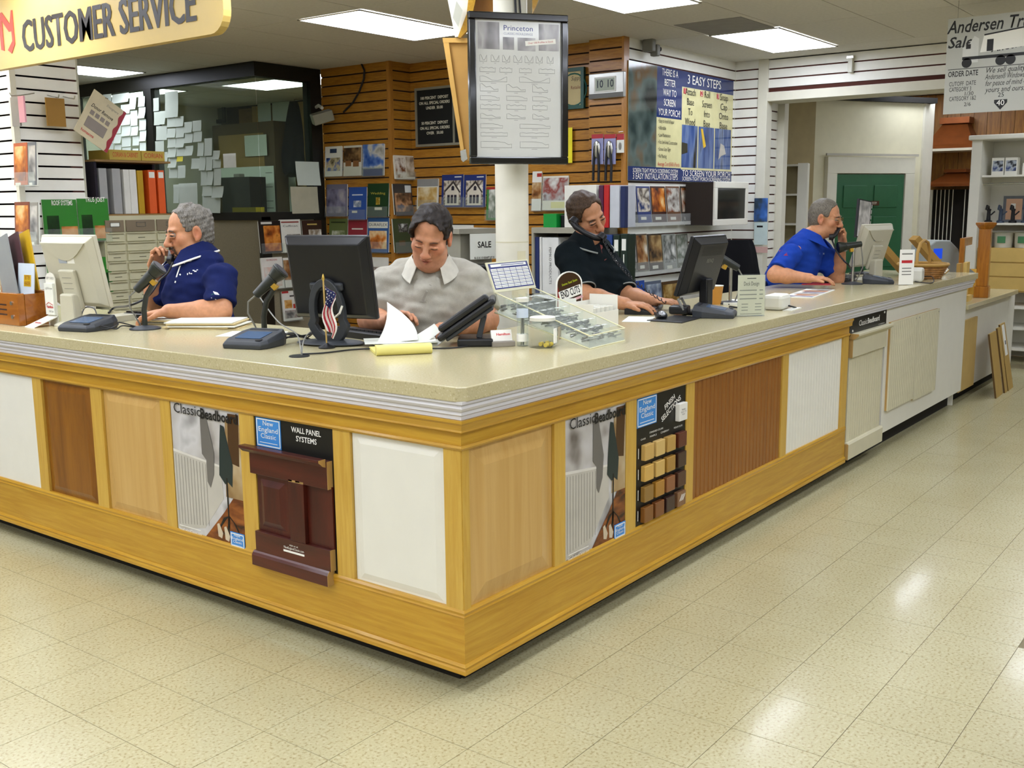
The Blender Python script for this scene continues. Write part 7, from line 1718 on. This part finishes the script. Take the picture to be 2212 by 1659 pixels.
def hand(vol, wr, d, n, side, curl, sc=1.0, spread=.05, thumb=(.6, .5), k=.006):
    """palm + five fingers; d = towards the fingers, n = out of the palm, side = +1 if the thumb lies towards d x n"""
    d = d.normalized(); n = (n - d * n.dot(d)).normalized(); x = d.cross(n).normalized() * side          # x points to the thumb side
    pc = wr + d * (.05 * sc)
    vol.ell(V3(pc), (.040 * sc, .052 * sc, .015 * sc), [V3(x), V3(d), V3(n)], .012)
    vol.ell(V3(wr + d * .035 * sc + x * .022 * sc + n * .006 * sc), (.018 * sc, .034 * sc, .014 * sc), [V3(x), V3(d), V3(n)], .012)
    L = [.074, .083, .077, .060]
    for i in range(4):
        off = .030 - .020 * i; p = wr + (d * (.090 - .004 * abs(i - 1)) + x * off) * sc; dd = (d + x * (spread * (1.2 - i))).normalized(); nn = n
        a = curl[i] if isinstance(curl[0], (tuple, list)) else curl; seg = (.46, .30, .24); r = .0088 * sc if i < 3 else .0076 * sc
        vol.cap(V3(p - dd * .02 * sc), V3(p), r * 1.1, r * 1.12, k)
        for s_ in range(3):
            ang = a[s_]; q = dd.cross(nn).normalized(); R = Matrix.Rotation(-ang, 3, q) if True else None
            t1 = (dd * math.cos(ang) + nn * math.sin(ang)).normalized(); nn = (nn * math.cos(ang) - dd * math.sin(ang)).normalized(); dd = t1
            e = p + dd * (L[i] * seg[s_] * sc); vol.cap(V3(p), V3(e), r * (1.06 - .08 * s_), r * (.98 - .08 * s_), k); p = e
    p = wr + (d * .025 + x * .034) * sc; td = (d * math.cos(thumb[0]) + x * math.sin(thumb[0]) + n * thumb[1]).normalized()
    e = p + td * .040 * sc; vol.cap(V3(p), V3(e), .0135 * sc, .0105 * sc, .012); t2 = (td + d * .35 + n * .12).normalized(); g = e + t2 * .030 * sc; vol.cap(V3(e), V3(g), .0105 * sc, .0088 * sc, k)
    return g
def person(label, sc, HC, hf, hu, SCn, ft, half, belly, pelvis, arms, skin, shirt, hair, opt):
    """HC head centre, hf/hu head forward/up, SCn shoulder centre, ft torso forward, arms = [(shoulder, elbow, wrist, hand dir, palm normal, side, curl, thumb)]"""
    org = Vector((pelvis.x, pelvis.y, 0)); P_ = thing('person', label, 'person', org)
    r, f, u = frame(hf, hu); HR = [V3(r), V3(f), V3(u)]
    def hp(a, b, c): return V3(HC + (r * a + f * b + u * c) * sc)
    fat = opt.get('fat', 1.0)
    lo = V3(HC) - .2 * sc; hi = V3(HC) + .2 * sc; lo[2] -= .10
    v = Vol(lo, hi, .0034)
    E_ = lambda c, rr, k=.02, sub=False: v.ell(hp(*c), np.array(rr) * sc, HR, k, sub)
    E_((0, -.012, .035), (.075, .096, .082)); E_((0, .026, -.043), (.060 * fat, .060, .078), .03); E_((0, .022, -.078), (.056 * fat, .056, .042), .03); E_((0, .068, -.100), (.026, .020, .017), .02)
    E_((0, .072, .020), (.050, .020, .013), .015)
    for s_ in (-1, 1):
        E_((s_ * .042, .056, -.026), (.024 * fat, .024, .024), .025); E_((s_ * .032, .1, .0), (.019, .013, .011), .012, True)
        E_((s_ * .079, -.010, -.006), (.010, .021, .033), .006); E_((s_ * .087, -.004, -.004), (.006, .011, .019), .006, True); E_((s_ * .080, -.004, -.034), (.008, .010, .011), .006)
        lid = opt.get('lid', .004)
        for (z_, rr) in ((lid, .0048), (-.0092, .0040)): v.cap(hp(s_ * .020, .089, z_ - .001), hp(s_ * .033, .0925, z_ + .001), rr * sc, rr * sc, .004); v.cap(hp(s_ * .033, .0925, z_ + .001), hp(s_ * .046, .084, z_ - .002), rr * sc, rr * sc * .9, .004)
    v.cap(hp(0, .084, .010), hp(0, .108, -.034), .010 * sc, .0135 * sc, .014); E_((0, .110, -.040), (.0155, .014, .013), .010)
    for s_ in (-1, 1): E_((s_ * .014, .098, -.044), (.010, .012, .009), .008); E_((s_ * .007, .108, -.053), (.004, .006, .003), .003, True)
    if opt.get('fatchin'): E_((0, .03, -.115), (.055, .05, .035), .04)
    mo = opt.get('mouth', 0)
    for s_ in (-1, 1):
        v.cap(hp(0, .0965, -.066), hp(s_ * .022, .086, -.069 + .003 * mo), .0058 * sc, .0038 * sc, .005); v.cap(hp(0, .0955, -.0775 - .002 * mo), hp(s_ * .020, .086, -.071 + .002 * mo), .0068 * sc, .004 * sc, .005)
    if mo: E_((0, .102, -.0725), (.013, .010, .0030), .003, True)
    NB = SCn + (HC - SCn).normalized() * .062 * sc                       # base of the neck
    nk = opt.get('neck', .058) * sc; v.cap(hp(0, -.018, -.085), V3(NB), nk, nk * 1.08, .035)
    base = np.array(S(skin)[:3]); lipc = np.array(S(opt.get('lip', '#9a5040'))[:3]); chk = np.array(S(opt.get('cheek', '#b8644a'))[:3]); stub = np.array(S(opt.get('stub', skin))[:3])
    def tint(V):
        C_ = np.repeat(base[None], len(V), 0); L = (V - V3(HC)) @ np.array(HR).T / sc
        def blob(c, rad, col, st):
            nonlocal C_
            w = np.clip(1.6 * (1 - np.linalg.norm((L - np.array(c)) / np.array(rad), axis=1)), 0, 1)[:, None] * st; C_ = C_ * (1 - w) + col * w
        for s_ in (-1, 1): blob((s_ * .045, .07, -.03), (.035, .05, .03), chk, .35); blob((s_ * .085, -.01, -.01), (.02, .03, .04), chk, .5)
        blob((0, .112, -.04), (.025, .03, .022), chk, .4); blob((0, .06, -.09), (.07, .07, .05), stub, .45); blob((0, .096, -.071), (.029, .018, .0125), lipc, .9)
        blob((0, .10, -.0722), (.022, .012, .0028), np.array([.05, .015, .012]), .9)
        return C_
    vols = [v]
    # arms: elbow to fingertips fine, upper arm coarser
    for (Sh, El, Wr, hd, pn, side, curl, th) in arms:
        pts = np.array([V3(El), V3(Wr), V3(Wr + hd.normalized() * .2)]); w = Vol(pts.min(0) - .12, pts.max(0) + .12, .0038); a = opt.get('arm', 1.0) * sc
        mid = El.lerp(Wr, .35); w.cap(V3(El), V3(mid), .046 * a, .047 * a, .02); w.cap(V3(mid), V3(Wr), .046 * a, .029 * a, .02); w.ell(V3(Wr), (.031 * a, .031 * a, .024 * a), None, .02); w.cap(V3(Sh.lerp(El, .6)), V3(El), .052 * a, .044 * a, .03)
        hand(w, Wr, hd, pn, side, curl, sc * opt.get('hand', .97), thumb=th); vols.append(w)
    # trunk and legs (under the clothes)
    rt, f2, u2 = frame(ft, (SCn - pelvis).normalized())
    tp = [V3(pelvis), V3(SCn)] + [V3(a_[0]) for a_ in arms]; tlo = np.min(tp, 0) - .22; thi = np.max(tp, 0) + .22; tlo[2] = .03
    tv = Vol(tlo, thi, .012)
    tv.cap(V3(pelvis), V3(SCn - u2 * .14 - f2 * .02), .115 * sc, .09 * sc, .05); tv.ell(V3(SCn - u2 * .10 * sc), (half * .72, opt.get('cd', .125) * sc - .022, .155 * sc), [V3(rt), V3(f2), V3(u2)], .04)
    tv.cap(V3(SCn), V3(NB), .056 * sc, .055 * sc, .03)
    for a_ in arms: tv.cap(V3(SCn.lerp(a_[0], .4)), V3(a_[0]), .036, .036, .03); tv.cap(V3(a_[0]), V3(a_[0].lerp(a_[1], .72)), .038 * sc, .042 * sc, .03)
    hipw = rt * .095 * sc
    for s_ in (-1, 1):
        hj = pelvis + hipw * s_; kn = Vector((hj.x, hj.y, .48)) + ft * .02; an = Vector((hj.x, hj.y, .09)); tv.cap(V3(hj), V3(kn), .085, .06, .04); tv.cap(V3(kn), V3(an), .055, .038, .03)
    vols.append(tv)
    vmesh('body', vols, skinmat('skin'), P_, org, tint)
    # shirt
    allp = [V3(SCn), V3(pelvis)] + [V3(a[0]) for a in arms] + [V3(a[1]) for a in arms]; sv = Vol(np.min(allp, 0) - .33, np.max(allp, 0) + .33, .0075)
    bw = half; TA = [V3(rt), V3(f2), V3(u2)]
    chest = SCn - u2 * .12 * sc + f2 * .01; bc = SCn.lerp(pelvis, .62) + f2 * opt.get('gut', .03)
    sv.ell(V3(chest), (bw * .86, opt.get('cd', .125) * sc, .20 * sc), TA, .05); sv.ell(V3(bc), (belly, belly * .80, .24 * sc), TA, .08); sv.ell(V3(pelvis + u2 * .02), (belly * .96, belly * .76, .14), TA, .06)
    sv.cap(V3(SCn + rt * bw * .55 + u2 * .012 - f2 * .01), V3(SCn - rt * bw * .55 + u2 * .012 - f2 * .01), .052 * sc, .052 * sc, .06); sv.cap(V3(SCn - u2 * .02), V3(NB - u2 * .015), .078 * sc, .056 * sc, .06)
    for (Sh, El, Wr, *_r) in arms:
        sl_ = opt.get('sleeve', .78); e = Sh.lerp(El, sl_ + .06); a = opt.get('arm', 1.0) * sc
        sv.capcut(V3(Sh), V3(Sh.lerp(El, sl_ + .25)), .068 * a, .070 * a, .06, V3(e), V3((El - Sh).normalized()))
    wv = opt.get('wrinkle', .0035); sv.wave(wv * 1.4, 42, 3); sv.wave(wv * .8, 95, 5)
    sv.cut(V3(pelvis - UP * .13), (0, 0, -1))
    # V opening at the neck
    tip = opt['vtip']; sv.cap(V3(NB + u2 * .05), V3(NB - u2 * .01), .05 * sc, .05 * sc, .015, True); sv.cap(V3(NB + f2 * .07 + u2 * .03), V3(tip + f2 * .035), .048 * sc, .014 * sc, .012, True)
    so = vmesh('shirt', [sv], shirt, P_, org, None, 2)
    # chest skin inside the opening belongs to the body: covered by neck capsule
    trz = mat('dark trousers', '#20222a', .9); lv = Vol(V3(pelvis) * [1, 1, 0] - np.array([.4, .4, -.03]), V3(pelvis) * [1, 1, 0] + np.array([.4, .4, pelvis.z + .1]), .016)
    lv.ell(V3(pelvis - UP * .03), (belly * .93, belly * .74, .13), TA, .05)
    for s_ in (-1, 1):
        hj = pelvis + hipw * s_ - UP * .03; kn = Vector((hj.x, hj.y, .48)) + ft * .02; an = Vector((hj.x, hj.y, .07)); lv.cap(V3(hj), V3(kn), .105, .078, .05); lv.cap(V3(kn), V3(an), .078, .062, .03)
    vmesh('trousers', [lv], trz, P_, org)
    for s_ in (-1, 1):
        hj = pelvis + hipw * s_; q = MB(); q.M = Matrix.Translation(Vector((hj.x, hj.y, 0)) - org) @ Matrix(((f2.x, -f2.y, 0, 0), (f2.y, f2.x, 0, 0), (0, 0, 1, 0), (0, 0, 0, 1))); q.ell((.06, 0, .045), (.135, .048, .044), 16, 8); q.build('shoe', m_plk, P_, 0, True)
    # collar
    def collar(m, r0, r1, h0, dr, gap, name, wid=0):
        ax = (HC - NB); ax = (UP * .75 + ax.normalized() * .25).normalized(); cr = ax.cross(f2).normalized() * -1; cf = cr.cross(ax).normalized() * -1
        cf = (f2 - ax * f2.dot(ax)).normalized(); cr = cf.cross(ax).normalized()
        q = MB()
        def fn(uu, vv):
            th = (uu - .5) * 2 * (PI - gap); fr = ((1 - math.cos(th)) / 2) ** 2
            dirv = cf * -math.cos(th) + cr * math.sin(th); rad = (r0 + (r1 - r0) * vv) * sc; dz = (h0 * (1 - vv) - dr * vv * (.35 + fr) - .035 * fr) * sc
            return NB + dirv * rad + ax * dz + cf * (.012 + .03 * fr * vv) * sc - org
        q.sheet(fn, 30, 5, .004); return q.build(name, m, P_, 0, True), fn
    co, cfn = collar(opt.get('collarm', shirt), opt.get('neck', .058) + .012, opt.get('neck', .058) + .058, .046, .022, opt.get('gap', .42), 'collar')
    if opt.get('trim'):
        q = MB(); q.tube([cfn(k / 30, 1.0) for k in range(31)], .0045 * sc, 6); q.build('collar_trim', opt['trim'], P_, 0, True)
        for (Sh, El, Wr, *_r) in arms:
            e = Sh.lerp(El, opt.get('sleeve', .78) + .055); n = (El - Sh).normalized(); a = n.orthogonal().normalized(); b = n.cross(a); q = MB(); q.tube([e - org + (a * math.cos(t * PI / 12) + b * math.sin(t * PI / 12)) * .0705 * opt.get('arm', 1) * sc for t in range(25)], .004, 6, False); 
            if opt.get('cuff', True): q.build('cuff_trim', opt['trim'], P_, 0, True)
    # hair
    hv = Vol(V3(HC) - .17 * sc, V3(HC) + .17 * sc, .0034); hE = lambda c, rr, k=.015, sub=False: hv.ell(hp(*c), np.array(rr) * sc, HR, k, sub)
    th_ = opt.get('hth', .008)
    hE((0, -.014, .038), (.075 + th_, .096 + th_, .082 + th_)); hE((0, -.045, -.015), (.066 + th_ * .5, .058 + th_, .075), .03)
    if opt.get('fringe'):
        for (a_, b_, c_, rr) in opt['fringe']: hE((a_, b_, c_), rr, .02)
    hc = opt.get('hcut', (.085, .010, .055)); hE((0, hc[0] + .012, hc[1]), (.085, .082, hc[2] + .02), .012, True); hE((0, .07, -.06), (.09, .08, .08), .012, True)
    for s_ in (-1, 1): hE((s_ * .085, .0, -.012), (.018, .030, .036), .008, True); hE((s_ * .075, .045, -.03), (.03, .045, .04), .01, True)
    hv.cut(hp(0, 0, opt.get('nape', -.075)), -V3(u)); hv.wave(opt.get('hwave', .0022), 190, 7); hv.wave(opt.get('hwave', .0022), 90, 8)
    vmesh('hair', [hv], hair, P_, org, None, 1)
    # brows, eyes
    bm = opt.get('browm', hair)
    for s_ in (-1, 1):
        q = MB(); q.tube([Vector(hp(s_ * a_, b_, c_)) - org for a_, b_, c_ in ((.016, .0945, .016), (.030, .0945, .021), (.046, .082, .016))], [.0028 * sc, .0036 * sc, .002 * sc], 6); q.build('eyebrow', bm, P_, 0, True)
        q = MB(); zl = opt.get('lid', .004) - .0045; q.tube([Vector(hp(s_ * a_, b_, c_)) - org for a_, b_, c_ in ((.019, .0935, zl - .002), (.033, .0985, zl), (.047, .088, zl - .003))], [.0012 * sc, .0018 * sc, .0012 * sc], 5); q.build('lash_line', mat('lash brown', '#2a1a12', .7), P_, 0, True)
        if opt.get('closed'): continue
        ec_ = hp(s_ * .032, .0815, -.002); q = MB(); q.ell(V3(ec_) - V3(org), (.0122 * sc,) * 3, 14, 10); ey = q.build('eye', mat('eye white', '#8f857a', .3), P_, 0, True)
        gz = Vector(f + u * opt.get('gaze', -.25) + r * opt.get('gazex', 0)).normalized(); q = MB(); c0 = Vector(ec_) - org; q.cyl(c0 + gz * .0095 * sc, c0 + gz * .0128 * sc, .0075 * sc, .0062 * sc, 12); q.build('iris', mat('iris dark', '#2a1c12', .2), ey)
    P_['_x'] = 1; del P_['_x']
    return P_, so, org, hp, dict(r=r, f=f, u=u, NB=NB, f2=f2, rt=rt, u2=u2)
def decal(P_, so, org, name, m, poly, d0=.002):
    """small printed or sewn patch laid on the shirt surface"""
    me = so.data; bvh = BVHTree.FromPolygons([v.co.copy() for v in me.vertices], [tuple(p.vertices) for p in me.polygons]); vs = []
    for (px, py) in poly:
        dr = Vector(ray(px, py)).normalized(); h = bvh.ray_cast(Vector(CAM) - org, dr)
        if h[0] is None: return None
        vs.append(h[0] - dr * d0 * 1.5)
    c = sum(vs, Vector()) / len(vs); n = len(vs); q = MB(); back = Vector(ray(*poly[0])).normalized() * .0015
    q._add([tuple(p) for p in vs] + [tuple(p + back) for p in vs], [tuple(range(n)), tuple(range(2 * n - 1, n - 1, -1))] + [(i, n + i, n + (i + 1) % n, (i + 1) % n) for i in range(n)]); return q.build(name, m, P_)
def strip(P_, so, org, name, m, pts, wpx, d0=.002):
    o = None
    for i in range(len(pts) - 1):
        (x0, y0), (x1, y1) = pts[i], pts[i + 1]; L_ = math.hypot(x1 - x0, y1 - y0); nx, ny = -(y1 - y0) / L_ * wpx / 2, (x1 - x0) / L_ * wpx / 2
        o = decal(P_, so, org, name, m, [(x0 + nx, y0 + ny), (x1 + nx, y1 + ny), (x1 - nx, y1 - ny), (x0 - nx, y0 - ny)], d0)
    return o
def handset(lab, a, b, mouth, sc=1.0):
    """telephone handset from ear cup a to mouth cup b; mouth = direction the cups face"""
    t = thing('phone_handset', lab, 'telephone', a); d = b - a; L_ = d.length; m = mouth.normalized() * .022 * sc; q = MB()
    q.tube([Vector((0, 0, 0)) - m * .2, d * .15 - m * .9, d * .5 - m * 1.1, d * .85 - m * .9, d - m * .2], [.019 * sc, .015 * sc, .0135 * sc, .015 * sc, .019 * sc], 12); q.build('grip', m_blkm, t, 0, True)
    for nm, p in (('ear_cup', Vector()), ('mouth_cup', d)): q = MB(); q.cyl(p - m * .7, p + m * .75, .025 * sc, .021 * sc, 16); q.build(nm, m_blkm, t, .003, True)
    return t
def cloth(name, c, var=.08): return mat(name, c, .9, spec=.15, var=var, nscale=26, bump=.25, bscale=420)
RX = (.25, .35, .25)

# ---- man in navy polo on the phone (left)
d = 5.62
A1 = [(J(478, 598, 5.48), J(476, 672, 5.40), J(366, 672, 5.36), D(-1, -.05, -.12), D(-.1, .0, -1), 1, (.35, .45, .35), (.5, .3)),
      (J(376, 600, 5.80), J(334, 652, 5.84), J(336, 584, 5.72), D(.22, -.05, 1), D(.75, -.55, 0), -1, (.9, 1.0, .6), (.5, .8))]
p1, s1, o1, h1, k1 = person('man in navy polo with grey hair and moustache on the telephone', 1.19, J(409, 501, d), D(-.84, -.55, -.15), D(-.10, -.05, 1), J(430, 570, 5.66), D(-.78, -.62, 0), .215, .205, Vector((J(442, 640, 5.70).x, J(442, 640, 5.70).y, .98)), A1, '#c28a64', cloth('navy polo knit', '#161f4c'), hairmat('grey hair', '#3e3a34', '#8d877c'),
    dict(vtip=J(398, 566, 5.48), fat=1.04, lid=.0028, mouth=0, stub='#8a6a58', trim=m_wprint, cuff=False, hth=.007, hwave=.0034, hcut=(.085, .020, .064), gaze=-.3, gazex=-.1, browm=mat('grey brow', '#5a4c40', .8), gap=.5, sleeve=.74, gut=.04))
mv = Vol(V3(h1(0, .09, -.07)) - .07, V3(h1(0, .09, -.07)) + .07, .003)
for s_ in (-1, 1): mv.cap(h1(0, .101, -.0575), h1(s_ * .024, .091, -.066), .0065, .0060, .006); mv.cap(h1(s_ * .024, .091, -.066), h1(s_ * .028, .083, -.092), .0055, .0045, .006)
mv.cap(h1(-.014, .088, -.101), h1(.014, .088, -.101), .009, .009, .008); mv.wave(.0012, 300, 2)
vmesh('moustache', [mv], hairmat('brown moustache', '#2c1c10', '#4e3622'), p1, o1)
strip(p1, s1, o1, 'placket_trim', m_wprint, [(396, 563), (388, 577), (382, 595), (378, 611)], 2.6)
decal(p1, s1, o1, 'collar_lining', m_wprint, [(392, 553), (402, 560), (421, 552), (413, 565), (398, 566)])
for (x_, y_) in ((398, 568), (389, 593)): decal(p1, s1, o1, 'button', m_wl, [(x_ + 2 * math.cos(k), y_ + 2 * math.sin(k)) for k in range(6)])
for (x_, y_, w_, h_) in ((405, 592, 1.6, 4), (409, 590, 1.6, 4), (413, 591, 4, 2), (418, 584, 4, 2), (422, 586, 5, 2.5), (426, 583, 3, 1.6)): decal(p1, s1, o1, 'chest_logo', m_wl, [(x_ - w_ / 2, y_ - h_ / 2), (x_ + w_ / 2, y_ - h_ / 2), (x_ + w_ / 2, y_ + h_ / 2), (x_ - w_ / 2, y_ + h_ / 2)])
decal(p1, s1, o1, 'sleeve_emblem', mat('emblem green', '#0f5a4a', .7), [(456, 636), (464, 633), (482, 640), (478, 650), (462, 645)]); decal(p1, s1, o1, 'sleeve_emblem', m_wl, [(460, 629), (470, 632), (474, 637), (464, 636)]); strip(p1, s1, o1, 'sleeve_emblem', m_wl, [(456, 643), (466, 647), (477, 652)], 1.6)
handset('black handset held to the ear of the man in navy', J(384, 508, 5.74), J(372, 561, 5.60), D(.7, -.5, 0), 1.1)
cable('black phone cord hanging from the navy-shirted man\'s handset', [J(374, 566, 5.5), J(362, 590, 5.5), J(345, 606, 5.5), J(320, 640, 5.45), J(280, 660, 5.42), C(248, 672, .02), C(235, 678, .006)], .006)

# ---- man in light grey polo (centre)
A2 = [(J(1024, 612, 4.96), J(1050, 690, 4.92), J(992, 706, 4.74), D(-.85, -.75, .18), D(-.3, -.2, -1), 1, (.45, .5, .3), (.5, .35)),
      (J(834, 612, 4.96), J(800, 690, 4.94), J(838, 694, 4.78), D(.9, -.3, .30), D(.3, -.6, -.6), -1, (.45, .5, .4), (.4, .4))]
p2, s2, o2, h2, k2 = person('dark-haired man in light grey polo reading papers', 1.10, J(931, 508, 4.80), D(-.16, -.86, -.46), D(.10, -.42, .95), J(930, 592, 4.98), D(-.05, -1, 0), .235, .235, Vector((J(932, 640, 5.06).x, J(932, 640, 5.06).y, .98)), A2, '#c88e6c', cloth('grey heather knit', '#aaa699', .1), hairmat('dark brown hair', '#0c0806', '#2a1e14'),
    dict(vtip=J(926, 611, 4.83), fat=1.12, fatchin=True, closed=True, lid=-.003, mouth=.8, stub='#96685a', cheek='#c06a52', hth=.011, hwave=.0026, hcut=(.088, .016, .066), gaze=-.9, browm=mat('thin brow', '#5c3c28', .8), gap=.62, sleeve=.80, arm=1.12, gut=.05, cd=.14, neck=.066, vlen=.11, wrinkle=.005, collarm=cloth('pale collar', '#c6c2b4'), fringe=[(-.045, .066, .062, (.03, .02, .02)), (-.036, .088, .050, (.007, .008, .032)), (-.022, .092, .056, (.005, .006, .024)), (-.03, .075, .075, (.03, .02, .012)), (.03, .075, .078, (.03, .02, .012)), (.05, .058, .052, (.030, .03, .034)), (.068, .03, .022, (.012, .03, .04))]))
strip(p2, s2, o2, 'placket', cloth('pale placket', '#9b978b'), [(930, 615), (922, 630), (913, 650)], 5); decal(p2, s2, o2, 'pocket_seam', MATS['pale placket'], [(906, 651), (920, 651), (920, 653), (906, 653)])

# ---- man in dark green polo (right of the pole)
A3 = [(J(1228, 554, 5.92), J(1262, 640, 5.80), J(1350, 656, 5.66), D(.95, -.35, -.04), D(0, .1, -1), -1, (.25, .35, .25), (.5, .2)),
      (J(1316, 572, 6.14), J(1352, 640, 6.02), J(1412, 650, 5.84), D(.95, -.40, -.02), D(0, .1, -1), 1, (.28, .4, .3), (.5, .2))]
p3, s3, o3, h3, k3 = person('man in dark green polo typing with a handset on his shoulder', 1.13, J(1268, 466, 5.98), D(.55, -.80, -.30), D(-.34, -.22, .93), J(1268, 544, 6.04), D(.62, -.78, 0), .205, .19, Vector((J(1278, 640, 6.10).x, J(1278, 640, 6.10).y, .98)), A3, '#be8863', cloth('dark bottle green knit', '#0e1619'), hairmat('brown hair', '#22150b', '#57402a'),
    dict(vtip=J(1300, 548, 5.92), fat=.98, lid=.003, mouth=0, hth=.009, hwave=.002, hcut=(.088, .012, .062), gaze=-.5, gazex=.2, browm=mat('brown brow', '#4a3220', .8), gap=.5, trim=mat('grey trim', '#8d928c', .8), sleeve=.80, gut=.05, vlen=.11))
decal(p3, s3, o3, 'red_lining', mat('rust lining', '#7c3a34', .8), [(1296, 528), (1301, 530), (1310, 560), (1306, 563), (1300, 545)]); decal(p3, s3, o3, 'chest_logo', m_wl, [(1325, 560), (1332, 562), (1332, 564), (1326, 563)])
handset('black handset clamped on the shoulder of the dark-shirted man', J(1240, 478, 5.86), J(1300, 512, 5.78), D(.5, .3, .6), 1.15)
_pts = []
for k in range(150):
    t = k / 149; a0, b0_, c0 = J(1304, 520, 5.74), J(1338, 580, 5.72), J(1440, 655, 5.66); q_ = a0 * (1 - t) ** 2 + b0_ * 2 * t * (1 - t) + c0 * t * t + Vector((0, 0, -.02 * math.sin(t * PI))); _pts.append(q_ + Vector((.010 * math.cos(k * .9), .004 * math.sin(k * .9), .010 * math.sin(k * .9))))
q = MB(); q.tube(_pts, .0026, 5); tag(q.build('coiled_cord', m_blkm, None, 0, True), 'black coiled phone cord running to the dark keyboard', 'cable')

# ---- man in royal blue polo (far right)
A4 = [(J(1710, 550, 7.40), J(1674, 594, 7.28), J(1748, 601, 7.20), D(.95, -.25, .02), D(0, .1, -1), -1, (.3, .4, .3), (.5, .2)),
      (J(1774, 538, 7.74), J(1808, 602, 7.72), J(1818, 530, 7.62), D(-.02, -.08, 1), D(-.7, -.3, .1), 1, (.55, 1.2, .8), (.4, .6))]
p4, s4_, o4, h4, k4 = person('grey-haired man with glasses in royal blue polo leaning on the counter', 1.09, J(1783, 470, 7.58), D(.86, -.50, -.14), D(.06, -.08, 1), J(1738, 527, 7.60), D(.80, -.45, -.25), .205, .185, Vector((J(1664, 640, 7.90).x, J(1664, 640, 7.90).y, .99)), A4, '#c48c66', cloth('royal blue knit', '#1d3f9c'), hairmat('ash hair', '#4a443a', '#847c6e'),
    dict(vtip=J(1766, 528, 7.5), fat=.98, lid=.004, mouth=1.0, hth=.0055, hwave=.001, hcut=(.082, .016, .062), gaze=-.3, browm=mat('ash brow', '#6a5a48', .8), gap=.5, sleeve=.76, gut=.03, collarm=cloth('royal blue knit', '#1d3f9c'), nape=-.06))
m_gl = mat('gold wire', '#a88a50', .3, .8)
q = MB()
for s_ in (-1, 1):
    c_ = [Vector(h4(s_ * .034 + .021 * math.cos(t * PI / 8), .104, -.004 + .016 * math.sin(t * PI / 8))) - o4 for t in range(17)]; q.tube(c_, .0014, 5, False); q.tube([Vector(h4(s_ * .055, .102, .002)) - o4, Vector(h4(s_ * .076, .05, .004)) - o4, Vector(h4(s_ * .084, -.005, .006)) - o4], .0014, 5)
q.tube([Vector(h4(-.013, .106, .0)) - o4, Vector(h4(0, .112, .004)) - o4, Vector(h4(.013, .106, .0)) - o4], .0014, 5); q.build('glasses', m_gl, p4)
wr4 = A4[1][2] - (A4[1][2] - A4[1][1]).normalized() * .03; n4 = (A4[1][2] - A4[1][1]).normalized(); a_ = n4.orthogonal().normalized(); b_ = n4.cross(a_)
q = MB(); q.tube([wr4 - o4 + (a_ * math.cos(t * PI / 10) + b_ * math.sin(t * PI / 10)) * .040 for t in range(21)], .008, 6, False); q.build('wristwatch', m_steel, p4, 0, True)
decal(p4, s4_, o4, 'sleeve_emblem', mat('red emblem', '#8a1c3c', .7), [(1683, 540), (1690, 541), (1700, 546), (1702, 552), (1693, 552), (1684, 547)]); decal(p4, s4_, o4, 'chest_logo', mat('pale blue stitch', '#8a9cc8', .7), [(1771, 546), (1781, 546), (1781, 550), (1771, 550)])
handset('black handset at the mouth of the blue-shirted man', J(1812, 478, 7.60), J(1796, 512, 7.50), D(-.6, .2, 0), 1.0)
cable('black phone cord from the blue-shirted man\'s handset', [J(1796, 514, 7.5), J(1806, 540, 7.5), J(1822, 562, 7.48), J(1834, 574, 7.46), C(1850, 600, .006)], .006)
